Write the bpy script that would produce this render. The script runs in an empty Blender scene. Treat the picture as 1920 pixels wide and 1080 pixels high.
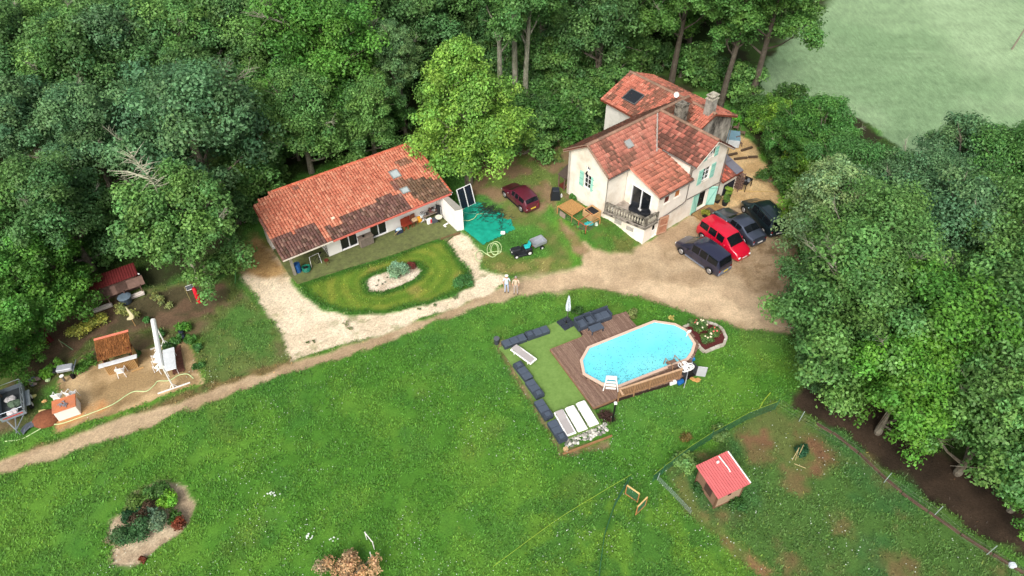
import bpy, math, random
import numpy as np
from mathutils import Vector, Matrix
R = math.radians
SC = bpy.context.scene
COL = SC.collection
random.seed(7)

# ------------------------------------------------------------------ camera
CAM_H, PITCH, FPX = 35.8, R(44.0), 1281.0
cam_d = bpy.data.cameras.new('camera')
cam_d.sensor_width = 36.0
cam_d.lens = FPX / 1920.0 * 36.0
cam_d.clip_start = 0.5
cam_d.clip_end = 3000.0
cam = bpy.data.objects.new('camera', cam_d)
cam.location = (0, 0, CAM_H)
cam.rotation_euler = (R(90) - PITCH, 0, 0)
COL.objects.link(cam)
SC.camera = cam
# ------------------------------------------------------------------ sky and sun (bright overcast)
SUN_EL, SUN_AZ = R(44), R(196)          # azimuth measured from +y towards +x
world = bpy.data.worlds.new('World'); SC.world = world; world.use_nodes = True
wn = world.node_tree; wn.nodes.clear()
w_out = wn.nodes.new('ShaderNodeOutputWorld'); w_bg = wn.nodes.new('ShaderNodeBackground')
w_sky = wn.nodes.new('ShaderNodeTexSky'); w_sky.sky_type = 'NISHITA'; w_sky.sun_disc = False
w_sky.sun_elevation = SUN_EL; w_sky.sun_rotation = SUN_AZ
w_sky.air_density = 1.0; w_sky.dust_density = 6.0; w_sky.ozone_density = 1.0
w_hs = wn.nodes.new('ShaderNodeHueSaturation'); w_hs.inputs['Saturation'].default_value = 0.35
wn.links.new(w_sky.outputs[0], w_hs.inputs['Color'])
wn.links.new(w_hs.outputs[0], w_bg.inputs['Color']); w_bg.inputs['Strength'].default_value = 0.15
wn.links.new(w_bg.outputs[0], w_out.inputs['Surface'])
sun_d = bpy.data.lights.new('sun', 'SUN'); sun_d.energy = 1.35; sun_d.angle = R(22); sun_d.color = (1.0, 0.96, 0.9)
sun = bpy.data.objects.new('sun', sun_d); COL.objects.link(sun)
sdir = Vector((math.sin(SUN_AZ) * math.cos(SUN_EL), math.cos(SUN_AZ) * math.cos(SUN_EL), math.sin(SUN_EL)))
sun.rotation_euler = sdir.to_track_quat('Z', 'Y').to_euler()
sun.location = (0, 40, 60)
SC.view_settings.view_transform = 'Standard'; SC.view_settings.look = 'None'
SC.view_settings.gamma = 1.0; SC.view_settings.use_curve_mapping = False
SC.view_settings.exposure = 0.42
SC.cycles.max_bounces = 8; SC.cycles.diffuse_bounces = 4; SC.cycles.transparent_max_bounces = 8

# ------------------------------------------------------------------ helpers
def lin(c):
    return tuple(((v / 255.0) / 12.92 if v / 255.0 <= 0.04045 else ((v / 255.0 + 0.055) / 1.055) ** 2.4) for v in c)

MATS = {}
def mat(name, col, rough=0.8, var=0.12, scale=4.0, bump=0.0, metal=0.0, col2=None, c2=0.5, attr=None, spec=0.3, coat=0.0, bscale=None, stretch=None, sharp=0.15, trans=0.0):
    """procedural material: base colour broken by noise; optional second colour in patches; optional colour attribute."""
    if name in MATS: return MATS[name]
    m = bpy.data.materials.new(name); m.use_nodes = True; nt = m.node_tree; N = nt.nodes; L = nt.links
    b = N['Principled BSDF']; b.inputs['Roughness'].default_value = rough; b.inputs['Metallic'].default_value = metal
    b.inputs['Specular IOR Level'].default_value = spec; b.inputs['Coat Weight'].default_value = coat
    b.inputs['Coat Roughness'].default_value = 0.05
    tc = N.new('ShaderNodeTexCoord'); src = tc.outputs['Object']
    if stretch:
        mp = N.new('ShaderNodeMapping'); mp.inputs['Scale'].default_value = stretch
        L.new(src, mp.inputs['Vector']); src = mp.outputs[0]
    nz = N.new('ShaderNodeTexNoise'); nz.inputs['Scale'].default_value = scale; nz.inputs['Detail'].default_value = 5
    nz.inputs['Roughness'].default_value = 0.65; L.new(src, nz.inputs['Vector'])
    if attr:
        at_ = N.new('ShaderNodeAttribute'); at_.attribute_name = attr; base = at_.outputs['Color']
    else:
        rgb = N.new('ShaderNodeRGB'); rgb.outputs[0].default_value = (*lin(col), 1); base = rgb.outputs[0]
    if col2:
        n2 = N.new('ShaderNodeTexNoise'); n2.inputs['Scale'].default_value = scale * 0.45; n2.inputs['Detail'].default_value = 6
        n2.inputs['Roughness'].default_value = 0.7; L.new(src, n2.inputs['Vector'])
        mr = N.new('ShaderNodeMapRange'); mr.inputs['From Min'].default_value = c2 - sharp; mr.inputs['From Max'].default_value = c2 + sharp
        L.new(n2.outputs['Fac'], mr.inputs['Value'])
        mx = N.new('ShaderNodeMix'); mx.data_type = 'RGBA'; L.new(mr.outputs[0], mx.inputs['Factor'])
        L.new(base, mx.inputs['A']); mx.inputs['B'].default_value = (*lin(col2), 1); base = mx.outputs['Result']
    hs = N.new('ShaderNodeHueSaturation')
    mr2 = N.new('ShaderNodeMapRange'); mr2.inputs['From Min'].default_value = 0.3; mr2.inputs['From Max'].default_value = 0.7
    mr2.inputs['To Min'].default_value = 1 - var; mr2.inputs['To Max'].default_value = 1 + var
    L.new(nz.outputs['Fac'], mr2.inputs['Value']); L.new(mr2.outputs[0], hs.inputs['Value'])
    L.new(base, hs.inputs['Color']); L.new(hs.outputs[0], b.inputs['Base Color'])
    if bump:
        bn = N.new('ShaderNodeTexNoise'); bn.inputs['Scale'].default_value = bscale or scale * 4; bn.inputs['Detail'].default_value = 4
        L.new(src, bn.inputs['Vector'])
        bp = N.new('ShaderNodeBump'); bp.inputs['Strength'].default_value = 0.8; bp.inputs['Distance'].default_value = bump
        L.new(bn.outputs['Fac'], bp.inputs['Height']); L.new(bp.outputs[0], b.inputs['Normal'])
    if trans:
        b.inputs['Transmission Weight'].default_value = trans
    MATS[name] = m
    return m

class MB:
    """collects shapes and links them as ONE mesh object"""
    def __init__(s): s.v = []; s.f = []; s.c = []; s.cc = None
    def add(s, vs, fs, col=None):
        o = len(s.v); s.v.extend([tuple(p) for p in vs]); s.f.extend([tuple(i + o for i in f) for f in fs])
        if col is not None or s.cc is not None:
            s.c.extend([(col or s.cc)] * len(vs))
        return s
    def box(s, c, d, rz=0.0, rx=0.0, ry=0.0, col=None, taper=1.0, M=None):
        hx, hy, hz = d[0] / 2, d[1] / 2, d[2] / 2
        mt = M or (Matrix.Translation(c) @ Matrix.Rotation(rz, 4, 'Z') @ Matrix.Rotation(ry, 4, 'Y') @ Matrix.Rotation(rx, 4, 'X'))
        vs = []
        for z in (-1, 1):
            t = taper if z > 0 else 1.0
            for x, y in ((-1, -1), (1, -1), (1, 1), (-1, 1)): vs.append(mt @ Vector((x * hx * t, y * hy * t, z * hz)))
        return s.add(vs, [(3, 2, 1, 0), (4, 5, 6, 7), (0, 1, 5, 4), (1, 2, 6, 5), (2, 3, 7, 6), (3, 0, 4, 7)], col)
    def rbox(s, c, d, r=0.05, rz=0.0, rx=0.0, ry=0.0, col=None):
        """box with a chamfered top rim and corners"""
        hx, hy, hz = d[0] / 2, d[1] / 2, d[2] / 2; r = min(r, hx * .9, hy * .9, hz * .9)
        mt = Matrix.Translation(c) @ Matrix.Rotation(rz, 4, 'Z') @ Matrix.Rotation(ry, 4, 'Y') @ Matrix.Rotation(rx, 4, 'X')
        def ring(x, y, z, k): return [(x - k, -y, z), (x, -y + k, z), (x, y - k, z), (x - k, y, z), (-x + k, y, z), (-x, y - k, z), (-x, -y + k, z), (-x + k, -y, z)]
        vs = ring(hx, hy, -hz, r) + ring(hx, hy, hz - r, r) + ring(hx - r * .6, hy - r * .6, hz, r * .8)
        fs = [tuple(range(7, -1, -1)), tuple(range(16, 24))]
        for k in (0, 8):
            for i in range(8): fs.append((k + i, k + (i + 1) % 8, k + 8 + (i + 1) % 8, k + 8 + i))
        return s.add([mt @ Vector(p) for p in vs], fs, col)
    def prism(s, poly, z0, z1, col=None):
        n = len(poly); a = sum(poly[i][0] * poly[(i + 1) % n][1] - poly[(i + 1) % n][0] * poly[i][1] for i in range(n))
        if a < 0: poly = poly[::-1]
        vs = [(p[0], p[1], z0) for p in poly] + [(p[0], p[1], z1) for p in poly]
        fs = [tuple(range(n - 1, -1, -1)), tuple(range(n, 2 * n))] + [(i, (i + 1) % n, n + (i + 1) % n, n + i) for i in range(n)]
        return s.add(vs, fs, col)
    def slab(s, pts, t, col=None):
        """plate: 3d polygon pts, thickened downwards by t"""
        n = len(pts); vs = list(pts) + [(p[0], p[1], p[2] - t) for p in pts]
        fs = [tuple(range(n)), tuple(range(2 * n - 1, n - 1, -1))] + [(n + i, n + (i + 1) % n, (i + 1) % n, i) for i in range(n)]
        return s.add(vs, fs, col)
    def tube(s, path, r, n=6, col=None, cap=True):
        path = [Vector(p) for p in path]; rs = r if isinstance(r, (list, tuple)) else [r] * len(path)
        vs = []; fs = []
        for i, p in enumerate(path):
            d = (path[min(i + 1, len(path) - 1)] - path[max(i - 1, 0)])
            if d.length < 1e-6: d = Vector((0, 0, 1))
            d.normalize(); a = d.cross(Vector((0, 0, 1)))
            if a.length < 0.05: a = d.cross(Vector((1, 0, 0)))
            a.normalize(); b = d.cross(a)
            for k in range(n):
                t = 2 * math.pi * k / n; vs.append(p + (a * math.cos(t) + b * math.sin(t)) * rs[i])
        for i in range(len(path) - 1):
            for k in range(n): fs.append((i * n + k, i * n + (k + 1) % n, (i + 1) * n + (k + 1) % n, (i + 1) * n + k))
        if cap: fs.append(tuple(range(n - 1, -1, -1))); fs.append(tuple((len(path) - 1) * n + k for k in range(n)))
        return s.add(vs, fs, col)
    def cyl(s, p0, p1, r0, r1=None, n=12, col=None): return s.tube([p0, p1], [r0, r0 if r1 is None else r1], n, col)
    def ball(s, c, r, n=8, m=5, col=None, jit=0.0, rnd=random):
        if not isinstance(r, (tuple, list)): r = (r, r, r)
        vs = [(c[0], c[1], c[2] - r[2])]; fs = []
        for j in range(1, m):
            ph = -math.pi / 2 + math.pi * j / m
            for i in range(n):
                t = 2 * math.pi * i / n; k = 1 + rnd.uniform(-jit, jit)
                vs.append((c[0] + r[0] * k * math.cos(ph) * math.cos(t), c[1] + r[1] * k * math.cos(ph) * math.sin(t), c[2] + r[2] * k * math.sin(ph)))
        vs.append((c[0], c[1], c[2] + r[2])); e = len(vs) - 1
        for i in range(n): fs.append((0, 1 + (i + 1) % n, 1 + i)); fs.append((e, 1 + (m - 2) * n + i, 1 + (m - 2) * n + (i + 1) % n))
        for j in range(m - 2):
            for i in range(n): a = 1 + j * n; fs.append((a + i, a + (i + 1) % n, a + n + (i + 1) % n, a + n + i))
        return s.add(vs, fs, col)
    def mesh(s, name, m):
        me = bpy.data.meshes.new(name); me.from_pydata(s.v, [], s.f)
        if s.c and len(s.c) == len(s.v):
            a = me.color_attributes.new('col', 'FLOAT_COLOR', 'POINT')
            a.data.foreach_set('color', np.array([(*c[:3], 1.0) for c in s.c], dtype=np.float32).ravel())
        me.materials.append(m); me.update(); return me
    def build(s, name, m, parent=None, smooth=False, label=None, kind=None, loc=None, rot=None):
        me = s.mesh(name, m)
        if smooth: me.polygons.foreach_set('use_smooth', [True] * len(me.polygons))
        o = bpy.data.objects.new(name, me); COL.objects.link(o)
        if parent: o.parent = parent
        if label: o['label'] = label
        if kind: o['kind'] = kind
        if loc is not None: o.location = loc
        if rot is not None: o.rotation_euler = rot
        return o

def tag(o, label=None, cat=None, group=None, kind=None):
    if label: o['label'] = label
    if cat: o['category'] = cat
    if group: o['group'] = group
    if kind: o['kind'] = kind
    return o
def thing(name, label, cat, loc=(0, 0, 0), rz=0.0, group=None):
    o = bpy.data.objects.new(name, None); COL.objects.link(o); o.location = loc; o.rotation_euler = (0, 0, rz)
    o.empty_display_size = 0.3
    return tag(o, label, cat, group)
def piece(name, me, parent, loc=(0, 0, 0), rot=(0, 0, 0), scale=None):
    o = bpy.data.objects.new(name, me); COL.objects.link(o); o.parent = parent; o.location = loc; o.rotation_euler = rot
    if scale: o.scale = scale
    return o
def copy_tree(o, parent=None):
    c = o.copy(); COL.objects.link(c)
    if parent: c.parent = parent
    for ch in KIDS(o): copy_tree(ch, c)
    return c
def KIDS(o): return [x for x in bpy.data.objects if x.parent == o]

# numpy value noise
_rs = np.random.RandomState(11); _LAT = _rs.rand(256, 256).astype(np.float32)
def vnoise(x, y, s=1.0, seed=0):
    x = np.asarray(x, dtype=np.float64) / s + seed * 17.31; y = np.asarray(y, dtype=np.float64) / s + seed * 9.77
    xi = np.floor(x).astype(int); yi = np.floor(y).astype(int); fx = x - xi; fy = y - yi
    fx = fx * fx * (3 - 2 * fx); fy = fy * fy * (3 - 2 * fy); g = lambda a, b: _LAT[a & 255, b & 255]
    return (g(xi, yi) * (1 - fx) + g(xi + 1, yi) * fx) * (1 - fy) + (g(xi, yi + 1) * (1 - fx) + g(xi + 1, yi + 1) * fx) * fy
def fbm(x, y, s=1.0, seed=0, o=4):
    t = 0; a = 0.5; n = 0
    for k in range(o): t = t + a * vnoise(x, y, s / 2 ** k, seed + k * 3); n += a; a *= 0.55
    return t / n
def sst(a, b, x):
    t = np.clip((x - a) / (b - a), 0, 1); return t * t * (3 - 2 * t)

# ------------------------------------------------------------------ lie of the land
HO = Vector((10.522, 42.225)); HU = Vector((0.7713, 0.6365)); HRZ = math.atan2(HU.y, HU.x)    # house corner and axis
LO = Vector((-14.448, 40.570)); LU = Vector((0.8169, 0.5768)); LRZ = math.atan2(LU.y, LU.x)   # long building corner and axis
def height(x, y):
    dx = x - HO.x; dy = y - HO.y
    a = dx * HU.x + dy * HU.y; b = -(dx * HU.y - dy * HU.x)
    h = 1.0 * sst(0.0, 3.4, b) * sst(-8.0, -2.0, a) * (1 - sst(5.5, 8.5, a)) * (1 - 0.6 * sst(12, 22, b))
    return h
def at(px, py, z=0.0, dz=0.0):
    """where the camera ray through photo point (px,py) meets the plane z (z=None: the ground)"""
    x = (px - 960) / FPX; y = -(py - 540) / FPX
    d = Vector((x, math.cos(PITCH) + y * math.sin(PITCH), -math.sin(PITCH) + y * math.cos(PITCH)))
    zz = z if z is not None else 0.0
    for k in range(1 if z is not None else 6):
        t = (zz - CAM_H) / d.z; p = Vector((0, 0, CAM_H)) + d * t
        if z is None: zz = float(height(p.x, p.y))
    p.z += dz
    return p
def hp(x, y, z=0.0):  # house coordinates -> world
    return Vector((HO.x + x * HU.x - y * HU.y, HO.y + x * HU.y + y * HU.x, z))
def lp(x, y, z=0.0):
    return Vector((LO.x + x * LU.x - y * LU.y, LO.y + x * LU.y + y * LU.x, z))
# ================================================================== TERRAIN
def px(*pts): return [tuple(at(a, b, 0.0)[:2]) for a, b in pts]
def sdist(X, Y, poly):
    P = np.array(poly); n = len(P); d = np.full(X.shape, 1e9); ins = np.zeros(X.shape, bool)
    for i in range(n):
        a = P[i]; b = P[(i + 1) % n]; e = b - a; wx = X - a[0]; wy = Y - a[1]
        t = np.clip((wx * e[0] + wy * e[1]) / max(e @ e, 1e-9), 0, 1)
        d = np.minimum(d, (wx - e[0] * t) ** 2 + (wy - e[1] * t) ** 2)
        if abs(e[1]) > 1e-9:
            c = ((a[1] > Y) != (b[1] > Y)) & (X < (b[0] - a[0]) * (Y - a[1]) / (b[1] - a[1]) + a[0])
            ins ^= c
    d = np.sqrt(d); return np.where(ins, d, -d)
ISLAND = px((688,527),(700,518),(740,506),(778,497),(789,508),(778,520),(752,535),(715,546),(693,543))
TURF_TERR = px((540,514),(558,533),(640,507),(740,477),(824,447),(855,434),(872,380),(700,420),(560,470),(520,490))
LANE = px((1470,735),(1560,705),(1650,760),(1760,840),(1920,930),(2300,1100),(2300,1350),(1920,1045),(1800,985),(1700,915),(1610,840),(1540,795),(1480,765))
# name, polygon, edge softness, edge noise amplitude, grassiness, gravel relief, colour A, colour B, noise scale
REG = [
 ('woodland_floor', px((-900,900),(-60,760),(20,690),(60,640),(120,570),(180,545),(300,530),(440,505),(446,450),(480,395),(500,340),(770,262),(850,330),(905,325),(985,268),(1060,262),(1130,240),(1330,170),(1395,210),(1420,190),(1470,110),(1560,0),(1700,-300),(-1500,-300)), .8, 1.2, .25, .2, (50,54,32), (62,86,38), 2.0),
 ('garden_clearing', px((870,372),(905,325),(985,262),(1060,255),(1100,330),(1140,400),(1050,400),(1000,420),(960,410),(930,375)), .8, 1.0, .35, .3, (128,106,80), (100,118,58), 1.3),
 ('field', px((1395,205),(1440,110),(1560,0),(1700,-300),(5000,-300),(5000,250),(2200,330),(1920,290),(1690,300),(1640,240),(1560,205),(1460,215)), .6, .5, .0, 0, (132,158,118), (120,148,108), 12),
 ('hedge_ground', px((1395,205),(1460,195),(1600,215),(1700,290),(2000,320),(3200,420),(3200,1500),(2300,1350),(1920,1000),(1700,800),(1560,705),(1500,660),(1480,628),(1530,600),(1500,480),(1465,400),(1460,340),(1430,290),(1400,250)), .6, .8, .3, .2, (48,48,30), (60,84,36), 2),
 ('lane', LANE, .7, .8, .05, .35, (64,52,41), (50,41,32), 2),
 ('paddock', px((1452,768),(1395,805),(1300,850),(1240,895),(1290,965),(1430,1075),(1560,1250),(2250,1250),(1890,1048),(1780,965),(1690,895),(1610,840),(1545,795)), .8, .9, .75, .2, (72,104,48), (112,92,64), 1.7),
 ('vegetable_garden', px((20,655),(90,600),(180,560),(300,535),(440,512),(470,560),(530,640),(540,672),(470,700),(390,722),(372,640),(330,640),(190,680),(110,700),(80,740),(60,790),(-100,860),(-200,760)), .8, .9, .3, .3, (106,92,68), (88,102,52), 1.8),
 ('garden_grass', px((400,600),(455,560),(500,600),(540,672),(470,705),(395,727),(375,690),(385,640)), 1.0, .9, .9, 0, (76,112,50), (92,108,56), 2),
 ('lawn_verge', px((-200,1000),(40,850),(240,775),(380,722),(470,700),(545,672),(548,684),(380,748),(200,800),(0,868),(-200,950)), .4, .4, .8, 0, (78,98,48), (112,98,62), 1),
 ('garden_soil', px((28,650),(95,600),(180,565),(300,545),(420,528),(400,590),(300,610),(200,632),(150,655),(112,690),(100,720),(62,745),(50,700)), .6, .8, .12, .4, (104,84,66), (80,74,52), 1.3),
 ('dirt_track', px((-300,985),(-100,915),(0,862),(100,832),(200,795),(300,763),(400,733),(470,707),(560,677),(620,657),(700,633),(780,603),(850,577),(905,552),(950,537),(1000,522),(1060,512),(1090,497),(1090,462),(1120,472),(1180,470),(1204,458),(1225,445),(1340,375),(1385,300),(1420,330),(1445,370),(1470,430),(1505,480),(1530,570),(1520,610),(1480,630),(1420,618),(1350,605),(1280,585),(1200,560),(1130,541),(1060,540),(1000,549),(930,568),(860,590),(800,610),(700,650),(600,682),(500,715),(400,752),(300,790),(200,824),(100,862),(0,888),(-300,1020)), .35, .35, .0, .5, (180,158,128), (164,141,112), 2.6),
 ('dry_grass', px((905,480),(940,470),(1000,500),(1060,470),(1062,505),(1000,520),(950,515),(905,500)), .8, 1.0, .4, .2, (128,122,72), (96,112,52), .9),
 ('worn_grass', px((930,380),(1000,410),(1050,440),(1075,490),(1040,500),(1010,440),(960,425)), 1.2, 1.0, .5, .2, (104,106,60), (84,104,48), .9),
 ('balcony_grass', px((1062,445),(1100,425),(1140,412),(1200,455),(1180,470),(1120,470),(1085,455)), .6, .6, .9, 0, (72,108,42), (96,104,52), 1.2),
 ('rough_lawn', px((1000,960),(1110,925),(1175,905),(1235,915),(1295,965),(1350,1015),(1440,1085),(1440,1250),(950,1250)), 1.5, 1.2, 1.0, 0, (86,124,42), (66,108,40), 1.0),
 ('bare_corner', px((1450,768),(1500,785),(1560,828),(1600,870),(1500,885),(1440,845),(1395,812)), 1.2, 1.0, .25, .2, (116,88,64), (92,104,56), 1.6),
 ('coop_path', px((1255,900),(1290,885),(1310,950),(1365,1000),(1445,1072),(1425,1085),(1350,1020),(1285,962)), .6, .5, .2, .2, (128,100,70), (96,106,56), 1.0),
 ('garden_path', px((1062,440),(1085,455),(1100,475),(1085,490),(1060,460),(1030,400),(1010,360),(1025,355),(1045,400)), .35, .4, .05, .4, (136,114,86), (118,108,68), 1),
 ('courtyard', px((1300,400),(1340,375),(1352,330),(1365,262),(1385,250),(1405,262),(1420,280),(1440,320),(1462,365),(1475,400),(1440,400),(1390,385),(1345,392),(1310,415)), .4, .3, .0, .8, (205,176,130), (190,158,112), 1.5),
 ('gravel_drive', px((444,470),(475,452),(512,468),(540,512),(560,545),(600,578),(660,592),(720,590),(790,575),(850,556),(882,536),(884,512),(862,488),(838,456),(826,447),(866,432),(884,452),(905,480),(900,505),(945,520),(950,532),(905,551),(850,575),(780,601),(700,631),(620,655),(547,675),(530,640),(505,595),(480,555),(455,520)), .3, .35, .0, 1.0, (222,205,178), (210,192,164), 2.2),
 ('litter_gravel', px((444,462),(480,440),(510,462),(540,512),(500,520),(455,505)), 1.2, .8, .0, .8, (170,138,92), (140,110,70), .8),
 ('mown_lawn', px((556,533),(640,507),(740,477),(800,452),(835,446),(850,468),(864,490),(886,515),(887,538),(850,554),(800,572),(720,590),(650,590),(600,575),(572,552)), .25, .15, .7, .0, (102,126,44), (118,130,50), 1.5),
 ('island_gravel', ISLAND, .12, .12, .0, 1.0, (222,208,186), (190,172,150), .6),
 ('flower_bed', px((252,925),(300,903),(345,914),(364,945),(352,985),(305,1025),(255,1060),(210,1063),(203,1040),(222,1020),(200,1000),(205,975),(235,962),(243,940)), .25, .2, .0, .9, (196,178,150), (170,150,124), .8),
 ('sand_slab', px((108,712),(150,695),(187,680),(262,658),(345,640),(360,655),(368,690),(380,718),(335,733),(240,768),(150,797),(104,812),(98,770),(107,740)), .12, .15, .02, .25, (186,160,122), (152,128,92), 1.4),
 ('orange_sand', px((104,812),(98,780),(130,768),(190,752),(200,768),(150,790)), .5, .4, .0, .2, (184,132,84), (176,140,98), .8),
 ('tilled_edge', px((926,640),(945,640),(985,720),(1055,845),(1140,825),(1140,838),(1048,858),(1040,835),(965,715)), .25, .2, .1, .4, (130,116,84), (92,104,52), .6),
 ('mulch_patch', px((1118,768),(1142,766),(1152,785),(1140,798),(1122,790)), .2, .2, .0, .8, (58,40,34), (44,32,28), .4),
 ('pale_path', px((1090,500),(1180,520),(1300,530),(1400,548),(1465,575),(1470,615),(1380,600),(1240,560),(1130,532),(1000,540),(950,545),(955,530)), 1.2, .9, .0, .4, (202,178,146), (184,160,130), 2.5),
]
SELF = {'garden_grass_','woodland_floor','field','hedge_ground','lane','paddock','vegetable_garden','dirt_track','courtyard','gravel_drive','mown_lawn','island_gravel','flower_bed','sand_slab'}
NAMES = ['lawn'] + [r[0] for r in REG]
def classify(X, Y):
    n1 = fbm(X, Y, 9.0, 1); n2 = fbm(X, Y, 1.6, 2); n3 = fbm(X, Y, .45, 3, 3); n0 = fbm(X, Y, 26., 8, 3)
    A = np.array(lin((70,116,38))); B = np.array(lin((86,128,44))); D = np.array(lin((54,102,42))); Bl = np.array(lin((72,118,58)))
    t = sst(.38, .62, n1 * .5 + n2 * .5)[..., None]; C = A * (1 - t) + B * t
    t = (sst(.52, .68, fbm(X, Y, 2.6, 30)) * .4)[..., None]; C = C * (1 - t) + D * t
    t = (sst(.52, .66, n0) * .6)[..., None]; C = C * (1 - t) + Bl * t
    t = (sst(.6, .74, fbm(X, Y, 3.2, 41)) * .35)[..., None]; C = C * (1 - t) + np.array(lin((96,116,50))) * t
    G = np.ones(X.shape); K = np.zeros(X.shape); ID = np.zeros(X.shape, int)
    for i, (nm, poly, soft, amp, gr, gv, ca, cb, ns) in enumerate(REG):
        P = np.array(poly); m = 3 + soft + amp
        sel = (X > P[:, 0].min() - m) & (X < P[:, 0].max() + m) & (Y > P[:, 1].min() - m) & (Y < P[:, 1].max() + m)
        if not sel.any(): continue
        x = X[sel]; y = Y[sel]; sd = sdist(x, y, poly)
        nn = (fbm(x, y, .9 * (1 + amp), 50 + i, 5) - .5) * 2.4 * amp
        w = sst(-soft / 2, soft / 2, sd + nn)
        q = sst(.4, .6, fbm(x, y, ns, 70 + i, 5))[..., None]
        if nm == 'paddock': q = sst(.5, .72, fbm(x, y, ns, 70 + i, 6))[..., None] * .7 + .1 * q
        cc = np.array(lin(ca)) * (1 - q) + np.array(lin(cb)) * q
        gg = np.full(x.shape, gr)
        if nm == 'paddock':
            gg = .95 - .9 * q[..., 0]
            v = (sst(.5, .66, fbm(x, y, 3.4, 91)) * .8)[..., None]; cc = cc * (1 - v) + np.array(lin((58,98,50))) * v; gg = np.maximum(gg, v[..., 0] * .95)
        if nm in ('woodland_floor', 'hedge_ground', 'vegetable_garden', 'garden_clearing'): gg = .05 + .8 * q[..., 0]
        if nm == 'mown_lawn':
            di = -sdist(x, y, ISLAND); ph = di / 1.05 + .25 * fbm(x, y, 2, 5)
            st = (.5 + .5 * np.sin(ph * 2 * math.pi)); st = sst(.2, .8, st)
            edge = 1 - sst(.2, .9, sd) * sst(.3, .9, di)
            cc = cc * (1 - .6 * st[..., None]) + np.array(lin((76,112,34))) * (.6 * st[..., None])
            cc = cc * (1 - edge[..., None]) + np.array(lin((54,94,30))) * edge[..., None]
            br = (sst(.58, .72, fbm(x, y, 2.2, 77)) * .55)[..., None] * (1 - edge[..., None]); cc = cc * (1 - br) + np.array(lin((150,132,76))) * br
            gg = .35 + .65 * edge
        if nm == 'gravel_drive':
            br = (sst(.66, .74, fbm(x, y, .9, 78)) * .6)[..., None] * (1 - sst(.2, 2.0, sd))[..., None]; cc = cc * (1 - br) + np.array(lin((120,128,80))) * br
        if nm == 'field':
            fs_ = fbm(x * .5 + y * .12, y * 3.0, 3.0, 66, 5)[..., None]; cc = cc * (.86 + .28 * fs_) ; gt = (sst(.45,.7,fbm(x, y, 14, 67))*.3)[...,None]; cc = cc*(1-gt)+np.array(lin((168,190,150)))*gt
        if nm == 'sand_slab':
            br = (sst(.56, .7, fbm(x, y, 1.3, 79)) * .6)[..., None]; cc = cc * (1 - br) + np.array(lin((120,98,68))) * br
        if nm == 'dirt_track':
            br = (sst(.56, .72, fbm(x, y, 2.4, 83)) * .45)[..., None]; cc = cc * (1 - br) + np.array(lin((146,124,94))) * br
            lt = sst(14, 22, x)[..., None] * (sst(.5, .62, fbm(x, y, .5, 84)) * .6)[..., None]; cc = cc * (1 - lt) + np.array(lin((112,88,58))) * lt
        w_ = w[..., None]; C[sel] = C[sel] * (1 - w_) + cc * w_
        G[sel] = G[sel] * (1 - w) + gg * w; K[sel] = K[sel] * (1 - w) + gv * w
        if nm in SELF:
            idv = ID[sel]; idv[w > .5] = i + 1; ID[sel] = idv
    # fine grain
    g = 1 + (n3 - .5)[..., None] * .35; C = C * g
    return C, G, K, ID
def ground_mat():
    m = bpy.data.materials.new('ground_surface'); m.use_nodes = True; nt = m.node_tree; N = nt.nodes; L = nt.links
    b = N['Principled BSDF']; b.inputs['Roughness'].default_value = .95; b.inputs['Specular IOR Level'].default_value = .15
    a = N.new('ShaderNodeAttribute'); a.attribute_name = 'albedo'
    k = N.new('ShaderNodeAttribute'); k.attribute_name = 'relief'
    tc = N.new('ShaderNodeTexCoord')
    n1 = N.new('ShaderNodeTexNoise'); n1.inputs['Scale'].default_value = 9; n1.inputs['Detail'].default_value = 6; n1.inputs['Roughness'].default_value = .75
    vo = N.new('ShaderNodeTexVoronoi'); vo.inputs['Scale'].default_value = 11
    for q in (n1, vo): L.new(tc.outputs['Object'], q.inputs['Vector'])
    mr = N.new('ShaderNodeMapRange'); mr.inputs['From Min'].default_value = .25; mr.inputs['From Max'].default_value = .75
    mr.inputs['To Min'].default_value = .62; mr.inputs['To Max'].default_value = 1.38; L.new(n1.outputs['Fac'], mr.inputs['Value'])
    bw = N.new('ShaderNodeRGBToBW'); L.new(vo.outputs['Color'], bw.inputs[0])
    mv = N.new('ShaderNodeMapRange'); mv.inputs['To Min'].default_value = .74; mv.inputs['To Max'].default_value = 1.16; L.new(bw.outputs[0], mv.inputs['Value'])
    mx = N.new('ShaderNodeMix'); mx.data_type = 'FLOAT'; L.new(k.outputs['Fac'], mx.inputs['Factor'])
    mx.inputs['A'].default_value = 1.0; L.new(mv.outputs[0], mx.inputs['B'])
    mu = N.new('ShaderNodeMath'); mu.operation = 'MULTIPLY'; L.new(mr.outputs[0], mu.inputs[0]); L.new(mx.outputs['Result'], mu.inputs[1])
    hs = N.new('ShaderNodeHueSaturation'); L.new(a.outputs['Color'], hs.inputs['Color']); L.new(mu.outputs[0], hs.inputs['Value'])
    L.new(hs.outputs[0], b.inputs['Base Color'])
    bp = N.new('ShaderNodeBump'); bp.inputs['Distance'].default_value = .05; bp.inputs['Strength'].default_value = .7
    L.new(n1.outputs['Fac'], bp.inputs['Height']); L.new(bp.outputs[0], b.inputs['Normal'])
    return m
GM = ground_mat()
FM = GM.copy(); FM.name = 'crop_field'
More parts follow.
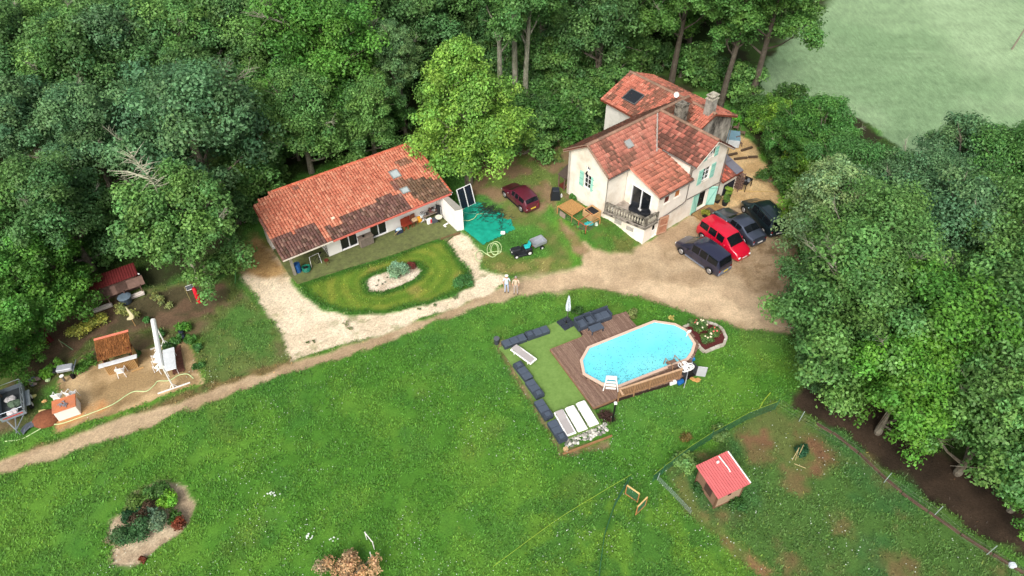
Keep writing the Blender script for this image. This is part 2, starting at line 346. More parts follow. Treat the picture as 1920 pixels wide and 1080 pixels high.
def _crop(m):
    nt = m.node_tree; N = nt.nodes; L = nt.links; tc = [n for n in N if n.type == 'TEX_COORD'][0]; hs = [n for n in N if n.type == 'HUE_SAT'][0]; mu = [n for n in N if n.type == 'MATH'][0]
    mp = N.new('ShaderNodeMapping'); mp.inputs['Rotation'].default_value = (0, 0, R(-12)); mp.inputs['Scale'].default_value = (2.2, .5, 1); L.new(tc.outputs['Object'], mp.inputs['Vector'])
    n1 = N.new('ShaderNodeTexNoise'); n1.inputs['Scale'].default_value = 1.2; n1.inputs['Detail'].default_value = 8; n1.inputs['Roughness'].default_value = .8; L.new(mp.outputs[0], n1.inputs['Vector'])
    mr = N.new('ShaderNodeMapRange'); mr.inputs['From Min'].default_value = .3; mr.inputs['From Max'].default_value = .7; mr.inputs['To Min'].default_value = .68; mr.inputs['To Max'].default_value = 1.26; L.new(n1.outputs['Fac'], mr.inputs['Value'])
    m2 = N.new('ShaderNodeMath'); m2.operation = 'MULTIPLY'; L.new(mu.outputs[0], m2.inputs[0]); L.new(mr.outputs[0], m2.inputs[1]); L.new(m2.outputs[0], hs.inputs['Value'])
_crop(FM)
def sheet(xs, ys, hole=None, prefix=''):
    X, Y = np.meshgrid(xs, ys, indexing='ij'); C, G, K, ID = classify(X, Y)
    Z = height(X, Y) + (fbm(X, Y, 3.5, 20, 3) - .5) * .10
    Z = Z - .06 * (K > .3)
    nx, ny = X.shape; I = np.arange(nx * ny).reshape(nx, ny)
    qa = I[:-1, :-1].ravel(); Q = np.stack([I[:-1, :-1].ravel(), I[1:, :-1].ravel(), I[1:, 1:].ravel(), I[:-1, 1:].ravel()], 1)
    idq = ID[:-1, :-1].ravel()
    if hole:
        cx = (X[:-1, :-1] + X[1:, 1:]).ravel() / 2; cy = (Y[:-1, :-1] + Y[1:, 1:]).ravel() / 2
        keep = ~((cx > hole[0]) & (cx < hole[1]) & (cy > hole[2]) & (cy < hole[3])); Q = Q[keep]; idq = idq[keep]
    P = np.stack([X.ravel(), Y.ravel(), Z.ravel()], 1); Cf = np.concatenate([C.reshape(-1, 3), np.ones((nx * ny, 1))], 1); Kf = K.ravel()
    for t in np.unique(idq):
        q = Q[idq == t]; u, inv = np.unique(q.ravel(), return_inverse=True)
        me = bpy.data.meshes.new(NAMES[t]); me.vertices.add(len(u)); me.vertices.foreach_set('co', P[u].astype(np.float32).ravel())
        me.loops.add(len(inv)); me.loops.foreach_set('vertex_index', inv.astype(np.int32).ravel())
        me.polygons.add(len(q)); me.polygons.foreach_set('loop_start', np.arange(0, 4 * len(q), 4, dtype=np.int32))
        me.polygons.foreach_set('use_smooth', np.ones(len(q), bool)); me.update(calc_edges=True)
        ca = me.color_attributes.new('albedo', 'FLOAT_COLOR', 'POINT'); ca.data.foreach_set('color', Cf[u].astype(np.float32).ravel())
        ka = me.attributes.new('relief', 'FLOAT', 'POINT'); ka.data.foreach_set('value', Kf[u].astype(np.float32))
        me.materials.append(FM if NAMES[t] == 'field' else GM); o = bpy.data.objects.new(NAMES[t], me); COL.objects.link(o); o['kind'] = 'structure'
    return X, Y, Z, C, G
ST = .18
NX, NY = 520, 370
gx = -44 + np.arange(NX + 1) * ST; gy = 12 + np.arange(NY + 1) * ST
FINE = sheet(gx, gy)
x0, x1, y0, y1 = gx[0], gx[-1], gy[0], gy[-1]
def cax(a, b, lo, hi, st): return np.unique(np.concatenate([np.arange(lo, a, st)[:-1] if False else a - np.arange(int((a - lo) / st), -1, -1) * st, np.linspace(a, b, int((b - a) / st) + 1), b + np.arange(1, int((hi - b) / st) + 1) * st]))
cx = np.concatenate([[-2500, -900, -400], cax(x0, x1, -190, 190, 1.2), [400, 900, 2500]]); cy = np.concatenate([[-2500, -900, -300, -100], cax(y0, y1, -40, 230, 1.2), [400, 900, 2500]])
sheet(cx, cy, hole=(x0, x1, y0, y1))

# grass blades as scattered little faces
def scatter_grass(n, name='grass_blades'):
    rs = np.random.RandomState(5); X, Y, Z, C, G = FINE
    x = rs.uniform(-32, 38, n * 3); y = rs.uniform(14.5, 62, n * 3)
    # denser near the camera
    keep = rs.rand(n * 3) < np.clip(1.25 - (y - 14) / 60, .25, 1); x = x[keep]; y = y[keep]
    i = ((x - gx[0]) / ST).astype(int).clip(0, NX - 1); j = ((y - gy[0]) / ST).astype(int).clip(0, NY - 1)
    cl = fbm(x, y, .7, 33, 3)
    k = (rs.rand(len(x)) < G[i, j] ** 1.5 * sst(.25, .6, cl)); 
    # keep clear of deck, house, building
    for poly in NOGRASS: k &= sdist(x, y, poly) < 0
    x = x[k][:n]; y = y[k][:n]; i = i[k][:n]; j = j[k][:n]; m = len(x)
    zz = Z[i, j]; col = C[i, j] * rs.uniform(.62, 1.5, (m, 1)) * np.array([1, 1.03, .95])
    yel = rs.rand(m) < .06; col[yel] = col[yel] * np.array([1.5, 1.15, .9])
    a = rs.uniform(0, 2 * math.pi, m); L = rs.uniform(.05, .13, m); W = L * rs.uniform(.35, .7, m); T = rs.uniform(.02, .10, m)
    dx, dy = np.cos(a), np.sin(a)
    V = np.empty((m, 4, 3)); V[:, 0] = np.stack([x - dy * W / 2, y + dx * W / 2, zz + .005], 1); V[:, 1] = np.stack([x + dy * W / 2, y - dx * W / 2, zz + .005], 1)
    V[:, 2] = np.stack([x + dx * L + dy * W * .3, y + dy * L - dx * W * .3, zz + T], 1); V[:, 3] = np.stack([x + dx * L - dy * W * .3, y + dy * L + dx * W * .3, zz + T * 1.1], 1)
    me = bpy.data.meshes.new(name); me.vertices.add(4 * m); me.vertices.foreach_set('co', V.astype(np.float32).ravel())
    me.loops.add(4 * m); me.loops.foreach_set('vertex_index', np.arange(4 * m, dtype=np.int32)); me.polygons.add(m)
    me.polygons.foreach_set('loop_start', np.arange(0, 4 * m, 4, dtype=np.int32)); me.update(calc_edges=True)
    ca = me.color_attributes.new('col', 'FLOAT_COLOR', 'POINT'); ca.data.foreach_set('color', np.repeat(np.concatenate([col, np.ones((m, 1))], 1), 4, 0).astype(np.float32).ravel())
    me.materials.append(mat('grass_blade', (0, 0, 0), rough=.7, var=.05, attr='col')); o = bpy.data.objects.new(name, me); COL.objects.link(o)
    tag(o, 'short green grass and clover covering the lawn', 'grass', kind='stuff')
NOGRASS = [px((935,640),(1170,585),(1305,640),(1275,705),(1160,755),(1110,770),(1145,815),(1050,845)), px((1290,605),(1330,600),(1365,625),(1355,660),(1315,663),(1300,640)), TURF_TERR, ISLAND,
 [tuple(hp(*q)[:2]) for q in ((-1,3.5),(0,0),(12,0),(14,3),(14,12.5),(7,12.5),(-1,8))], [tuple(lp(*q)[:2]) for q in ((-3.5,-.5),(10.5,-2),(10.5,8),(-3.5,8))],
 px((868,385),(935,375),(980,425),(900,460))]
# ================================================================== ROOFS AND WALLS
def inpoly(x, y, poly):
    c = False; n = len(poly)
    for i in range(n):
        a = poly[i]; b = poly[(i + 1) % n]
        if (a[1] > y) != (b[1] > y) and x < (b[0] - a[0]) * (y - a[1]) / (b[1] - a[1]) + a[0]: c = not c
    return c
TILE = None
def mixc(a, b, t): return tuple(a[i] * (1 - t) + b[i] * t for i in range(3))
def tiled(parent, O, U, S, poly, colf, style='barrel', w=.22, l=.38, seed=1, name='roof_tiles'):
    """rows of tiles on the plane O + u*U + s*S, inside poly (given in u,s)"""
    rd = random.Random(seed); O = Vector(O); U = Vector(U).normalized(); S = Vector(S).normalized(); Nn = U.cross(S).normalized()
    if Nn.z < 0: Nn = -Nn
    mb = MB(); us = [p[0] for p in poly]; ss = [p[1] for p in poly]
    j = 0; s = min(ss)
    while s < max(ss) - .02:
        i = 0; u = min(us)
        while u < max(us) - .02:
            uc, sc = u + w / 2, s + l * .5
            if inpoly(uc, sc, poly):
                c = lin(colf(uc, sc, rd)); k = rd.uniform(.9, 1.1); c = tuple(v * k for v in c)
                du = rd.uniform(-.008, .008); dn = rd.uniform(-.004, .010); yaw = rd.uniform(-.02, .02)
                if style == 'barrel':
                    prof = [(-.5, 0), (-.34, .3), (-.12, .44), (.12, .44), (.34, .3), (.5, 0)]
                    vs = []
                    for (ds, h, t) in ((0, .045, 1.0), (l * 1.12, .0, .86)):
                        for (q, z) in prof: vs.append(O + U * (uc + du + q * w * 1.02 * t + yaw * ds) + S * (s + ds) + Nn * (.02 + h + dn + z * w * .85 * t))
                    fs = [(a, a + 1, a + 7, a + 6) for a in range(5)] + [(5, 4, 3, 2, 1, 0)]
                else:
                    prof = [(-.5, .012), (-.36, .012), (-.30, .0), (.28, .0), (.34, .022), (.5, .022)]
                    vs = []
                    for (ds, h) in ((0, .07), (l * 1.08, .0)):
                        for (q, z) in prof: vs.append(O + U * (uc + du + q * w + yaw * ds) + S * (s + ds) + Nn * (.02 + h + dn + z))
                    lo = [O + U * (uc + du + q * w) + S * (s + .003) + Nn * .0 for q in (-.5, .5)]
                    fs = [(a, a + 1, a + 7, a + 6) for a in range(5)]; vs += lo; fs += [(12, 13, 5, 4, 3, 2, 1, 0)]
                mb.add(vs, fs, c)
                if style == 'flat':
                    for q_ in list(range(-14, -8)) + [-2, -1]: mb.c[q_] = tuple(v * .6 for v in c)   # row shadow painted into the colour of the tile noses
            u += w; i += 1
        s += l; j += 1
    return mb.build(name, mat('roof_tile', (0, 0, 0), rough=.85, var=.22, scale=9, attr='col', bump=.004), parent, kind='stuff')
def underlay(parent, O, U, S, poly, col=(120,62,44), t=.12, name='roof_deck'):
    O = Vector(O); U = Vector(U).normalized(); S = Vector(S).normalized()
    return MB().slab([O + U * p[0] + S * p[1] for p in poly], t).build(name, mat('roof_under', col, var=.3, scale=3), parent)
def ridge(parent, a, b, colf, r=.12, seed=3, step=.38, name='ridge_tiles'):
    rd = random.Random(seed); a = Vector(a); b = Vector(b); n = max(1, int((b - a).length / step)); d = (b - a) / n; mb = MB()
    sd = d.normalized().cross(Vector((0, 0, 1))).normalized(); up = sd.cross(d.normalized())
    for i in range(n):
        c = lin(colf(0, 0, rd)); p = a + d * i; vs = []
        for (q, rr) in ((0, r * 1.08), (1.1, r * .92)):
            for k in range(6):
                t = math.pi * k / 5; vs.append(p + d * q + sd * math.cos(t) * rr * 1.3 + up * (math.sin(t) * rr + .02))
        mb.add(vs, [(k, k + 1, k + 7, k + 6) for k in range(5)] + [(5, 4, 3, 2, 1, 0)], c)
    return mb.build(name, mat('roof_tile', (0, 0, 0), rough=.85, var=.22, scale=9, attr='col', bump=.004), parent, kind='stuff')
def wall_holes(mb, p0, d, L, z0, z1, holes, th=.28, inward=None):
    """wall from p0 along unit d (2d), outside on the right of d; holes = (a,b,za,zb)"""
    nx, ny = -d[1], d[0]           # inward normal
    xs = sorted(set([0, L] + [h[0] for h in holes] + [h[1] for h in holes])); zs = sorted(set([z0, z1] + [h[2] for h in holes] + [h[3] for h in holes]))
    def P(a, z, q): return (p0[0] + d[0] * a + nx * q, p0[1] + d[1] * a + ny * q, z)
    for i in range(len(xs) - 1):
        for k in range(len(zs) - 1):
            a, b, c, e = xs[i], xs[i + 1], zs[k], zs[k + 1]; mx_, mz = (a + b) / 2, (c + e) / 2
            if any(h[0] < mx_ < h[1] and h[2] < mz < h[3] for h in holes): continue
            mb.add([P(a, c, 0), P(b, c, 0), P(b, e, 0), P(a, e, 0)], [(0, 1, 2, 3)]); mb.add([P(a, c, th), P(b, c, th), P(b, e, th), P(a, e, th)], [(3, 2, 1, 0)])
    for (a, b, c, e) in holes:
        mb.add([P(a, c, 0), P(a, e, 0), P(a, e, th), P(a, c, th)], [(0, 1, 2, 3)]); mb.add([P(b, c, 0), P(b, c, th), P(b, e, th), P(b, e, 0)], [(0, 1, 2, 3)])
        mb.add([P(a, c, 0), P(a, c, th), P(b, c, th), P(b, c, 0)], [(0, 1, 2, 3)]); mb.add([P(a, e, 0), P(b, e, 0), P(b, e, th), P(a, e, th)], [(0, 1, 2, 3)])
PLASTER = mat('lime_plaster', (232,225,213), rough=.92, var=.06, scale=1.1, bump=.008, bscale=14, col2=(206,192,170), c2=.6, sharp=.12)
PLASTER_OLD = mat('stained_render', (168,162,150), rough=.95, var=.25, scale=1.6, bump=.01, bscale=10, col2=(66,62,56), c2=.5, sharp=.1, stretch=(1, 1, .5))
WHITEWALL = mat('white_render', (236,232,226), rough=.9, var=.04, scale=1.5, bump=.004, bscale=20)
GLASS = mat('window_glass', (26,30,34), rough=.06, var=.1, spec=.9)
GLASS_DARK = mat('car_glass', (20,24,28), rough=.12, var=.1, spec=.35)
WPVC = mat('white_frame', (232,232,232), rough=.4, var=.02)
MINT = mat('mint_paint', (158,208,192), rough=.7, var=.06, scale=6)
MINT_D = mat('mint_slat', (128,184,168), rough=.7, var=.06, scale=6)
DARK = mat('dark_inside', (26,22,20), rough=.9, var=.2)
PIPE = mat('zinc_pipe', (118,114,108), rough=.45, var=.15, metal=.3)
RUST = mat('rust_wood', (172,124,98), rough=.85, var=.2, scale=5, col2=(120,74,56), c2=.58)
BROWN = mat('brown_paint', (96,44,32), rough=.6, var=.15)
ORANGE_W = mat('orange_wood', (176,112,62), rough=.7, var=.15)
STONE = mat('old_stone', (136,130,118), rough=.95, var=.3, scale=5, bump=.01, col2=(48,44,38), c2=.52, sharp=.1)
STONE_L = mat('pale_stone', (172,166,150), rough=.95, var=.3, scale=5, bump=.01, col2=(92,86,76), c2=.6, sharp=.1)
DISH = mat('dish_white', (225,225,222), rough=.5, var=.03)

house = thing('farmhouse', 'cream rendered farmhouse with red tiled roofs, mint shutters and a stone balcony', 'house', (HO.x, HO.y, 0), HRZ)
SL = .66; ZR = 6.9; YR = 5.75
def zA(y): return ZR - SL * abs(YR - y)
def zB(x): return ZR - SL * abs(7.1 - x)
def win(parent, x, z, w, h, y=0.0, face='y', bars=True, cols=None):
    """window set in a hole; face 'y': wall plane y=const looking to -y; 'x': plane x=const looking to -x"""
    f = MB(); g = MB(); t = .05
    def B(mb, a, za, wa, ha, q, th):
        if face == 'y': mb.box((a, y + q, za), (wa, th, ha))
        else: mb.box((y + q, a, za), (th, wa, ha))
    B(f, x - w / 2 + t / 2, z, t, h, .12, .06); B(f, x + w / 2 - t / 2, z, t, h, .12, .06); B(f, x, z + h / 2 - t / 2, w - 2 * t, t, .12, .06); B(f, x, z - h / 2 + t / 2, w - 2 * t, t, .12, .06)
    B(f, x, z, t * .8, h - 2 * t, .118, .05)
    if bars:
        for k in (-.18, .18): B(f, x - w / 4, z + h * k, w / 2 - t * 1.4, .025, .12, .03); B(f, x + w / 4, z + h * k, w / 2 - t * 1.4, .025, .12, .03)
    B(g, x, z, w - 2 * t, h - 2 * t, .14, .01)
    o = f.build('window', WPVC, parent); g.build('pane', GLASS, o); return o
def shutter(parent, hinge, z, w, h, ang, flip=1, m=MINT):
    """leaf hinged at point, swung by ang (0 = flat on wall along +x*flip)"""
    o = MB().box((w / 2 * flip, -.03, 0), (w, .035, h)); o = o.build('shutter', m, parent, loc=(hinge[0], hinge[1], z), rot=(0, 0, ang))
    s = MB()
    for k in (-.36, 0, .36): s.box((w / 2 * flip, -.058, h * k), (w * .9, .018, .09))
    for k in range(1, 5): s.box((flip * w * k / 5, -.051, 0), (.012, .006, h * .96))
    s.build('shutter_brace', MINT_D, o); return o
# --- walls
w = MB()
# W gable wall of wing A (x=-1): looking to -x. direction from (−1,8) to (−1,3.5), outside on the right
wall_holes(w, (-1, 8), (0, -1), 4.5, .3, 5.3, [(1.9, 2.7, 2.75, 4.1), (2.05, 2.5, 4.45, 4.85)])
w.add([(-1, 8, 5.3), (-1, 3.5, 5.3), (-1, 5.75, ZR - .14)], [(0, 1, 2)])
# A front wall left of sunroom (y=3.5, x -1..1.2) and behind sunroom
wall_holes(w, (-1, 3.5), (1, 0), 6.1, 1.0, 5.35, [])
w.prism([(-1, 7.72), (7.6, 7.72), (7.6, 8), (-1, 8)], .5, 5.3)
# B facade y=0, x 5.1..9.2 with gable
wall_holes(w, (4.95, 0), (1, 0), 4.25, -.2, 5.45, [(1.47, 2.47, 3.1, 4.4), (1.65, 2.95, .05, 2.0), (1.55, 2.45, 5.2, 5.45)])
w.add([(4.95, 0, 5.45), (6.5, 0, 5.45), (6.5, 0, 6.25), (4.95, 0, 5.46)], [(0, 1, 2, 3)])
w.add([(7.4, 0, 5.45), (9.2, 0, 5.45), (7.4, 0, 6.55)], [(0, 1, 2)])
w.add([(6.5, 0, 6.15), (7.4, 0, 6.15), (7.4, 0, 6.6), (7.1, 0, 6.78), (6.5, 0, 6.4)], [(0, 1, 2, 3, 4)])
w.prism([(4.95, .28), (5.2, .28), (5.2, 3.6), (4.95, 3.6)], -.2, 5.44)
w.prism([(8.95, .28), (9.2, .28), (9.2, 3.0), (8.95, 3.0)], -.2, 5.44)
# sunroom above, basement below
wall_holes(w, (1.2, 0), (1, 0), 3.75, 1.9, 4.22, [(.72, 1.35, 3.05, 4.05), (1.98, 2.6, 3.05, 4.1)])
wall_holes(w, (1.2, 3.45), (0, -1), 3.45, 1.8, 4.22, [(.7, 2.75, 1.86, 3.85)])
w.add([(1.2, 3.45, 4.22), (1.2, 0, 4.22), (1.2, 3.45, 5.3)], [(0, 1, 2)])
wall_holes(w, (0, 0), (1, 0), 4.95, -.2, 1.62, [(.95, 1.6, .1, 1.5)])
L_ = math.hypot(.95, 3.5); wall_holes(w, (-.95, 3.5), (.95 / L_, -3.5 / L_), L_, -.2, 1.62, [(1.0, 1.6, 1.0, 1.35), (2.1, 2.7, .8, 1.2)])
w.prism([(4.95, .02), (1.2, .02), (1.2, .3), (4.95, .3)], 1.62, 1.9)
w.build('wall', PLASTER, house)
# --- wing C, behind
wc = MB()
wc.prism([(7.6, 3.02), (13.8, 3.02), (13.8, 12.2), (7.6, 12.2)], .2, 5.0)
wc.add([(7.9, 3.02, 4.99), (13.8, 3.02, 4.99), (10.8, 3.02, 6.35), (8.9, 3.02, 5.6)], [(0, 1, 2, 3)]); wc.add([(7.6, 12.2, 4.99), (13.8, 12.2, 4.99), (10.8, 12.2, 6.35)], [(2, 1, 0)])
wc.build('rear_wall', mat('rear_plaster', (212,208,200), rough=.95, var=.08, scale=1.2, col2=(170,166,156), c2=.6), house)
MB().add([(9.22, 2.99, 2.2), (13.82, 2.99, 2.2), (13.82, 2.99, 5.0), (10.8, 2.99, 6.33), (9.22, 2.99, 5.65)], [(0, 1, 2, 3, 4)]).build('stained_gable', PLASTER_OLD, house, label='grey stained gable wall behind the chimneys')
# dark boxes standing in for the shade inside the rooms
for q_, r_ in (((-.3, 5.75, 3.8), (.4, 1.5, 2.6)), ((7.4, .7, 2.8), (3.0, .5, 5.2)), ((3.0, .62, 3.4), (3.0, .4, 1.4)), ((2.2, .72, .8), (4.0, .4, 1.3))): MB().box(q_, r_).build('room_shade_box', DARK, house)
MB().box((1.9, 1.75, 1.87), (1.0, 2.6, .06)).box((2.45, 1.75, 2.9), (.08, 2.6, 2.0)).build('sunroom_floor', mat('room_floor', (70,64,60), var=.2), house)
MB().box((7.05, 1.9, .0), (3.7, 3.1, .08)).build('ground_floor', mat('room_floor2', (60,54,50), var=.2), house)
# --- roofs. colours
def clay(base, moss, pm):
    def f(u, s, rd):
        n = float(fbm(np.array(u * 1.0 + base[0]), np.array(s * 1.0), 1.1, 7, 4)); c = base
        c = mixc(c, (206,160,138), .35 * max(0, rd.gauss(.2, .5))) if rd.random() < .5 else c
        if rd.random() < .10: c = mixc(base, (110,74,62), .4)
        if n + rd.uniform(-.12, .12) > pm: c = mixc(c, moss, rd.uniform(.4, .85))
        return c
    return f
cA = clay((184,118,100), (104,76,62), .60); cAr = clay((122,76,60), (84,66,50), .50); cB = clay((172,104,88), (86,60,50), .50); cS = clay((192,122,100), (120,84,66), .70)
cC = clay((180,108,88), (96,72,58), .56); cRidge = clay((170,130,108), (120,100,84), .45)
def plane_roof(O, U, S, poly, colf, style, seed, **k):
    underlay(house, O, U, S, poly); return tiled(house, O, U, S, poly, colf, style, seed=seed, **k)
cs = 1 / math.hypot(1, SL)
# A front slope (u along +x from x=-1.35, s up +y from eave y=3.15)
ze = zA(3.15); O = (-1.35, 3.15, ze); Sv = (0, cs, SL * cs); k = 1 / cs
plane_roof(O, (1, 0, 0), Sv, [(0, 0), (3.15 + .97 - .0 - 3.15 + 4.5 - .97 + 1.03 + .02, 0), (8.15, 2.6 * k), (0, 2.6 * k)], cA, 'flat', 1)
# A rear slope
O = (7.3, 8.35, zA(8.35)); Sv2 = (0, -cs, SL * cs)
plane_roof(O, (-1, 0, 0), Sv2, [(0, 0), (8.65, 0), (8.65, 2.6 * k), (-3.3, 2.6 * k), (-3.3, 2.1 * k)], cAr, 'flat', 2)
# A front slope right of B
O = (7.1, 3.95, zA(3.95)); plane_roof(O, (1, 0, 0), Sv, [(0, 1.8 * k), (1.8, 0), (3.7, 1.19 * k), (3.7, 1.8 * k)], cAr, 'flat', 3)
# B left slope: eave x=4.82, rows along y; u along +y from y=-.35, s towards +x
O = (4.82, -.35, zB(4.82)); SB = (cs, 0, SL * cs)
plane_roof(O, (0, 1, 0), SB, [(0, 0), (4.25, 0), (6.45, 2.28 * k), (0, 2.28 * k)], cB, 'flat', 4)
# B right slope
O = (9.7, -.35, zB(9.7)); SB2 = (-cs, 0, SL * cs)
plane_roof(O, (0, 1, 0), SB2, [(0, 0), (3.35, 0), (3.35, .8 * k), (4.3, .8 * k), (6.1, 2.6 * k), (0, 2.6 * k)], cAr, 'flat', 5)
# sunroom lean-to: eave y=-.25 z 4.18 to y 3.42 z 5.28
hs_ = 3.67; dz = 1.1; n_ = math.hypot(hs_, dz); O = (.95, -.25, 4.2)
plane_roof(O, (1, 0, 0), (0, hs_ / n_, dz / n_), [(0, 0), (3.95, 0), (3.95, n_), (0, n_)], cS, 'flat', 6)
# C roofs
cc_ = 1 / math.hypot(1, .417); kc = 1 / cc_
def zC(x): return 6.5 - .417 * abs(10.8 - x)
O = (7.2, 2.75, zC(7.2)); plane_roof(O, (0, 1, 0), (cc_, 0, .417 * cc_), [(5.88, 0), (9.85, 0), (9.85, 3.6 * kc), (0, 3.6 * kc), (0, 1.75 * kc), (1.2, 1.7 * kc), (2.4, 3.59 * kc), (3.6, 3.59 * kc)], cC, 'barrel', 7)
O = (14.2, 2.75, zC(14.2)); plane_roof(O, (0, 1, 0), (-cc_, 0, .417 * cc_), [(0, 0), (9.85, 0), (9.85, 3.4 * kc), (0, 3.4 * kc)], cC, 'barrel', 8)
ridge(house, (-1.35, YR, ZR + .05), (10.7, YR, ZR + .05), cRidge, seed=1); ridge(house, (7.1, -.35, ZR + .06), (7.1, 5.7, ZR + .06), cRidge, seed=2)
ridge(house, (10.8, 2.75, 6.55), (10.8, 12.6, 6.55), cRidge, seed=4)
ridge(house, (-1.36, 3.2, zA(3.2) + .05), (-1.36, YR, ZR + .05), cRidge, .07, 5); ridge(house, (-1.36, 8.3, zA(8.3) + .05), (-1.36, YR, ZR + .05), cRidge, .07, 6)
ridge(house, (.95, -.25, 4.24), (.95, 3.4, 5.32), cS, .07, 7)
MB().tube([(4.25, 3.28, zA(3.28) + .08), (6.75, 5.75, ZR + .1)], .065, 4).build('valley_flashing', mat('lead', (168,162,154), rough=.6, var=.15), house)
MB().tube([(8.9, 3.95, zB(8.9) + .1), (7.2, 5.65, ZR + .05)], .05, 4).build('valley_flashing', mat('lead', (196,192,184)), house)
# fascia boards, gutters, pipes
for q_ in ([(-1.35, 3.08, ze - .04), (4.3, 3.08, ze - .04)], [(.95, -.32, 4.16), (4.9, -.32, 4.16)], [(4.76, -.35, zB(4.82) - .04), (4.76, 3.1, zB(4.82) - .04)], [(9.77, -.35, zB(9.7) - .04), (9.77, 3.0, zB(9.7) - .04)], [(14.27, 2.75, zC(14.2) - .04), (14.27, 12.6, zC(14.2) - .04)]): MB().tube(q_, .058, 6).build('gutter', PIPE, house)
for pts in ([(-.9, 3.4, ze - .1), (-1.08, 3.44, 4.9), (-1.08, 3.44, 1.75)], [(9.26, -.07, 5.2), (9.26, -.07, 0)], [(4.72, -.3, 5.3), (4.72, -.08, 5.0), (4.72, -.08, 2.1), (4.4, -.08, 1.95), (.1, -.08, 1.62)], [(13.9, 2.9, 4.9), (13.88, 2.9, 2.0)], [(9.5, -.1, 1.95), (4.9, -.1, 2.15)]):
    MB().tube(pts, .042, 6).build('drain_pipe', PIPE, house)
for (a, b) in (((-1.3, YR, ZR - .08), (-1.3, 3.15, ze - .08)), ((-1.3, YR, ZR - .08), (-1.3, 8.35, ze - .08)), ((7.1, -.33, ZR - .08), (4.85, -.33, zB(4.85) - .08)), ((7.1, -.33, ZR - .08), (9.7, -.33, zB(9.7) - .08)), ((.98, -.2, 4.15), (.98, 3.4, 5.2))): MB().tube([a, b], .06, 4).build('verge_board', mat('verge', (196,186,172), var=.1), house)
# windows
win(house, 6.92, 3.75, .98, 1.28); win(house, 7.95 - 1.0, 5.68, .86, .9)
win(house, 6.75 - 0.05 + 0, 9, .01, .01) if False else None
win(house, 5.7, 3.42, .78, 1.33, y=-1, face='x'); win(house, 5.72, 4.65, .43, .38, y=-1, face='x', bars=False)
for (hx, fl) in ((6.4, -1), (7.44, 1)): shutter(house, (hx, 0), 3.75, .55, 1.42, 0.0, fl)
for (hx, fl) in ((6.48, -1), (7.42, 1)): shutter(house, (hx, 0), 5.62, .46, .86 if fl > 0 else .7, 0.0, fl)
o = shutter(house, (-1.0, 6.12), 3.42, .45, 1.42, R(-90), -1); o = shutter(house, (-1.0, 5.28), 3.42, .45, 1.42, R(-78), 1)
# mint front doors (two leaves standing open)
MB().box((7.28, .16, 1.02), (.02, .02, .02)).build('door_frame', MINT, house)
for (hx, fl, an) in ((6.58, -1, R(0)), (7.92, 1, R(35))):
    o = MB().box((.36 * fl, -.035, 0), (.72, .04, 2.0)).build('door', MINT, house, loc=(hx, 0, 1.03), rot=(0, 0, -an if fl > 0 else an))
    b = MB(); b.box((.36 * fl, -.065, .85), (.68, .02, .1)); b.box((.36 * fl, -.065, -.85), (.68, .02, .1)); b.box((.36 * fl, -.065, 0), (.1, .02, 1.75), ry=R(20 * fl)); b.build('door_brace', MINT_D, o)
# sunroom windows
for (x0_, m_) in ((2.23, BROWN), (3.49, ORANGE_W)):
    o = MB().box((x0_, .1, 3.55), (.6, .05, .96)).build('window_shutter', m_, house); MB().box((x0_, .07, 3.55), (.03, .02, .9)).build('frame_bar', m_, o)
s_ = MB().box((2.23, -.02, 3.0), (.75, .12, .06)).box((3.49, -.02, 3.0), (.75, .12, .06)).box((6.92, -.02, 3.07), (1.1, .12, .06)).build('window_sill', PLASTER, house)
# sliding door on the balcony (x=1.2 plane, y .7..2.75)
f = MB(); yc = 1.725; f.box((1.18, yc, 3.83), (.1, 2.12, .08)); f.box((1.18, yc, 1.88), (.1, 2.12, .08)); f.box((1.18, .71, 2.86), (.1, .08, 1.88)); f.box((1.18, 2.74, 2.86), (.1, .08, 1.88)); f.box((1.2, yc, 2.86), (.08, .08, 1.88))
fd = f.build('sliding_door', WPVC, house)
MB().box((1.25, .71 + .5, 2.86), (.015, .93, 1.86)).build('pane', GLASS, fd); MB().box((1.25, 2.24, 2.86), (.015, .93, 1.86)).build('pane', GLASS, fd)
MB().box((1.3, 2.5, 2.86), (.02, .42, 1.8)).build('curtain', mat('net_curtain', (190,188,184)), fd)
# balcony
fl = MB(); fl.slab([(-1.12, 3.48, 1.78), (-.12, -.12, 1.78), (1.25, -.12, 1.78), (1.25, 3.48, 1.78)], .16); fl.build('balcony_floor', mat('balcony_tiles', (168,158,148), var=.15, scale=3, col2=(92,84,76), c2=.62), house)
MB().tube([(-1.15, 3.5, 1.66), (-.14, -.14, 1.66), (1.3, -.14, 1.66)], .09, 6).build('balcony_ledge', STONE, house)
bal = MB(); A_ = Vector((-.95, 3.35, 0)); B_ = Vector((-.02, .02, 0)); C_ = Vector((1.3, .02, 0))
def rail(P, Q, z, wd, h, name, m_):
    d_ = Q - P; MB().box(((P.x + Q.x) / 2, (P.y + Q.y) / 2, z), (d_.length + wd, wd, h), rz=math.atan2(d_.y, d_.x)).build(name, m_, house)
rail(A_, B_, 2.55, .24, .10, 'balustrade_rail', STONE); rail(A_, B_, 1.85, .22, .12, 'balustrade_base', STONE)
rail(B_, C_, 2.54, .23, .10, 'balustrade_rail', STONE); rail(B_, C_, 1.84, .21, .12, 'balustrade_base', STONE)
bm = MB(); zz_ = [1.9, 1.98, 2.08, 2.2, 2.32, 2.42, 2.5]; rr_ = [.055, .045, .085, .075, .04, .045, .06]
bm.tube([(0, 0, z) for z in zz_], rr_, 8); bme = bm.mesh('baluster', STONE_L)
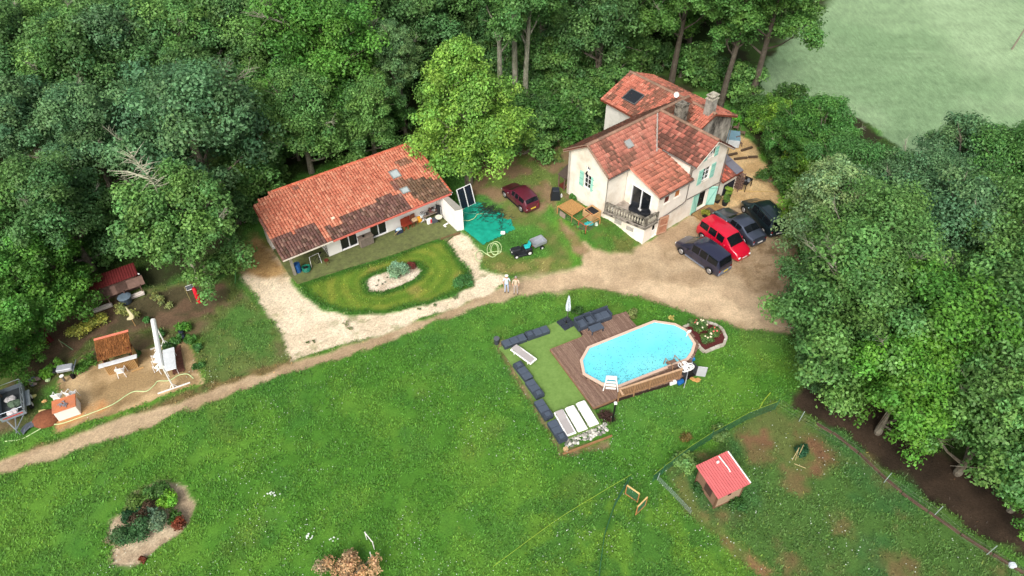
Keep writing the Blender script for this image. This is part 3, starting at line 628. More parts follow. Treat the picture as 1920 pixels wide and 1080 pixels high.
for (P, Q, n) in ((A_, B_, 14), (B_, C_, 5)):
    for i in range(n):
        q = P.lerp(Q, (i + .8) / (n + .6)); piece('baluster', bme, house, (q.x, q.y, 0))
for q in (A_, B_, C_): MB().box((q.x, q.y, 2.2), (.22, .22, .78)).build('balustrade_post', STONE, house)
# basement grilles and openings
for t in (1.3, 2.4):
    q = Vector((-.95, 3.5, 0)).lerp(Vector((0, 0, 0)), t / L_); o = MB().box((0, 0, 0), (.64, .04, .4)).build('vent_grille', mat('grille', (190,186,176)), house, loc=(q.x - .03, q.y, 1.17 if t < 2 else 1.0), rot=(0, 0, math.atan2(-3.5, .95)))
    b = MB()
    for k in range(6): b.box((-.27 + k * .108, -.03, 0), (.035, .02, .36))
    b.build('grille_bar', mat('grille_dark', (96,92,86)), o)
MB().box((1.28, .1, .42), (.62, .05, .62)).build('basement_door', WHITEWALL, house)
o = MB().box((.45, 0, 0), (.9, .06, 1.75)).build('cellar_door', RUST, house, loc=(1.66, -.05, .95), rot=(0, 0, R(-12)), label='weathered pinkish wooden cellar door standing open')
b = MB(); b.box((.45, -.05, .8), (.9, .04, .1)); b.box((.45, -.05, 0), (.9, .04, .1)); b.box((.45, -.05, -.8), (.9, .04, .1)); b.box((.04, -.05, 0), (.08, .04, 1.6)); b.box((.86, -.05, 0), (.08, .04, 1.6)); b.build('door_brace', mat('rail_wood', (176,140,116), var=.2), o)
# skylights
def skylight(parent, O, U, S, u, s, w_, h_, m_=PIPE, gl=None):
    O = Vector(O); U = Vector(U).normalized(); S = Vector(S).normalized(); N_ = U.cross(S).normalized()
    if N_.z < 0: N_ = -N_
    M_ = Matrix((( U.x, S.x, N_.x, 0), (U.y, S.y, N_.y, 0), (U.z, S.z, N_.z, 0), (0, 0, 0, 1))); c = O + U * u + S * s + N_ * .1
    M_ = Matrix.Translation(c) @ M_
    def bx(mb, dx, dy, sx, sy, z0_, sz): mb.box((0, 0, 0), (sx, sy, sz), M=M_ @ Matrix.Translation((dx, dy, z0_)))
    f = MB(); t = .07
    bx(f, -w_ / 2, 0, t, h_, .03, .14); bx(f, w_ / 2, 0, t, h_, .03, .14); bx(f, 0, -h_ / 2, w_ + t, t, .03, .14); bx(f, 0, h_ / 2, w_ + t, t, .03, .14)
    o = f.build('skylight', m_, parent); g_ = MB(); bx(g_, 0, 0, w_ - t, h_ - t, .04, .03); g_.build('pane', gl or GLASS, o)
skylight(house, (7.2, 2.75, zC(7.2)), (0, 1, 0), (cc_, 0, .417 * cc_), 7.4, 1.7, 1.5, 1.25, mat('skylight_frame', (86,88,88)))
skylight(house, (-1.35, 3.15, ze), (1, 0, 0), Sv, 3.55, 1.75, .55, .62, mat('zinc_flash', (150,150,146)), mat('grey_pane', (150,154,152), rough=.3))
# chimneys
def chimney(x, y, z0_, z1_, wx, wy, m_, cap):
    o = MB().box((x, y, (z0_ + z1_) / 2), (wx, wy, z1_ - z0_)).build('chimney', m_, house)
    if cap:
        c = MB(); c.box((x, y, z1_ + .04), (wx + .12, wy + .12, .08))
        for q in (-1, 1):
            for r_ in (-1, 1): c.box((x + q * wx * .38, y + r_ * wy * .38, z1_ + .2), (.09, .09, .24))
        c.box((x, y, z1_ + .35), (wx + .08, wy + .08, .07)); c.box((x, y, z1_ + .42), (wx * .6, wy * .6, .08)); c.build('chimney_cap', STONE_L, o)
    else:
        MB().box((x, y, z1_ + .03), (wx + .1, wy + .1, .1)).box((x, y, z1_ + .12), (wx * .7, wy * .7, .1)).build('chimney_cap', STONE, o)
chimney(8.05, 4.35, 5.6, 7.75, .9, .7, STONE, False); chimney(10.7, 3.4, 6.0, 7.75, .85, .6, mat('grey_render', (152,148,138), var=.2, scale=4, col2=(90,86,78), c2=.6), True)
# annex at the east corner
an = MB(); wall_holes(an, (9.22, .02), (1, 0), 2.75, -.1, 1.95, []); an.prism([(11.7, .3), (11.97, .3), (11.97, 2.3), (11.7, 2.3)], -.1, 2.2); an.build('annex_wall', PLASTER, house)
hh = 2.7; dzz = .85; nn_ = math.hypot(hh, dzz)
O = (9.3, -.35, 1.98); Ua = (1, 0, 0); Sa = (0, hh / nn_, dzz / nn_)
underlay(house, O, Ua, Sa, [(0, 0), (2.75, 0), (2.75, nn_), (0, nn_)]); tiled(house, O, Ua, Sa, [(0, 0), (1.75, 0), (1.75, nn_), (0, nn_)], clay((184,96,76), (110,70,60), .55), 'barrel', seed=11)
for k in range(2):
    MB().slab([Vector(O) + Vector(Ua) * (1.8 + a_) + Vector(Sa) * b_ + Vector((0, 0, .08)) for a_, b_ in ((0, k * 1.4), (.98, k * 1.4), (.98, k * 1.4 + 1.36), (0, k * 1.4 + 1.36))], .05).build('roof_panel', mat('grey_panel', (112,112,122), rough=.35, var=.1), house)
MB().box((10.9, -.02, .55), (1.5, .05, 1.15)).build('dark_board', mat('navy_board', (34,38,50)), house)
# lamp and dish
DSC = .7
ds = thing('satellite_dish', 'small white satellite dish standing on the ridge beside the left chimney', 'satellite dish', hp(9.75, 6.3, 6.5), HRZ)
mb = MB(); n = 14
vs = [(0, 0, 0)]; fs = []
for j in (1, 2, 3):
    for i in range(n): t = 2 * math.pi * i / n; r_ = .075 * j; vs.append((r_ * math.cos(t), .18 * (j / 3) ** 2 * -1, r_ * math.sin(t) * 1.1))
for i in range(n): fs.append((0, 1 + i, 1 + (i + 1) % n))
for j in range(2):
    for i in range(n): a_ = 1 + j * n; fs.append((a_ + i, a_ + n + i, a_ + n + (i + 1) % n, a_ + (i + 1) % n))
mb.add(vs, fs).build('reflector', DISH, ds, loc=(0, 0, .75), rot=(R(-20), 0, R(-62)))
MB().tube([(0, 0, 0), (0, .05, .75)], .025, 6).build('mast', PIPE, ds)
# ================================================================== LONG TILED BUILDING (local x along the front, y to the rear)
lb = thing('garden_annexe', 'long low white building with a moss-patched orange tiled roof and sliding doors', 'building', (LO.x, LO.y, 0), LRZ)
w = MB()
wall_holes(w, (0, 0), (1, 0), 9.9, -.1, 2.35, [(1.12, 2.6, .08, 1.95), (3.72, 5.2, .08, 1.95)])
w.prism([(0, .28), (.25, .28), (.25, 3.4), (0, 3.4)], -.1, 2.6)
w.prism([(-3.3, 3.4), (.25, 3.4), (.25, 3.65), (-3.3, 3.65)], -.1, 3.0)
w.prism([(-3.3, 3.65), (-3.05, 3.65), (-3.05, 4.6), (-3.3, 4.6)], -.1, 3.4); w.prism([(9.65, .28), (9.9, .28), (9.9, 4.6), (9.65, 4.6)], -.1, 2.6); w.prism([(-3.3, 4.4), (9.9, 4.4), (9.9, 4.65), (-3.3, 4.65)], -.1, 3.5)
w.build('wall', WHITEWALL, lb)
wg = MB().slab([(9.92, .0, 2.32), (10.25, .0, 2.32), (10.52, -3.25, 2.15), (9.94, -3.05, 2.15)], 2.3).build('wing_wall', WHITEWALL, lb)
MB().slab([(9.9, 0.05, 2.36), (10.28, 0.05, 2.36), (10.55, -3.28, 2.19), (9.9, -3.08, 2.19)], .035).build('wall_coping', mat('coping', (150,146,138)), lb)
for (a, b) in ((1.12, 2.6), (3.72, 5.2)):
    f = MB(); c = (a + b) / 2; f.box((c, .1, 1.92), (b - a, .07, .06)); f.box((c, .1, .11), (b - a, .07, .06)); f.box((a + .03, .1, 1.01), (.06, .07, 1.74)); f.box((b - .03, .1, 1.01), (.06, .07, 1.74)); f.box((c, .1, 1.01), (.07, .07, 1.74))
    o = f.build('sliding_door', WPVC, lb)
    for q in (-1, 1): MB().box((c + q * (b - a) / 4, .13, 1.01), ((b - a) / 2 - .1, .02, 1.74)).build('pane', GLASS, o)
    if a > 3: MB().box((c - .34, .09, 1.3), (.5, .02, .04)).build('glazing_bar', WPVC, o)
MB().box((3.2, .8, 1.2), (5.6, .05, 2.2)).build('room_shade_box', DARK, lb)  # dark sheet behind the doors, painted as indoor shade
MB().box((-3.02, -.42, 1.12), (.2, .2, 2.26)).build('porch_post', mat('post_grey', (136,130,120), var=.2), lb)
# roof
RS = .266; nr = math.hypot(1, RS); u0, u1 = -3.75, 10.72; ev = -1.2; zE = 2.42
O = (u0, ev, zE); Sv = (0, 1 / nr, RS / nr); Lr = 6.15 * nr
polyR = [(0, 0), (u1 - u0, 0), (u1 - u0, Lr), (2.1, Lr + .1), (.15, Lr - .62)]
underlay(lb, O, (1, 0, 0), Sv, polyR, (92,46,34))
def longcol(u, s, rd):
    x = u; base = (180,108,84)
    base = mixc(base, (208,152,124), min(.7, .4 * abs(rd.gauss(0, .8))))
    if rd.random() < .10: base = mixc(base, (150,80,62), .5)
    n = float(fbm(np.array(x), np.array(s * 2.0), 1.6, 13, 4)) - .5 + rd.uniform(-.05, .05); m = 0
    edge = 1.9 + (u - 5) * .07 + n * 1.6
    if 0 <= u < 3.5 and s < 2.2 + n * .8: m = 1
    if 4.1 < u < 10.9 and s < (1.45 if u < 5.5 else 1.75) + n * 1.9 + (.35 if 8.6 < u < 10 else 0): m = 1
    if 3.5 < u < 4.1 and n > .18: m = .6
    if 11.6 < u and s < 2.7 - abs(u - 12.6) * .35 + n * 2.2 and s > (13.4 - u) * .9 - 1.0: m = 1
    if 10.6 < u < 12 and 2.0 < s < 3.4 and n > -.05: m = .8
    if u > 12.0 and s > 2.6 and n > .14: m = .7
    if u < .35 and s > 3: m = .6
    if s > 5 and u > 9.5 and n > .12: m = .7
    if m: 
        mc = (100,74,68) if u < 11 else (98,80,62)
        if rd.random() < .3: mc = mixc(mc, (150,124,108), .7 * rd.random())
        if rd.random() < .2: mc = mixc(mc, (70,56,46), .7)
        base = mixc(base, mc, m * rd.uniform(.85, 1.0))
    return base
tiled(lb, O, (1, 0, 0), Sv, polyR, longcol, 'barrel', w=.235, l=.36, seed=20)
rc = lambda u, s, rd: mixc((200,112,84), (170,84,62), rd.random())
zt = zE + 6.15 * RS; ridge(lb, (u0 + 2.0, ev + 6.2, zt + .03), (u1, ev + 6.15, zt + .03), rc, .11, 9, .4)
ridge(lb, (u1 + .02, ev + .05, zE + .06), (u1 + .02, ev + 6.1, zt + .06), rc, .08, 10, .4)
# rear slope
O2 = (u1, ev + 6.15 + 3.0, zt - 3.0 * RS); 0 and tiled(lb, O2, (-1, 0, 0), (0, -1 / nr, RS / nr), [(0, 0), (u1 - u0, 0), (u1 - u0 - .4, 3.0 * nr), (0, 3.0 * nr)], longcol, 'barrel', w=.235, l=.36, seed=21)
0 and underlay(lb, O2, (-1, 0, 0), (0, -1 / nr, RS / nr), [(0, 0), (u1 - u0, 0), (u1 - u0 - .4, 3.0 * nr), (0, 3.0 * nr)])
MB().box(((u0 + u1) / 2 + 2.0, ev - .05, zE - .03), (u1 - u0 - 4.0, .06, .15)).build('fascia_board', mat('salmon_paint', (206,110,96), rough=.6, var=.06), lb)
MB().box((u0 + 1.98, ev - .05, zE - .02), (3.96, .06, .10)).build('fascia_board', mat('fascia_cream', (206,196,182)), lb)
MB().tube([(u1 + .1, ev - .05, zE + .02), (u1 + .1, ev + 6.1, zt)], .03, 4).build('verge_trim', WPVC, lb)
MB().tube([(u1 - .05, ev - .1, zE - .06), (u1 - .05, ev + .3, 2.2), (10.0, -.12, 2.1), (9.96, -.1, .1)], .035, 6).build('drain_pipe', WPVC, lb)
skylight(lb, O, (1, 0, 0), Sv, 11.35, 3.75, .72, .8, mat('skylight_frame2', (130,132,128)), mat('grey_pane2', (166,176,176), rough=.25))
skylight(lb, O, (1, 0, 0), Sv, 11.2, 1.85, .62, .55, mat('skylight_frame2', (130,132,128)), mat('grey_pane2', (166,176,176)))
MB().box((u0 + 4.9, 0, 0), (.28, .22, .05)).build('loose_tile', mat('pale_tile', (222,196,172)), lb, loc=(0, ev + 1.75, zE + 1.75 * RS + .16), rot=(R(15), 0, 0))
# green carpet terrace
def gl2(*pts): return [tuple(at(a, b, 0)[:2]) for a, b in pts]
tp = gl2((541,514),(558,533),(640,507),(740,477),(825,447),(838,453),(858,436)); q1 = lp(10.4, -3.1); 
poly = tp + [tuple(lp(9.94, -3.0)[:2]), tuple(lp(9.9, -.02)[:2]), tuple(lp(0, -.02)[:2]), tuple(lp(.0, 3.4)[:2]), tuple(lp(-3.3, 3.4)[:2])]
TURF = mat('olive_carpet', (104,112,66), rough=.95, var=.2, scale=5, col2=(84,88,56), c2=.55)
o = MB().prism(poly, -.1, .085).build('terrace_carpet', TURF); o['kind'] = 'structure'
MB().prism([tuple(v) for v in (lambda a, b: [(a.x, a.y), (b.x, b.y), (b.x + .06, b.y - .12), (a.x + .06, a.y - .12)])(at(826, 449, 0), at(862, 436, 0))], -.1, .13).build('terrace_edging', mat('edging_wood', (104,84,56), var=.2), kind='structure')
# ---- clutter along the front of the building
def lt(name, label, cat, x, y, rz=0, z=.085, group=None): return thing(name, label, cat, lp(x, y, z), LRZ + rz, group)
GREY_W = mat('grey_wood', (128,116,104), rough=.8, var=.2, scale=6, stretch=(1, 1, 5))
t = lt('storage_cabinet', 'low weathered grey cabinet between the two sliding doors', 'cabinet', 3.1, -.35)
MB().rbox((0, 0, .42), (1.15, .5, .78), .02).build('carcass', GREY_W, t); MB().box((0, 0, .83), (1.2, .55, .04)).build('top', GREY_W, t)
for q in (-.28, .28): MB().box((q, -.27, .42), (.52, .03, .7)).build('door', mat('grey_wood2', (112,102,92), var=.25, scale=5), t)
t = lt('plant_pot', 'small dark pot standing on the grey cabinet', 'pot', 2.95, -.35, z=.93); MB().cyl((0, 0, 0), (0, 0, .12), .08, .11, 8).build('pot', DARK, t)
def dining_chair(x, y, rz, label, col):
    t = lt('wooden_chair', label, 'chair', x, y, rz, group='wooden chairs against the white wall'); m_ = mat('chair_%d_%d' % col[:2], col, rough=.6, var=.15)
    MB().box((0, 0, .44), (.44, .42, .05)).build('seat', m_, t); MB().box((0, .2, .74), (.44, .04, .5)).build('backrest', m_, t)
    for a in (-.18, .18):
        for b in (-.17, .17): MB().box((a, b, .21), (.045, .045, .42)).build('leg', m_, t)
    return t
dining_chair(6.55, -.45, .1, 'reddish wooden chair with a red seat against the white wall', (138,56,38)); dining_chair(6.98, -.42, 0, 'second reddish chair, right beside the first', (126,50,36)); dining_chair(7.5, -.4, .15, 'brown chair carrying a pale box, left of the yellow bag', (116,70,52))
t = lt('cardboard_box', 'open pale cardboard box on the brown chair', 'box', 7.5, -.45, .1, z=.56); MB().box((0, 0, .1), (.4, .3, .18)).build('carton', mat('pale_card', (206,176,140)), t); 
t = lt('yellow_bag', 'crumpled yellow bag against the white wall', 'bag', 7.95, -.35); MB().ball((0, 0, .32), (.28, .2, .32), 9, 6, jit=.18).build('bag_body', mat('yellow_plastic', (226,160,42), rough=.5), t)
t = lt('white_wire_rack', 'white wire shelf and basin beside the yellow bag', 'rack', 8.3, -.3); MB().box((0, 0, .5), (.5, .4, .03)).box((0, 0, .1), (.5, .4, .03)).build('shelf', WPVC, t)
for a in (-.24, .24): MB().tube([(a, -.18, 0), (a, -.18, .8), (a, .18, .8), (a, .18, 0)], .015, 4).build('side_frame', WPVC, t)
MB().rbox((0, 0, .6), (.42, .34, .15), .04).build('basin', mat('pale_blue', (196,206,208)), t)
t = lt('blue_basket', 'navy basket of pale blue cloths left of the red chairs', 'basket', 5.95, -.55); MB().rbox((0, 0, .16), (.6, .4, .3), .05).build('basket_body', mat('navy', (44,52,72)), t); MB().ball((0, 0, .36), (.27, .18, .1), 8, 5, jit=.25).build('cloth', mat('pale_blue_cloth', (170,196,214)), t)
t = lt('leaning_board', 'small pale plywood board leaning at the corner left of the basket', 'board', 5.62, -.75, R(20)); MB().box((0, 0, .2), (.42, .02, .4), rx=R(30)).build('panel', mat('plywood', (206,182,140)), t)
cl = [('dark cloth heap', (58,52,50)), ('brown cloth heap', (98,70,58)), ('grey blanket heap', (120,118,116)), ('plum cloth heap', (84,44,50))]
t = lt('clothes_heap', 'long heap of dark and grey clothes on a table by the wall', 'clothes', 9.0, -.45); 
MB().box((0, 0, .62), (1.5, .6, .04)).build('table_top', GREY_W, t)
for a in (-.7, .7):
    for b in (-.25, .25): MB().box((a, b, .3), (.05, .05, .6)).build('table_leg', GREY_W, t)
rdd = random.Random(4)
for i in range(13): MB().ball((rdd.uniform(-.7, .7), rdd.uniform(-.22, .22), .74 + rdd.uniform(0, .12)), (rdd.uniform(.12, .24), rdd.uniform(.1, .18), .12), 8, 5, jit=.25, rnd=rdd).build('garment', mat('garment%d' % (i % 5), [(48,44,46), (96,70,60), (128,126,124), (84,44,50), (66,70,80)][i % 5], var=.3, scale=8), t)
t = lt('folded_cushion_chair', 'black padded folding chair standing upright in the corner', 'chair', 9.6, -.75, R(-60)); MB().rbox((0, 0, .75), (.5, .1, 1.1), .04, rx=R(-8)).build('backrest', mat('black_pad', (34,34,36)), t); MB().tube([(-.25, .1, 0), (-.25, 0, 1.2)], .018, 4).tube([(.25, .1, 0), (.25, 0, 1.2)], .018, 4).build('frame', WPVC, t)
t = lt('round_side_table', 'round cream side table in front of the black folding chair', 'table', 9.35, -1.25); MB().cyl((0, 0, .5), (0, 0, .54), .3, .3, 16).build('table_top', mat('cream', (216,212,192)), t); MB().cyl((0, 0, 0), (0, 0, .5), .03, .03, 6).build('leg', DARK, t); MB().tube([(-.2, 0, .02), (.2, 0, .02)], .02, 4).tube([(0, -.2, .02), (0, .2, .02)], .02, 4).build('foot', DARK, t)
t = lt('shopping_bag', 'white bag with a red panel in front of the clothes heap', 'bag', 8.6, -.95); MB().rbox((0, 0, .26), (.45, .22, .5), .05).build('bag_body', mat('white_plastic', (222,220,220)), t); MB().box((.1, -.12, .26), (.14, .01, .4)).build('red_panel', mat('bright_red', (208,44,52)), t)
t = lt('white_offcut', 'white L-shaped panel offcut lying on the carpet', 'panel', 9.6, -1.9, R(10)); MB().box((0, 0, .04), (.5, .12, .06)).box((-.2, -.15, .04), (.12, .2, .06)).build('panel_body', WPVC, t)
t = lt('grey_crate', 'dark grey plastic crate before the clothes heap', 'crate', 9.05, -1.0); MB().rbox((0, 0, .17), (.5, .36, .34), .03).build('crate_body', mat('slate', (74,80,88)), t)
# things under the left porch
t = lt('blue_drum', 'blue plastic drum beside the porch post', 'drum', -2.65, -.25); MB().cyl((0, 0, 0), (0, 0, .75), .24, .24, 12).build('drum_body', mat('drum_blue', (36,82,140), rough=.45), t); MB().cyl((0, 0, .75), (0, 0, .79), .25, .25, 12).build('lid', mat('drum_blue', (36,82,140)), t)
t = lt('garden_hose_reel', 'coiled teal hose beside the blue drum', 'hose', -2.1, -.55)
MB().tube([(.3 * math.cos(a * .5), .3 * math.sin(a * .5), .05 + a * .008) for a in range(52)], .03, 5).build('hose_coil', mat('teal_hose', (24,120,98), rough=.4), t); MB().ball((0, 0, .2), (.24, .24, .2), 8, 5).build('black_sack', mat('black_plastic', (26,28,30), rough=.35), t)
t = lt('metal_frame', 'white metal folding frame under the porch roof', 'frame', -1.3, -.4); MB().tube([(-.35, 0, 0), (-.3, .1, .95), (.45, .1, 1.0), (.5, 0, 0)], .02, 5).build('frame_tube', WPVC, t)
t = lt('bicycle', 'dark bicycle leaning under the porch roof', 'bicycle', -.5, -.1, R(15))
for a in (-.5, .5):
    wv = MB().tube([(a + .31 * math.cos(k * .4488), 0, .33 + .31 * math.sin(k * .4488)) for k in range(15)], .022, 5).build('wheel', mat('rubber', (28,28,28)), t); MB().tube([(a - .3, 0, .33), (a + .3, 0, .33)], .006, 3).tube([(a, 0, .03), (a, 0, .63)], .006, 3).build('spokes', PIPE, wv)
MB().tube([(-.5, 0, .33), (-.15, 0, .75), (.35, 0, .78), (0, 0, .3), (-.15, 0, .75)], .02, 5).tube([(.5, 0, .33), (.35, 0, .82), (.38, 0, .95)], .02, 5).tube([(-.5, 0, .33), (0, 0, .3)], .015, 5).build('bicycle_frame', mat('dark_metal', (44,40,40), rough=.4), t)
MB().rbox((-.17, 0, .84), (.24, .12, .06), .03).build('saddle', DARK, t); MB().tube([(.38, -.25, .95), (.38, .25, .95)], .015, 5).build('handlebar', DARK, t)
t = lt('wooden_stool', 'brown stool beside the bicycle', 'stool', .1 - .6, -.75); MB().cyl((0, 0, .4), (0, 0, .45), .18, .18, 10).build('seat', BROWN, t)
for a in range(3): MB().tube([(.1 * math.cos(a * 2.1), .1 * math.sin(a * 2.1), .4), (.2 * math.cos(a * 2.1), .2 * math.sin(a * 2.1), 0)], .015, 4).build('leg', BROWN, t)
# glass lean-to screens at the right end, by the tarp
sc_ = thing('screen_panels', 'two dark navy panels in a white frame beside the building end', 'panel', at(862, 392, 0), math.atan2(at(887, 380, 0).y - at(862, 392, 0).y, at(887, 380, 0).x - at(862, 392, 0).x))
Ls = (at(887, 380, 0) - at(862, 392, 0)).length
for k in (0, 1):
    MB().box((Ls * (k + .5) / 2, 0, .95), (Ls / 2 - .1, .06, 1.75), rx=R(-18)).build('panel', mat('navy_glass', (26,34,48), rough=.25, spec=.6), sc_)
f = MB()
for k in range(3): f.box((Ls * k / 2, 0, .95), (.07, .1, 1.85), rx=R(-18))
f.tube([(0, .28, 1.83), (Ls, .28, 1.83)], .04, 4); f.tube([(0, -.28, .07), (Ls, -.28, .07)], .04, 4); f.build('frame', WPVC, sc_)
# ================================================================== POOL, DECK AND LOUNGE CORNER
def zp(x, y, z=0.0): return at(900 + x / 3.376, 540 + y / 3.376, z)
ZT, ZD, ZRIM = .13, .32, .55
SYN = mat('synthetic_turf', (112,142,72), rough=.95, var=.10, scale=6, col2=(98,128,60), c2=.55)
DECKW = [mat('deck_wood_%d' % i, c, rough=.8, var=.28, scale=5, bump=.003, col2=c2_, c2=.58, stretch=(1, 6, 1)) for i, (c, c2_) in enumerate([((130,104,90), (88,68,58)), ((118,92,80), (160,136,118)), ((106,82,70), (142,116,100)), ((142,116,100), (98,76,64))])]
RATTAN = mat('charcoal_rattan', (58,66,78), rough=.65, var=.15, scale=30); PAD = mat('charcoal_cushion', (74,84,98), rough=.85, var=.10, scale=4, bump=.004)
WHITEP = mat('white_resin', (232,230,226), rough=.45, var=.03); GREYMESH = mat('grey_sling', (166,160,158), rough=.85, var=.06, scale=20)
turfp = [tuple(zp(*q, ZT)[:2]) for q in ((118,378),(300,290),(500,205),(560,190),(640,262),(655,305),(443,388),(718,760),(770,860),(520,972),(395,760),(250,560),(150,405))]
o = MB().prism(turfp, -.15, ZT).build('turf_platform', SYN); o['kind'] = 'structure'
# deck
dk = thing('pool_deck', 'L-shaped dark brown plank deck wrapped round the pool', 'deck', (0, 0, 0))
P0 = zp(718, 760, ZD); A1 = (zp(443, 388, ZD) - P0); B1 = (zp(860, 700, ZD) - P0); A1.z = B1.z = 0; ua = A1.normalized(); ub = Vector((ua.y, -ua.x, 0))
deckp = [tuple(zp(*q, ZD)[:2]) for q in ((443,388),(655,305),(628,262),(800,185),(925,150),(990,240),(1240,225),(1335,270),(1390,360),(1340,470),(1285,560),(1252,585),(875,700),(860,702),(718,760))]
poolp = [tuple(zp(*q, ZRIM)[:2]) for q in ((632,455),(680,370),(1100,203),(1235,222),(1312,262),(1368,350),(1352,410),(1320,455),(885,627),(768,612),(650,545))]
cpool = Vector((sum(p[0] for p in poolp) / len(poolp), sum(p[1] for p in poolp) / len(poolp), 0))
poolin = [(cpool.x + (p[0] - cpool.x) * .985, cpool.y + (p[1] - cpool.y) * .985) for p in poolp]
bw = .145; rdk = random.Random(3); nb = 0
for i in range(-60, 80):
    b0 = (i + .5) * bw; seg = None; a = -12.0
    while a < 16:
        q = P0 + ua * a + ub * b0; ins = inpoly(q.x, q.y, deckp) and not inpoly(q.x, q.y, poolin)
        if ins and seg is None: seg = a
        if (not ins) and seg is not None:
            s0 = seg; 
            while s0 < a - .12:
                s1 = min(a, s0 + rdk.choice([2.4, 3.0, 3.6])); 
                if a - s1 < .5: s1 = a
                c_ = P0 + ua * ((s0 + s1) / 2) + ub * b0
                MB().box((0, 0, 0), (s1 - s0 - .012, bw - .014, .03)).build('board', rdk.choice(DECKW), dk, loc=(c_.x, c_.y, ZD - .015 + rdk.uniform(-.003, .003)), rot=(0, 0, math.atan2(ua.y, ua.x))); nb += 1
                s0 = s1
            seg = None
        a += .03
MB().prism([(P0.x + (p[0] - P0.x) * .995, P0.y + (p[1] - P0.y) * .995) for p in deckp], -.2, ZD - .06).build('deck_frame', mat('deck_frame_brown', (52,38,32), var=.2), dk)  # dark brown frame under the boards
for (q0, q1) in (((718,760),(860,702)), ((443,388),(718,760)), ((443,388),(655,305))):
    a = zp(*q0, ZD); b = zp(*q1, ZD); MB().box(((a.x + b.x) / 2, (a.y + b.y) / 2, ZD - .07), ((b - a).length, .035, .16), rz=math.atan2(b.y - a.y, b.x - a.x)).build('edge_board', mat('edge_plank', (138,104,80), var=.2, scale=4), dk)
# railing
rl = thing('deck_railing', 'brown wooden balustrade along the lower side of the deck', 'railing', (0, 0, 0))
R0 = zp(874, 700, ZD); R1 = zp(1262, 572, ZD); dR = (R1 - R0); Lr_ = dR.length; angR = math.atan2(dR.y, dR.x)
RW = mat('railing_wood', (154,118,86), rough=.8, var=.2, scale=4); RW2 = mat('railing_top', (190,156,124), rough=.8, var=.15, scale=4)
n = 36
for i in range(n):
    q = R0.lerp(R1, (i + .5) / n); MB().box((0, 0, .48), (.075, .03, .78)).build('baluster', RW, rl, loc=(q.x, q.y, ZD), rot=(0, 0, angR))
for t in (0, .25, .5, .75, 1):
    q = R0.lerp(R1, t); MB().box((0, 0, .33), (.09, .09, 1.3)).build('post', RW, rl, loc=(q.x, q.y, ZD), rot=(0, 0, angR))
m_ = (R0 + R1) / 2
MB().box((m_.x, m_.y, ZD + .98), (Lr_ + .12, .12, .045), rz=angR).build('top_rail', RW2, rl); MB().box((m_.x, m_.y, ZD + .1), (Lr_, .045, .08), rz=angR).build('bottom_rail', RW, rl)
nR = Vector((-dR.y, dR.x, 0)).normalized(); q = R0 - nR * .0; MB().box((R0.x + nR.x * -.22, R0.y + nR.y * -.22, ZD + .96), (.12, .5, .045), rz=angR).build('top_rail', RW2, rl)
st = thing('wooden_steps', 'wooden pool steps with side rails at the far end of the railing', 'steps', zp(1215, 512, ZD), angR)
for a in (-.35, .35): MB().tube([(a, -.5, 0), (a, -.45, .9), (a, .45, .75), (a, .5, 0)], .035, 4).build('side_rail', RW, st)
for k in range(3): MB().box((0, -.35 + k * .3, .12 + k * .16), (.7, .24, .04)).build('tread', DECKW[0], st)
# pool
pl = thing('swimming_pool', 'elongated eight-sided swimming pool with bright turquoise water and a pink-beige rim', 'pool', (cpool.x, cpool.y, 0))
def off(poly, k): 
    n = len(poly); out = []
    for i in range(n):
        a = Vector(poly[i - 1]); b = Vector(poly[i]); c = Vector(poly[(i + 1) % n]); d1 = (b - a).normalized(); d2 = (c - b).normalized(); nn = Vector((d1.y + d2.y, -(d1.x + d2.x))).normalized()
        ct = Vector((b.x - cpool.x, b.y - cpool.y)); nn = nn if nn.dot(ct) > 0 else -nn; out.append(tuple(b + nn * k))
    return out
loc0 = lambda poly: [(p[0] - cpool.x, p[1] - cpool.y) for p in poly]
inner = loc0(off(poolp, -.20)); outer = loc0(poolp); RIM = mat('pool_rim', (214,184,164), rough=.6, var=.06, scale=3); n = len(outer)
for i in range(n):
    j = (i + 1) % n; MB().slab([(*inner[i], ZRIM), (*inner[j], ZRIM), (*outer[j], ZRIM), (*outer[i], ZRIM)] if True else [], .05).build('rim_plate', RIM, pl)
wl = MB()
for i in range(n):
    j = (i + 1) % n; a = outer[i]; b = outer[j]; k = .97; wl.add([(a[0] * k, a[1] * k, -.1), (b[0] * k, b[1] * k, -.1), (b[0] * k, b[1] * k, ZRIM - .05), (a[0] * k, a[1] * k, ZRIM - .05)], [(0, 1, 2, 3)])
wl.build('pool_wall', mat('pool_wall', (190,170,150), var=.1), pl)
LIN = mat('pool_liner', (104,206,222), rough=.6, var=.04, scale=1.2)
ln = MB()
for i in range(n):
    j = (i + 1) % n; ln.add([(*inner[i], ZRIM - .04), (*inner[j], ZRIM - .04), (*inner[j], ZRIM - .38), (*inner[i], ZRIM - .38)], [(0, 1, 2, 3)])
ln.build('liner', LIN, pl)
wm = bpy.data.materials.new('pool_water'); wm.use_nodes = True; nt = wm.node_tree; N_ = nt.nodes; b_ = N_['Principled BSDF']
tc = N_.new('ShaderNodeTexCoord'); nz = N_.new('ShaderNodeTexNoise'); nz.inputs['Scale'].default_value = .35; nz.inputs['Detail'].default_value = 3; nt.links.new(tc.outputs['Object'], nz.inputs['Vector'])
cr = N_.new('ShaderNodeValToRGB'); cr.color_ramp.elements[0].position = .35; cr.color_ramp.elements[1].position = .68; cr.color_ramp.elements[0].color = (*lin((104,208,226)), 1); cr.color_ramp.elements[1].color = (*lin((126,220,232)), 1)
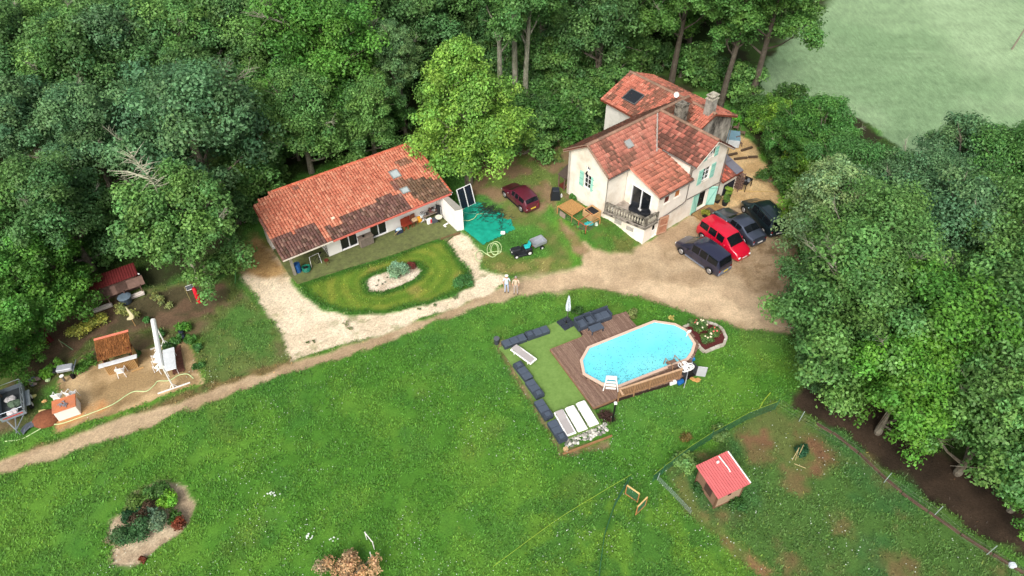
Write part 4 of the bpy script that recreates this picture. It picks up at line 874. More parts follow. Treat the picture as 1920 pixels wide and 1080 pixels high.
nt.links.new(nz.outputs['Fac'], cr.inputs[0]); nt.links.new(cr.outputs[0], b_.inputs['Base Color']); b_.inputs['Roughness'].default_value = .12; b_.inputs['Specular IOR Level'].default_value = .4
n2 = N_.new('ShaderNodeTexNoise'); n2.inputs['Scale'].default_value = 5; n2.inputs['Detail'].default_value = 3; nt.links.new(tc.outputs['Object'], n2.inputs['Vector']); bp = N_.new('ShaderNodeBump'); bp.inputs['Distance'].default_value = .02; bp.inputs['Strength'].default_value = .5; nt.links.new(n2.outputs['Fac'], bp.inputs['Height']); nt.links.new(bp.outputs[0], b_.inputs['Normal'])
MB().add([(*p, ZRIM - .12) for p in inner], [tuple(range(n))]).build('water', wm, pl)
lf = MB(); rr_ = random.Random(8); cnt = 0
while cnt < 600:
    x = rr_.uniform(-4, 4); y = rr_.uniform(-4, 4)
    if not inpoly(x, y, inner): continue
    q = Vector((x, y, 0)); d_ = (q + cpool - R0); fr = d_.dot(dR.normalized()) / Lr_; dist = nR.dot(d_)
    if rr_.random() > math.exp(-max(0, dist - .3) / 1.1) * (1.15 - .5 * fr) and rr_.random() > .02: continue
    a = rr_.uniform(0, 6.28); s_ = rr_.uniform(.02, .055); lf.add([(x + s_ * math.cos(a), y + s_ * math.sin(a), ZRIM - .112), (x - s_ * .5 * math.sin(a), y + s_ * .5 * math.cos(a), ZRIM - .110), (x - s_ * math.cos(a), y - s_ * math.sin(a), ZRIM - .112), (x + s_ * .5 * math.sin(a), y - s_ * .5 * math.cos(a), ZRIM - .110)], [(0, 1, 2, 3)]); cnt += 1
tag(lf.build('floating_leaves', mat('wet_leaf', (52,104,96), var=.3)), 'small dark leaves floating in the lower side of the pool', 'leaves', kind='stuff').location = (cpool.x, cpool.y, 0)
# white ladder, skimmer paddle
ld = thing('pool_ladder', 'white plastic ladder over the near rim of the pool', 'ladder', zp(828, 600, ZRIM), math.atan2((zp(880,640,.3) - zp(775,632,.3)).y, (zp(880,640,.3) - zp(775,632,.3)).x))
for a in (-.32, .32): MB().tube([(a * 1.5, -.55, -.2), (a, -.1, .5), (a, .12, .52), (a, .22, -.2)], .035, 5).build('side_rail', WHITEP, ld)
for k in range(3): MB().box((0, -.15 - k * .13, .15 - k * .15 + .1), (.66, .14, .03)).build('tread', WHITEP, ld)
MB().rbox((0, .02, .5), (.66, .3, .05), .02).build('platform', WHITEP, ld)
sk = thing('pool_paddle', 'white rounded paddle standing on the right end of the pool rim', 'pool fitting', zp(1308, 300, ZRIM), R(20))
MB().ball((.12, 0, .34), (.2, .035, .17), 12, 6).build('disc', WHITEP, sk); MB().tube([(-.02, 0, -.1), (.05, 0, .25)], .03, 6).build('stem', WHITEP, sk)
# ---- benches
def low_bench(q0, q1, label, small_end=0):
    z = ZT; a = zp(*q0, z + .3); b = zp(*q1, z + .3); d_ = b - a; L = d_.length; t = thing('low_bench', label, 'bench', ((a.x + b.x) / 2, (a.y + b.y) / 2, z), math.atan2(d_.y, d_.x), 'charcoal low benches edging the turf')
    MB().rbox((0, 0, .14), (L, .62, .26), .02).build('base', RATTAN, t)
    xs = [(-L / 2, -L / 6), (-L / 6, L / 6), (L / 6, L / 2)]
    for i, (p, q) in enumerate(xs):
        lidh = .04 if i != small_end else .09
        MB().rbox(((p + q) / 2, 0, .27 + lidh / 2), (q - p - .03, .6, lidh), .02).build('pad', PAD if i != small_end else RATTAN, t)
    if small_end is not None:
        p, q = xs[small_end]; MB().rbox(((p + q) / 2, 0, .375), ((q - p) * .6, .32, .03), .02).build('lid', PAD, t)
    return t
low_bench((145,355), (287,303), 'charcoal low bench at the upper left corner of the turf, next to the black bin', None)
low_bench((292,300), (432,252), 'charcoal low bench on the upper edge nearest the parasol base', 0)
low_bench((232,470), (312,572), 'charcoal low bench just below the grey lounger lying alone', 0)
low_bench((310,582), (384,682), 'charcoal low bench second down the left edge of the turf', 2)
low_bench((368,708), (440,818), 'charcoal low bench third down the left edge of the turf', 2)
low_bench((452,838), (530,960), 'charcoal low bench beside the row of three loungers', 2)
def lounger(q0, q1, label, m_):
    a = zp(*q0, ZT + .25); b = zp(*q1, ZT + .25); d_ = b - a; t = thing('sun_lounger', label, 'sun lounger', ((a.x + b.x) / 2, (a.y + b.y) / 2, ZT), math.atan2(d_.y, d_.x), 'white framed sun loungers')
    L = 1.9; W = .66
    f = MB()
    for s_ in (-1, 1): f.rbox((0, s_ * (W / 2 - .04), .3), (L, .09, .07), .03)
    f.rbox((-L / 2 + .07, 0, .31), (.14, W, .08), .04); f.rbox((L / 2 - .06, 0, .3), (.12, W, .08), .04); f.build('frame', WHITEP, t)
    MB().rbox((.28, 0, .31), (1.18, W - .18, .03), .01).build('seat', m_, t)
    MB().rbox((-.58, 0, .37), (.66, W - .16, .03), .01, ry=R(10)).build('backrest', m_, t)
    for x in (-.62, .62):
        for y in (-.26, .26): MB().box((x, y, .14), (.07, .05, .28)).build('leg', WHITEP, t)
    for y in (-.3, .3): MB().box((-.05, y * 1.05, .27), (.3, .03, .07)).build('armrest', mat('taupe', (120,108,100)), t)
lounger((222,385), (330,462), 'white framed lounger with grey sling lying alone at the left of the turf', GREYMESH)
lounger((503,795), (573,918), 'white framed lounger with grey sling, leftmost of the row of three', GREYMESH)
lounger((572,768), (645,892), 'all white lounger in the middle of the row of three', WHITEP)
lounger((640,735), (718,862), 'all white lounger nearest the deck in the row of three', WHITEP)
# ---- sofa set
sa = math.atan2((zp(805,190,.6) - zp(630,255,.6)).y, (zp(805,190,.6) - zp(630,255,.6)).x)
def sofa(q, w_, label, seats):
    p = zp(*q, ZD + .35); t = thing('garden_sofa' if seats > 1 else 'garden_armchair', label, 'sofa' if seats > 1 else 'armchair', (p.x, p.y, ZD), sa, None if seats > 1 else 'charcoal armchairs beside the sofa')
    MB().rbox((0, 0, .16), (w_, .78, .28), .02).build('base', RATTAN, t); MB().rbox((0, .33, .5), (w_, .12, .5), .03).build('backrest', RATTAN, t)
    for s_ in (-1, 1): MB().rbox((s_ * (w_ / 2 - .06), -.03, .42), (.12, .7, .36), .03).build('armrest', RATTAN, t)
    for k in range(seats): MB().rbox((-w_ / 2 + .12 + (w_ - .24) * (k + .5) / seats, -.05, .37), ((w_ - .26) / seats, .6, .12), .03).build('cushion', PAD, t)
sofa((640, 222), .82, 'charcoal rattan armchair furthest left, nearest the turf', 1); sofa((690, 200), .82, 'charcoal rattan armchair next to the two-seat sofa', 1); sofa((765, 175), 1.45, 'charcoal rattan two-seat sofa on the deck', 2)
p = zp(735, 250, ZD + .35); t = thing('coffee_table', 'charcoal low table in front of the sofa set', 'table', (p.x, p.y, ZD), sa)
MB().rbox((0, 0, .37), (1.0, .58, .05), .02).build('table_top', PAD, t)
for a in (-.44, .44):
    for b in (-.24, .24): MB().box((a, b, .17), (.06, .06, .34)).build('leg', RATTAN, t)
# parasol
p = zp(553, 190, ZT); t = thing('closed_parasol', 'closed pale grey parasol standing behind the turf', 'parasol', (p.x, p.y, 0), 0)
MB().tube([(0, 0, 0), (0, 0, 2.45)], .025, 6).build('pole', PIPE, t)
mb = MB(); n = 12; zs = [.95, 1.3, 1.8, 2.2, 2.42]; rs2 = [.15, .17, .12, .07, .02]; vs = []; fs = []
for z, r_ in zip(zs, rs2):
    for k in range(n): a = 2 * math.pi * k / n; q = r_ * (1.2 if k % 2 else .7); vs.append((q * math.cos(a), q * math.sin(a), z))
for j in range(4):
    for k in range(n): fs.append((j * n + k, j * n + (k + 1) % n, (j + 1) * n + (k + 1) % n, (j + 1) * n + k))
mb.add(vs, fs).build('folded_canopy', mat('pale_canvas', (196,204,212), rough=.9, var=.06), t, smooth=False)
p = zp(545, 225, ZT); t = thing('parasol_base', 'four black square slabs of a parasol base on the turf', 'parasol base', (p.x, p.y, ZT), sa + .15)
for a in (-1, 1):
    for b in (-1, 1): MB().rbox((a * .26, b * .26, .04), (.49, .49, .07), .03).build('slab', mat('black_slab', (48,54,64), rough=.6), t)
MB().cyl((0, 0, .07), (0, 0, .3), .04, .04, 8).build('socket', DARK, t)
p = zp(106, 350, 0); t = thing('black_bin', 'round dark grey bin at the upper left corner of the turf', 'bin', (p.x, p.y, 0)); MB().cyl((0, 0, 0), (0, 0, .5), .17, .2, 14).build('bin_body', mat('dark_grey_bin', (62,66,72), rough=.5), t); MB().cyl((0, 0, .5), (0, 0, .54), .21, .2, 14).build('lid', mat('bin_lid', (88,92,98), rough=.5), t)
# lamp post
p = zp(838, 845, 0); t = thing('garden_lamp', 'black post with a small white lamp below the deck corner', 'lamp post', p); MB().tube([(0, 0, 0), (0, 0, 1.85)], .055, 8).build('post', mat('black_metal', (22,22,24), rough=.5), t); MB().rbox((0, 0, 1.92), (.2, .2, .08), .03).build('lamp_head', WHITEP, t)
# rock strip
t = thing('rock_border', 'strip of white and grey rocks at the bottom edge of the turf', 'rock border', zp(660, 960, 0)); rk = random.Random(5); c0 = zp(660, 960, 0)
for i in range(120):
    u = rk.random(); v = rk.uniform(-.5, .5); a = zp(545 + 255 * u, 985 - 100 * u + v * 62, 0) - c0; r_ = rk.uniform(.05, .15)
    MB().ball((0, 0, .03), (r_, r_ * rk.uniform(.6, 1), r_ * .6), 7, 4, jit=.25, rnd=rk).build('rock', mat('rock%d' % (i % 3), [(206,202,192), (158,156,148), (112,114,104)][i % 3], var=.2, scale=6), t, loc=(a.x, a.y, .02), rot=(0, 0, rk.random() * 6))
a = zp(525, 1055, 0); b = zp(835, 938, 0); t = thing('border_plank', 'long brown edging plank below the rock border', 'plank', ((a.x + b.x) / 2, (a.y + b.y) / 2, 0), math.atan2(b.y - a.y, b.x - a.x)); MB().box((0, 0, .05), ((b - a).length, .1, .14)).build('plank', mat('old_plank', (142,108,72), var=.2, scale=4), t)
t = thing('stone_block', 'square sandy block at the lower tip of the turf', 'block', zp(542, 1025, 0), .4); MB().rbox((0, 0, .1), (.28, .24, .2), .03).build('block', mat('sand_block', (188,158,116)), t)
p = zp(792, 812, 0); t = thing('mulch_heap', 'low heap of dark bark mulch beside the lamp post', 'mulch', p); mb = MB(); rk = random.Random(9)
for i in range(90): a = rk.uniform(0, 6.28); q = rk.random() ** .5; mb.box((q * .62 * math.cos(a), q * .45 * math.sin(a), .05 + .1 * (1 - q)), (.12, .05, .03), rz=rk.random() * 6, rx=rk.uniform(-.6, .6))
mb.build('bark_chips', mat('bark_chip', (62,42,36), var=.35, scale=8), t, kind='stuff')
# ---- flower bed right of the pool
fb = thing('stone_ring', 'low ring of pale stone blocks round the rose bed by the pool', 'stone edging', zp(1450, 310, 0)); c0 = zp(1450, 310, 0)
ring = [(1285,245),(1345,222),(1420,210),(1480,222),(1535,255),(1560,310),(1545,352),(1490,372),(1425,400),(1395,375),(1365,330)]
pts = [zp(*q, .2) for q in ring]; bl = []
for i in range(len(pts) - 1):
    a, b = pts[i], pts[i + 1]; L = (b - a).length; k = max(1, round(L / .42))
    for j in range(k):
        m0 = a.lerp(b, (j + .5) / k); MB().rbox((0, 0, .11), (L / k - .03, .2, .2 + rk.uniform(-.03, .03)), .02).build('stone_block', [STONE_L, mat('pale_block', (186,180,168), var=.2, scale=5)][(i + j) % 2], fb, loc=(m0.x - c0.x, m0.y - c0.y, 0), rot=(0, 0, math.atan2(b.y - a.y, b.x - a.x) + rk.uniform(-.05, .05)))
mp = [(p.x, p.y) for p in pts]; o = MB().prism(mp, -.1, .1).build('bed_soil', mat('red_mulch', (88,40,38), rough=.95, var=.35, scale=9, bump=.02)); o['kind'] = 'structure'
# ================================================================== VEHICLES
RUB = mat('tyre_rubber', (26,26,27), rough=.85, var=.1); ALLOY = mat('alloy', (168,168,170), rough=.35, metal=.6, var=.05)
BLACKP = mat('black_trim', (30,31,33), rough=.55); LAMP = mat('lamp_glass', (222,224,222), rough=.15, spec=.8); TAIL = mat('tail_lamp', (120,14,20), rough=.2, spec=.6)
PLATE_W = mat('plate_white', (222,222,218)); PLATE_Y = mat('plate_yellow', (216,186,60))
def car(label, p, heading, L, W, H, prof, paint, plate='y', roofbars=False, bumper=None, name='parked_car', cat='car', roof=None):
    """prof: list of (x fraction from rear 0 to front 1, lower body top (belt) z, roof z or None, plan half width factor)"""
    t = thing(name, label, cat, (p.x, p.y, float(height(p.x, p.y))), heading)
    secs = []
    for (f, belt, top, wf) in prof:
        x = -L / 2 + L * f; w = W / 2 * wf; zt_ = top if top else belt
        wt = w * (.80 if top else .86)
        if top: pts = [(w * .93, .22), (w, .38), (w * 1.0, belt * .72), (w * .975, belt), (wt + (w - wt) * .25, belt + (zt_ - belt) * .72), (wt, zt_ - .05), (wt * .75, zt_ - .005), (0, zt_ + .02)]
        else: pts = [(w * .93, .22), (w, .38), (w * 1.0, belt * .75), (w * .97, belt - .06), (w * .9, belt - .015), (wt, belt), (wt * .6, belt + .015), (0, belt + .025)]
        secs.append((x, [(a, b) for a, b in pts] + [(-a, b) for a, b in pts[-2::-1]]))
    mb = MB(); n = 15; vs = []; fs = []
    for x, pp in secs: vs += [(x, a, b) for a, b in pp]
    for i in range(len(secs) - 1):
        for k in range(n - 1): fs.append((i * n + k, (i + 1) * n + k, (i + 1) * n + k + 1, i * n + k + 1))
        fs.append((i * n + n - 1, (i + 1) * n + n - 1, (i + 1) * n, i * n))
    fs.append(tuple(range(n))); fs.append(tuple((len(secs) - 1) * n + k for k in range(n - 1, -1, -1)))
    body = mb.add(vs, fs).build('body', paint, t, smooth=True)
    bv = body.modifiers.new('edge', 'EDGE_SPLIT'); bv.split_angle = R(38)
    # glazing: insets of the side bands between cabin stations
    cab = [i for i, q in enumerate(prof) if q[2]]
    def quad(a, b, c, d, ins, out):
        a, b, c, d = map(Vector, (a, b, c, d)); cc_ = (a + b + c + d) / 4; nn = (b - a).cross(d - a).normalized()
        if nn.dot(cc_ - Vector((0, 0, .6))) < 0: nn = -nn
        return [q + (cc_ - q) * ins + nn * out for q in (a, b, c, d)]
    def V(i, k): x, pp = secs[i]; return Vector((x, pp[k][0], pp[k][1]))
    for j in range(len(cab) - 1):
        i, i2 = cab[j], cab[j + 1]
        for s_ in (0, 1):
            ks = (3, 4, 5) if s_ == 0 else (11, 10, 9)
            lo0, lo1 = V(i, ks[0]), V(i2, ks[0]); hi0, hi1 = V(i, ks[2]), V(i2, ks[2])
            mid0, mid1 = V(i, ks[1]), V(i2, ks[1])
            q1 = quad(lo0.lerp(mid0, .1), lo1.lerp(mid1, .1), mid1, mid0, .0, .012); q2 = quad(mid0, mid1, mid1.lerp(hi1, .6), mid0.lerp(hi0, .6), .0, .012)
            dx = (lo1 - lo0).normalized() * .05
            for q in (q1, q2): q[0] += dx; q[3] += dx; q[1] -= dx; q[2] -= dx
            q2[0] = q1[3]; q2[1] = q1[2]
            MB().add(q1 + q2[2:], [(0, 1, 2, 3), (3, 2, 4, 5)]).build('side_window', GLASS_DARK, t)
    i0, i1 = cab[0], cab[-1]
    def screen(ia, ib, nm):
        # between belt station ia (no roof) and cabin station ib: over the top
        ks = [5, 7, 9]; A_ = [V(ia, k) for k in (5, 7, 9)]; B_ = [V(ib, k) for k in (5, 7, 9)]
        up = Vector((0, 0, .02)) + Vector(((.02 if ia > ib else -.02), 0, 0)); g = []
        for q, r_ in zip(A_, B_): g.append(q.lerp(r_, .10) + up); g.append(q.lerp(r_, .92) + up)
        for q in g: q.y *= .93
        MB().add(g, [(0, 2, 3, 1), (2, 4, 5, 3)]).build(nm, GLASS_DARK, t)
    if i1 + 1 < len(prof): screen(i1 + 1, i1, 'windscreen')
    if i0 - 1 >= 0: screen(i0 - 1, i0, 'rear_window')
    # wheels
    wr = .31
    for fx in (.175, .815):
        for s_ in (-1, 1):
            x = -L / 2 + L * fx; y = s_ * (W / 2 - .07); o = bpy.data.objects.new('wheel', None); COL.objects.link(o); o.parent = t; o.location = (x, y, wr)
            MB().tube([(0, s_ * -.1, 0), (0, s_ * .06, 0)], [wr, wr], 18).build('tyre', RUB, o); MB().tube([(0, s_ * .055, 0), (0, s_ * .085, 0)], [wr * .68, wr * .6], 14).build('rim', ALLOY, o)
            ar = MB(); vs = []; m = 12
            for rr in (wr * .98, wr * 1.22):
                for k in range(m + 1): a = math.pi * (k / m) * 1.16 - .25; vs.append((rr * math.cos(a), s_ * .079, rr * math.sin(a)))
            ar.add(vs, [(k, k + 1, m + 2 + k, m + 1 + k) for k in range(m)]).build('wheel_arch', BLACKP, t, loc=(x, y, wr))
    xf = L / 2; xr = -L / 2; zf = prof[-1][1]; zr = prof[0][1]; wf_ = prof[-1][3]; wr_ = prof[0][3]
    MB().rbox((xf - .08, 0, .42), (.3, W * wf_ * 1.0, .3), .08).build('bumper', bumper or paint, t); MB().rbox((xr + .08, 0, .44), (.3, W * wr_ * 1.0, .3), .08).build('bumper', bumper or paint, t)
    for s_ in (-1, 1):
        MB().rbox((xf - .10, s_ * W * wf_ * .37, zf - .1), (.34, .36, .13), .05, rz=s_ * -.25).build('headlight', LAMP, t)
        MB().rbox((xr + .04, s_ * W * wr_ * .42, max(zr - .18, .62)), (.12, .2, .24), .04).build('tail_light', TAIL, t)
        xm = -L / 2 + L * prof[cab[-1]][0] + .25; MB().rbox((xm, s_ * (W / 2 + .07), prof[cab[-1]][1] + .06), (.12, .2, .13), .04).build('wing_mirror', BLACKP if bumper else paint, t)
    MB().box((xr - .075, 0, .52), (.02, .5, .11)).build('number_plate', PLATE_Y if plate == 'y' else PLATE_W, t); MB().box((xf + .075, 0, .42), (.02, .5, .11)).build('number_plate', PLATE_W, t)
    MB().rbox((xf - .0, 0, zf - .2), (.1, W * .42, .1), .03).build('grille', BLACKP, t)
    if roofbars:
        zt_ = max(q[2] for q in prof if q[2]); 
        for s_ in (-1, 1): MB().tube([(xr + L * .1, s_ * W * .36, zt_ - .03), (xr + L * .13, s_ * W * .36, zt_ + .05), (xr + L * .6, s_ * W * .36, zt_ + .05), (xr + L * .63, s_ * W * .36, zt_ - .03)], .02, 5).build('roof_bar', BLACKP, t)
    # door seams, sills and handles
    for s_ in (-1, 1):
        for f in (.36, .58):
            MB().box((-L / 2 + L * f, s_ * (W / 2 + .001), .68), (.012, .012, .62)).build('door_seam', BLACKP, t); MB().rbox((-L / 2 + L * f + .14, s_ * (W / 2 + .006), .82), (.16, .03, .035), .01).build('door_handle', paint, t)
        MB().box((0, s_ * (W / 2 - .0), .3), (L * .44, .04, .12)).build('side_skirt', bumper or BLACKP, t)
    return t
def paint(name, c, **k): return mat(name, c, rough=k.pop('rg', .28), var=.04, scale=2, spec=.5, coat=.8, **k)
MPV = [(0, .82, None, .86), (.012, 1.0, None, .9), (.06, 1.02, 1.60, .95), (.28, 1.0, 1.70, 1.0), (.45, .98, 1.72, 1.0), (.62, .96, 1.66, 1.0), (.84, .92, None, .97), (.96, .74, None, .86), (1.0, .58, None, .74)]
MPV2 = [(0, .8, None, .88), (.01, .98, None, .92), (.05, 1.02, 1.62, .95), (.27, 1.0, 1.70, 1.0), (.46, .98, 1.71, 1.0), (.64, .97, 1.62, 1.0), (.815, .96, None, .97), (.95, .82, None, .88), (1.0, .6, None, .76)]
SEDAN = [(0, .74, None, .82), (.02, .88, None, .88), (.17, .96, None, .96), (.30, .94, 1.32, .98), (.42, .92, 1.40, 1.0), (.56, .91, 1.36, 1.0), (.69, .9, None, .99), (.93, .76, None, .88), (1.0, .52, None, .72)]
HATCH = [(0, .78, None, .86), (.015, .96, None, .9), (.08, .98, 1.36, .95), (.28, .95, 1.42, 1.0), (.42, .93, 1.43, 1.0), (.55, .92, 1.38, 1.0), (.73, .9, None, .98), (.93, .74, None, .88), (1.0, .52, None, .74)]
def place(rear, front, side, L, W):
    """wheel contact points in the photo of the seen side -> centre and heading; side=+1 when the seen side is on the car's left"""
    a = at(*rear, None); b = at(*front, None); d = b - a; d.z = 0; d.normalize(); nrm = Vector((-d.y, d.x, 0)) * side
    c = (a + b) / 2 - nrm * (W / 2 - .05); c -= d * (L * (.815 + .175 - 1) / 2); return c, math.atan2(d.y, d.x)
def Z5(x, y): return (1180 + x / 5.4, 340 + y / 5.4)
c, h = place(Z5(788, 928), Z5(530, 745), 1, 4.5, 1.8); car('dark blue-grey people carrier nearest the pool side, its grey lower trim showing', c, h, 4.5, 1.8, 1.7, MPV, paint('slate_blue_paint', (66,69,96), metal=.75), 'y', bumper=mat('grey_bumper', (112,118,130), rough=.6))
c, h = place(Z5(735, 590), Z5(988, 778), -1, 4.45, 1.8); car('bright pinkish red people carrier between two dark cars', c, h, 4.45, 1.8, 1.7, MPV2, paint('red_paint', (196,16,48)), 'w')
c, h = place(Z5(1135, 622), Z5(905, 440), 1, 4.7, 1.8); car('dark blue-grey saloon parked nose to the house', c, h, 4.7, 1.8, 1.4, SEDAN, paint('graphite_paint', (92,100,118), metal=.75), 'w')
c, h = place(Z5(1345, 530), Z5(1152, 318), 1, 4.6, 1.82); car('black people carrier under the silvery leaved tree', c, h, 4.6, 1.82, 1.72, MPV, paint('black_paint', (54,72,80), metal=.75), 'w', roofbars=True)
def Z6a(x, y): return (820 + x / 4.153, 300 + y / 4.153)
c, h = place(Z6a(648, 416), Z6a(527, 305), 1, 3.75, 1.62); car('small maroon hatchback parked beside the green tarpaulin', c, h, 3.75, 1.62, 1.43, HATCH, paint('maroon_paint', (92,30,48)), 'y')
# ---- ride-on mower with cart
TEAL = mat('teal_plastic', (40,176,176), rough=.45, var=.05)
pa = at(*Z6a(705, 735), 0); pb = at(*Z6a(590, 765), 0); d = pb - pa; t = thing('ride_on_mower', 'black ride-on mower with a turquoise seat on the grass', 'mower', ((pa + pb) / 2) + Vector((.1, .35, 0)), math.atan2(d.y, d.x))
BM = mat('mower_black', (38,40,44), rough=.45)
MB().rbox((.5, 0, .5), (.85, .5, .42), .1).build('bonnet', BM, t); MB().rbox((-.1, 0, .35), (1.3, .45, .16), .04).build('chassis', BM, t); MB().rbox((.05, 0, .2), (.75, 1.05, .16), .06).build('cutting_deck', BM, t)
MB().rbox((-.5, 0, .48), (.6, .8, .14), .06).build('mudguard', BM, t); s_ = MB().rbox((-.42, 0, .62), (.42, .42, .12), .05).build('seat', TEAL, t); MB().rbox((-.64, 0, .82), (.12, .42, .38), .05, ry=R(-12)).build('backrest', TEAL, s_)
MB().tube([(.2, 0, .65), (-.05, 0, .88)], .03, 6).build('steering_column', BM, t); MB().tube([(-.05 + .05 * math.cos(k * .698), .16 * math.sin(k * .698), .9 + .12 * math.cos(k * .698)) for k in range(10)], .02, 5).build('steering_wheel', BM, t)
for s_ in (-1, 1):
    MB().rbox((.9, s_ * .15, .55), (.06, .12, .1), .02).build('headlight', LAMP, t)
    for (x, r_, nm) in ((-.5, .25, 'rear_wheel'), (.62, .19, 'front_wheel')):
        o = bpy.data.objects.new(nm, None); COL.objects.link(o); o.parent = t; o.location = (x, s_ * .4, r_)
        MB().tube([(0, s_ * -.1, 0), (0, s_ * .1, 0)], r_, 14).build('tyre', RUB, o); MB().tube([(0, s_ * .09, 0), (0, s_ * .115, 0)], r_ * .55, 10).build('rim', WHITEP, o)
pc = at(*Z6a(785, 690), 0) + Vector((0, .25, 0)); pm = (pa + pb) / 2 + Vector((.1, .35, 0)); d2 = pm - pc; t = thing('mower_cart', 'small grey tipping cart hitched to the mower', 'cart', pc, math.atan2(d2.y, d2.x))
CG = mat('cart_grey', (166,170,176), rough=.45, metal=.3, var=.06)
MB().box((0, 0, .42), (1.1, .8, .03)).build('tray_floor', CG, t)
for s_ in (-1, 1): MB().box((0, s_ * .41, .56), (1.1, .03, .3), rx=s_ * R(-8)).build('tray_side', CG, t)
MB().box((-.55, 0, .56), (.03, .8, .3)).build('tailboard', CG, t); MB().box((.56, 0, .58), (.03, .8, .34)).build('headboard', CG, t)
MB().box((.9, 0, .3), (.8, .05, .05)).build('drawbar', mat('orange_red_paint', (188,70,36)), t); MB().box((0, 0, .33), (.1, .8, .1)).build('axle', BM, t)
for s_ in (-1, 1):
    o = MB().tube([(0, s_ * -.05, 0), (0, s_ * .05, 0)], .2, 14).build('wheel', RUB, t, loc=(-.05, s_ * .5, .2)); MB().tube([(0, s_ * .045, 0), (0, s_ * .06, 0)], .09, 10).build('rim', WHITEP, o)
# ================================================================== GARDEN CORNER AT THE LEFT
def Zl(x, y, z=0.0): return at(160 + x / 6.0, 580 + y / 6.0, z)
def Zm(x, y, z=0.0): return at(0 + x / 4.91, 620 + y / 4.91, z)
def Zn(x, y, z=0.0): return at(150 + x / 7.68, 490 + y / 7.68, z)
def dirang(a, b): return math.atan2(b.y - a.y, b.x - a.x)
# folded white awning: two T-feet, two posts, long cassette on top
SG0 = 0.02
a = Zl(1000, 890); b = Zl(905, 400); t = thing('folded_awning', 'white freestanding awning, folded into one long cassette above a white table', 'awning', ((a + b) / 2), dirang(a, b)); L = (b - a).length; hA = 2.3
for s_ in (-1, 1):
    MB().box((s_ * L / 2, 0, .04), (.07, 2.0, .07)).build('foot', WHITEP, t); MB().tube([(s_ * L / 2, 0, .04), (s_ * L / 2, 0, hA)], .045, 8).build('post', WHITEP, t)
    MB().tube([(s_ * L / 2, 0, .5), (s_ * L / 2, .25, .06)], .02, 5).tube([(s_ * L / 2, 0, .5), (s_ * L / 2, -.25, .06)], .02, 5).build('brace', WHITEP, t)
cs0 = Zl(870, 640, hA); cs1 = Zl(785, 110, hA); mid = (cs0 + cs1) / 2; Lc = (cs1 - cs0).length
MB().tube([(-Lc / 2, 0, 0), (Lc / 2, 0, 0)], .17, 10).build('cassette', mat('canvas_white', (226,226,222), rough=.7, var=.05, scale=6), t, loc=(0, 0, hA + .05)); 
MB().box((0, .0, hA - .1), (L, .06, .08)).build('beam', WHITEP, t)
for k in range(4):
    x = -Lc / 2 + .2 + k * .42; MB().tube([(x, .05, hA - .1), (x - .05, .42, hA - .3)], .03, 5).build('folding_arm', WHITEP, t)
# table under it
a = Zl(965, 440, .74); b = Zl(990, 680, .74); c = Zl(900, 440, .74); t = thing('white_table', 'long white folding table under the awning cassette', 'table', (Zl(945, 560, .74).x, Zl(945, 560, .74).y, 0), dirang(a, b)); L = (a - b).length
MB().rbox((0, 0, .73), (L, .75, .05), .02).build('table_top', mat('table_white', (206,210,212), rough=.5), t)
for q in (-1, 1): MB().tube([(q * L * .42, -.3, 0), (q * L * .38, -.3, .7), (q * L * .38, .3, .7), (q * L * .42, .3, 0)], .02, 5).build('leg', WHITEP, t)
def resin_chair(p, rz, label, group='white plastic garden chairs'):
    t = thing('plastic_chair', label, 'chair', p, rz, group); MB().rbox((0, 0, .42), (.44, .44, .05), .02).build('seat', WHITEP, t); MB().rbox((-.22, 0, .66), (.05, .44, .44), .02, ry=R(-12)).build('backrest', WHITEP, t)
    for s_ in (-1, 1): MB().tube([(-.2, s_ * .25, .62), (.22, s_ * .26, .62), (.26, s_ * .27, 0)], .025, 5).build('armrest', WHITEP, t); MB().tube([(-.18, s_ * .2, .42), (-.26, s_ * .24, 0)], .025, 5).build('leg', WHITEP, t)
    return t
resin_chair(Zl(425, 735), R(105), 'white plastic armchair in front of the thatched bar hut'); resin_chair(Zl(850, 690), R(160), 'white plastic armchair at the lower end of the table under the awning')
for i, (x, y) in enumerate(((835, 620), (830, 560))): resin_chair(Zl(x, y), R(175), 'white plastic chair on the left side of the table, %s' % ('middle one' if i == 0 else 'furthest up'))
# wooden pallet decking behind the table
c0 = Zl(1030, 570); t = thing('pallet_floor', 'dark brown slatted pallet floor to the right of the white table', 'pallet', c0, dirang(Zl(1010, 410), Zl(1060, 700))); L = (Zl(1010, 410) - Zl(1060, 700)).length; k_ = 9
for i in range(k_): MB().box((-L / 2 + L * (i + .5) / k_, 0, .06), (L / k_ - .03, .75, .03)).build('slat', mat('dark_slat', (94,60,48), var=.3, scale=5), t)
for q in (-.3, .3): MB().box((0, q, .02), (L, .06, .05)).build('bearer', DARK, t)
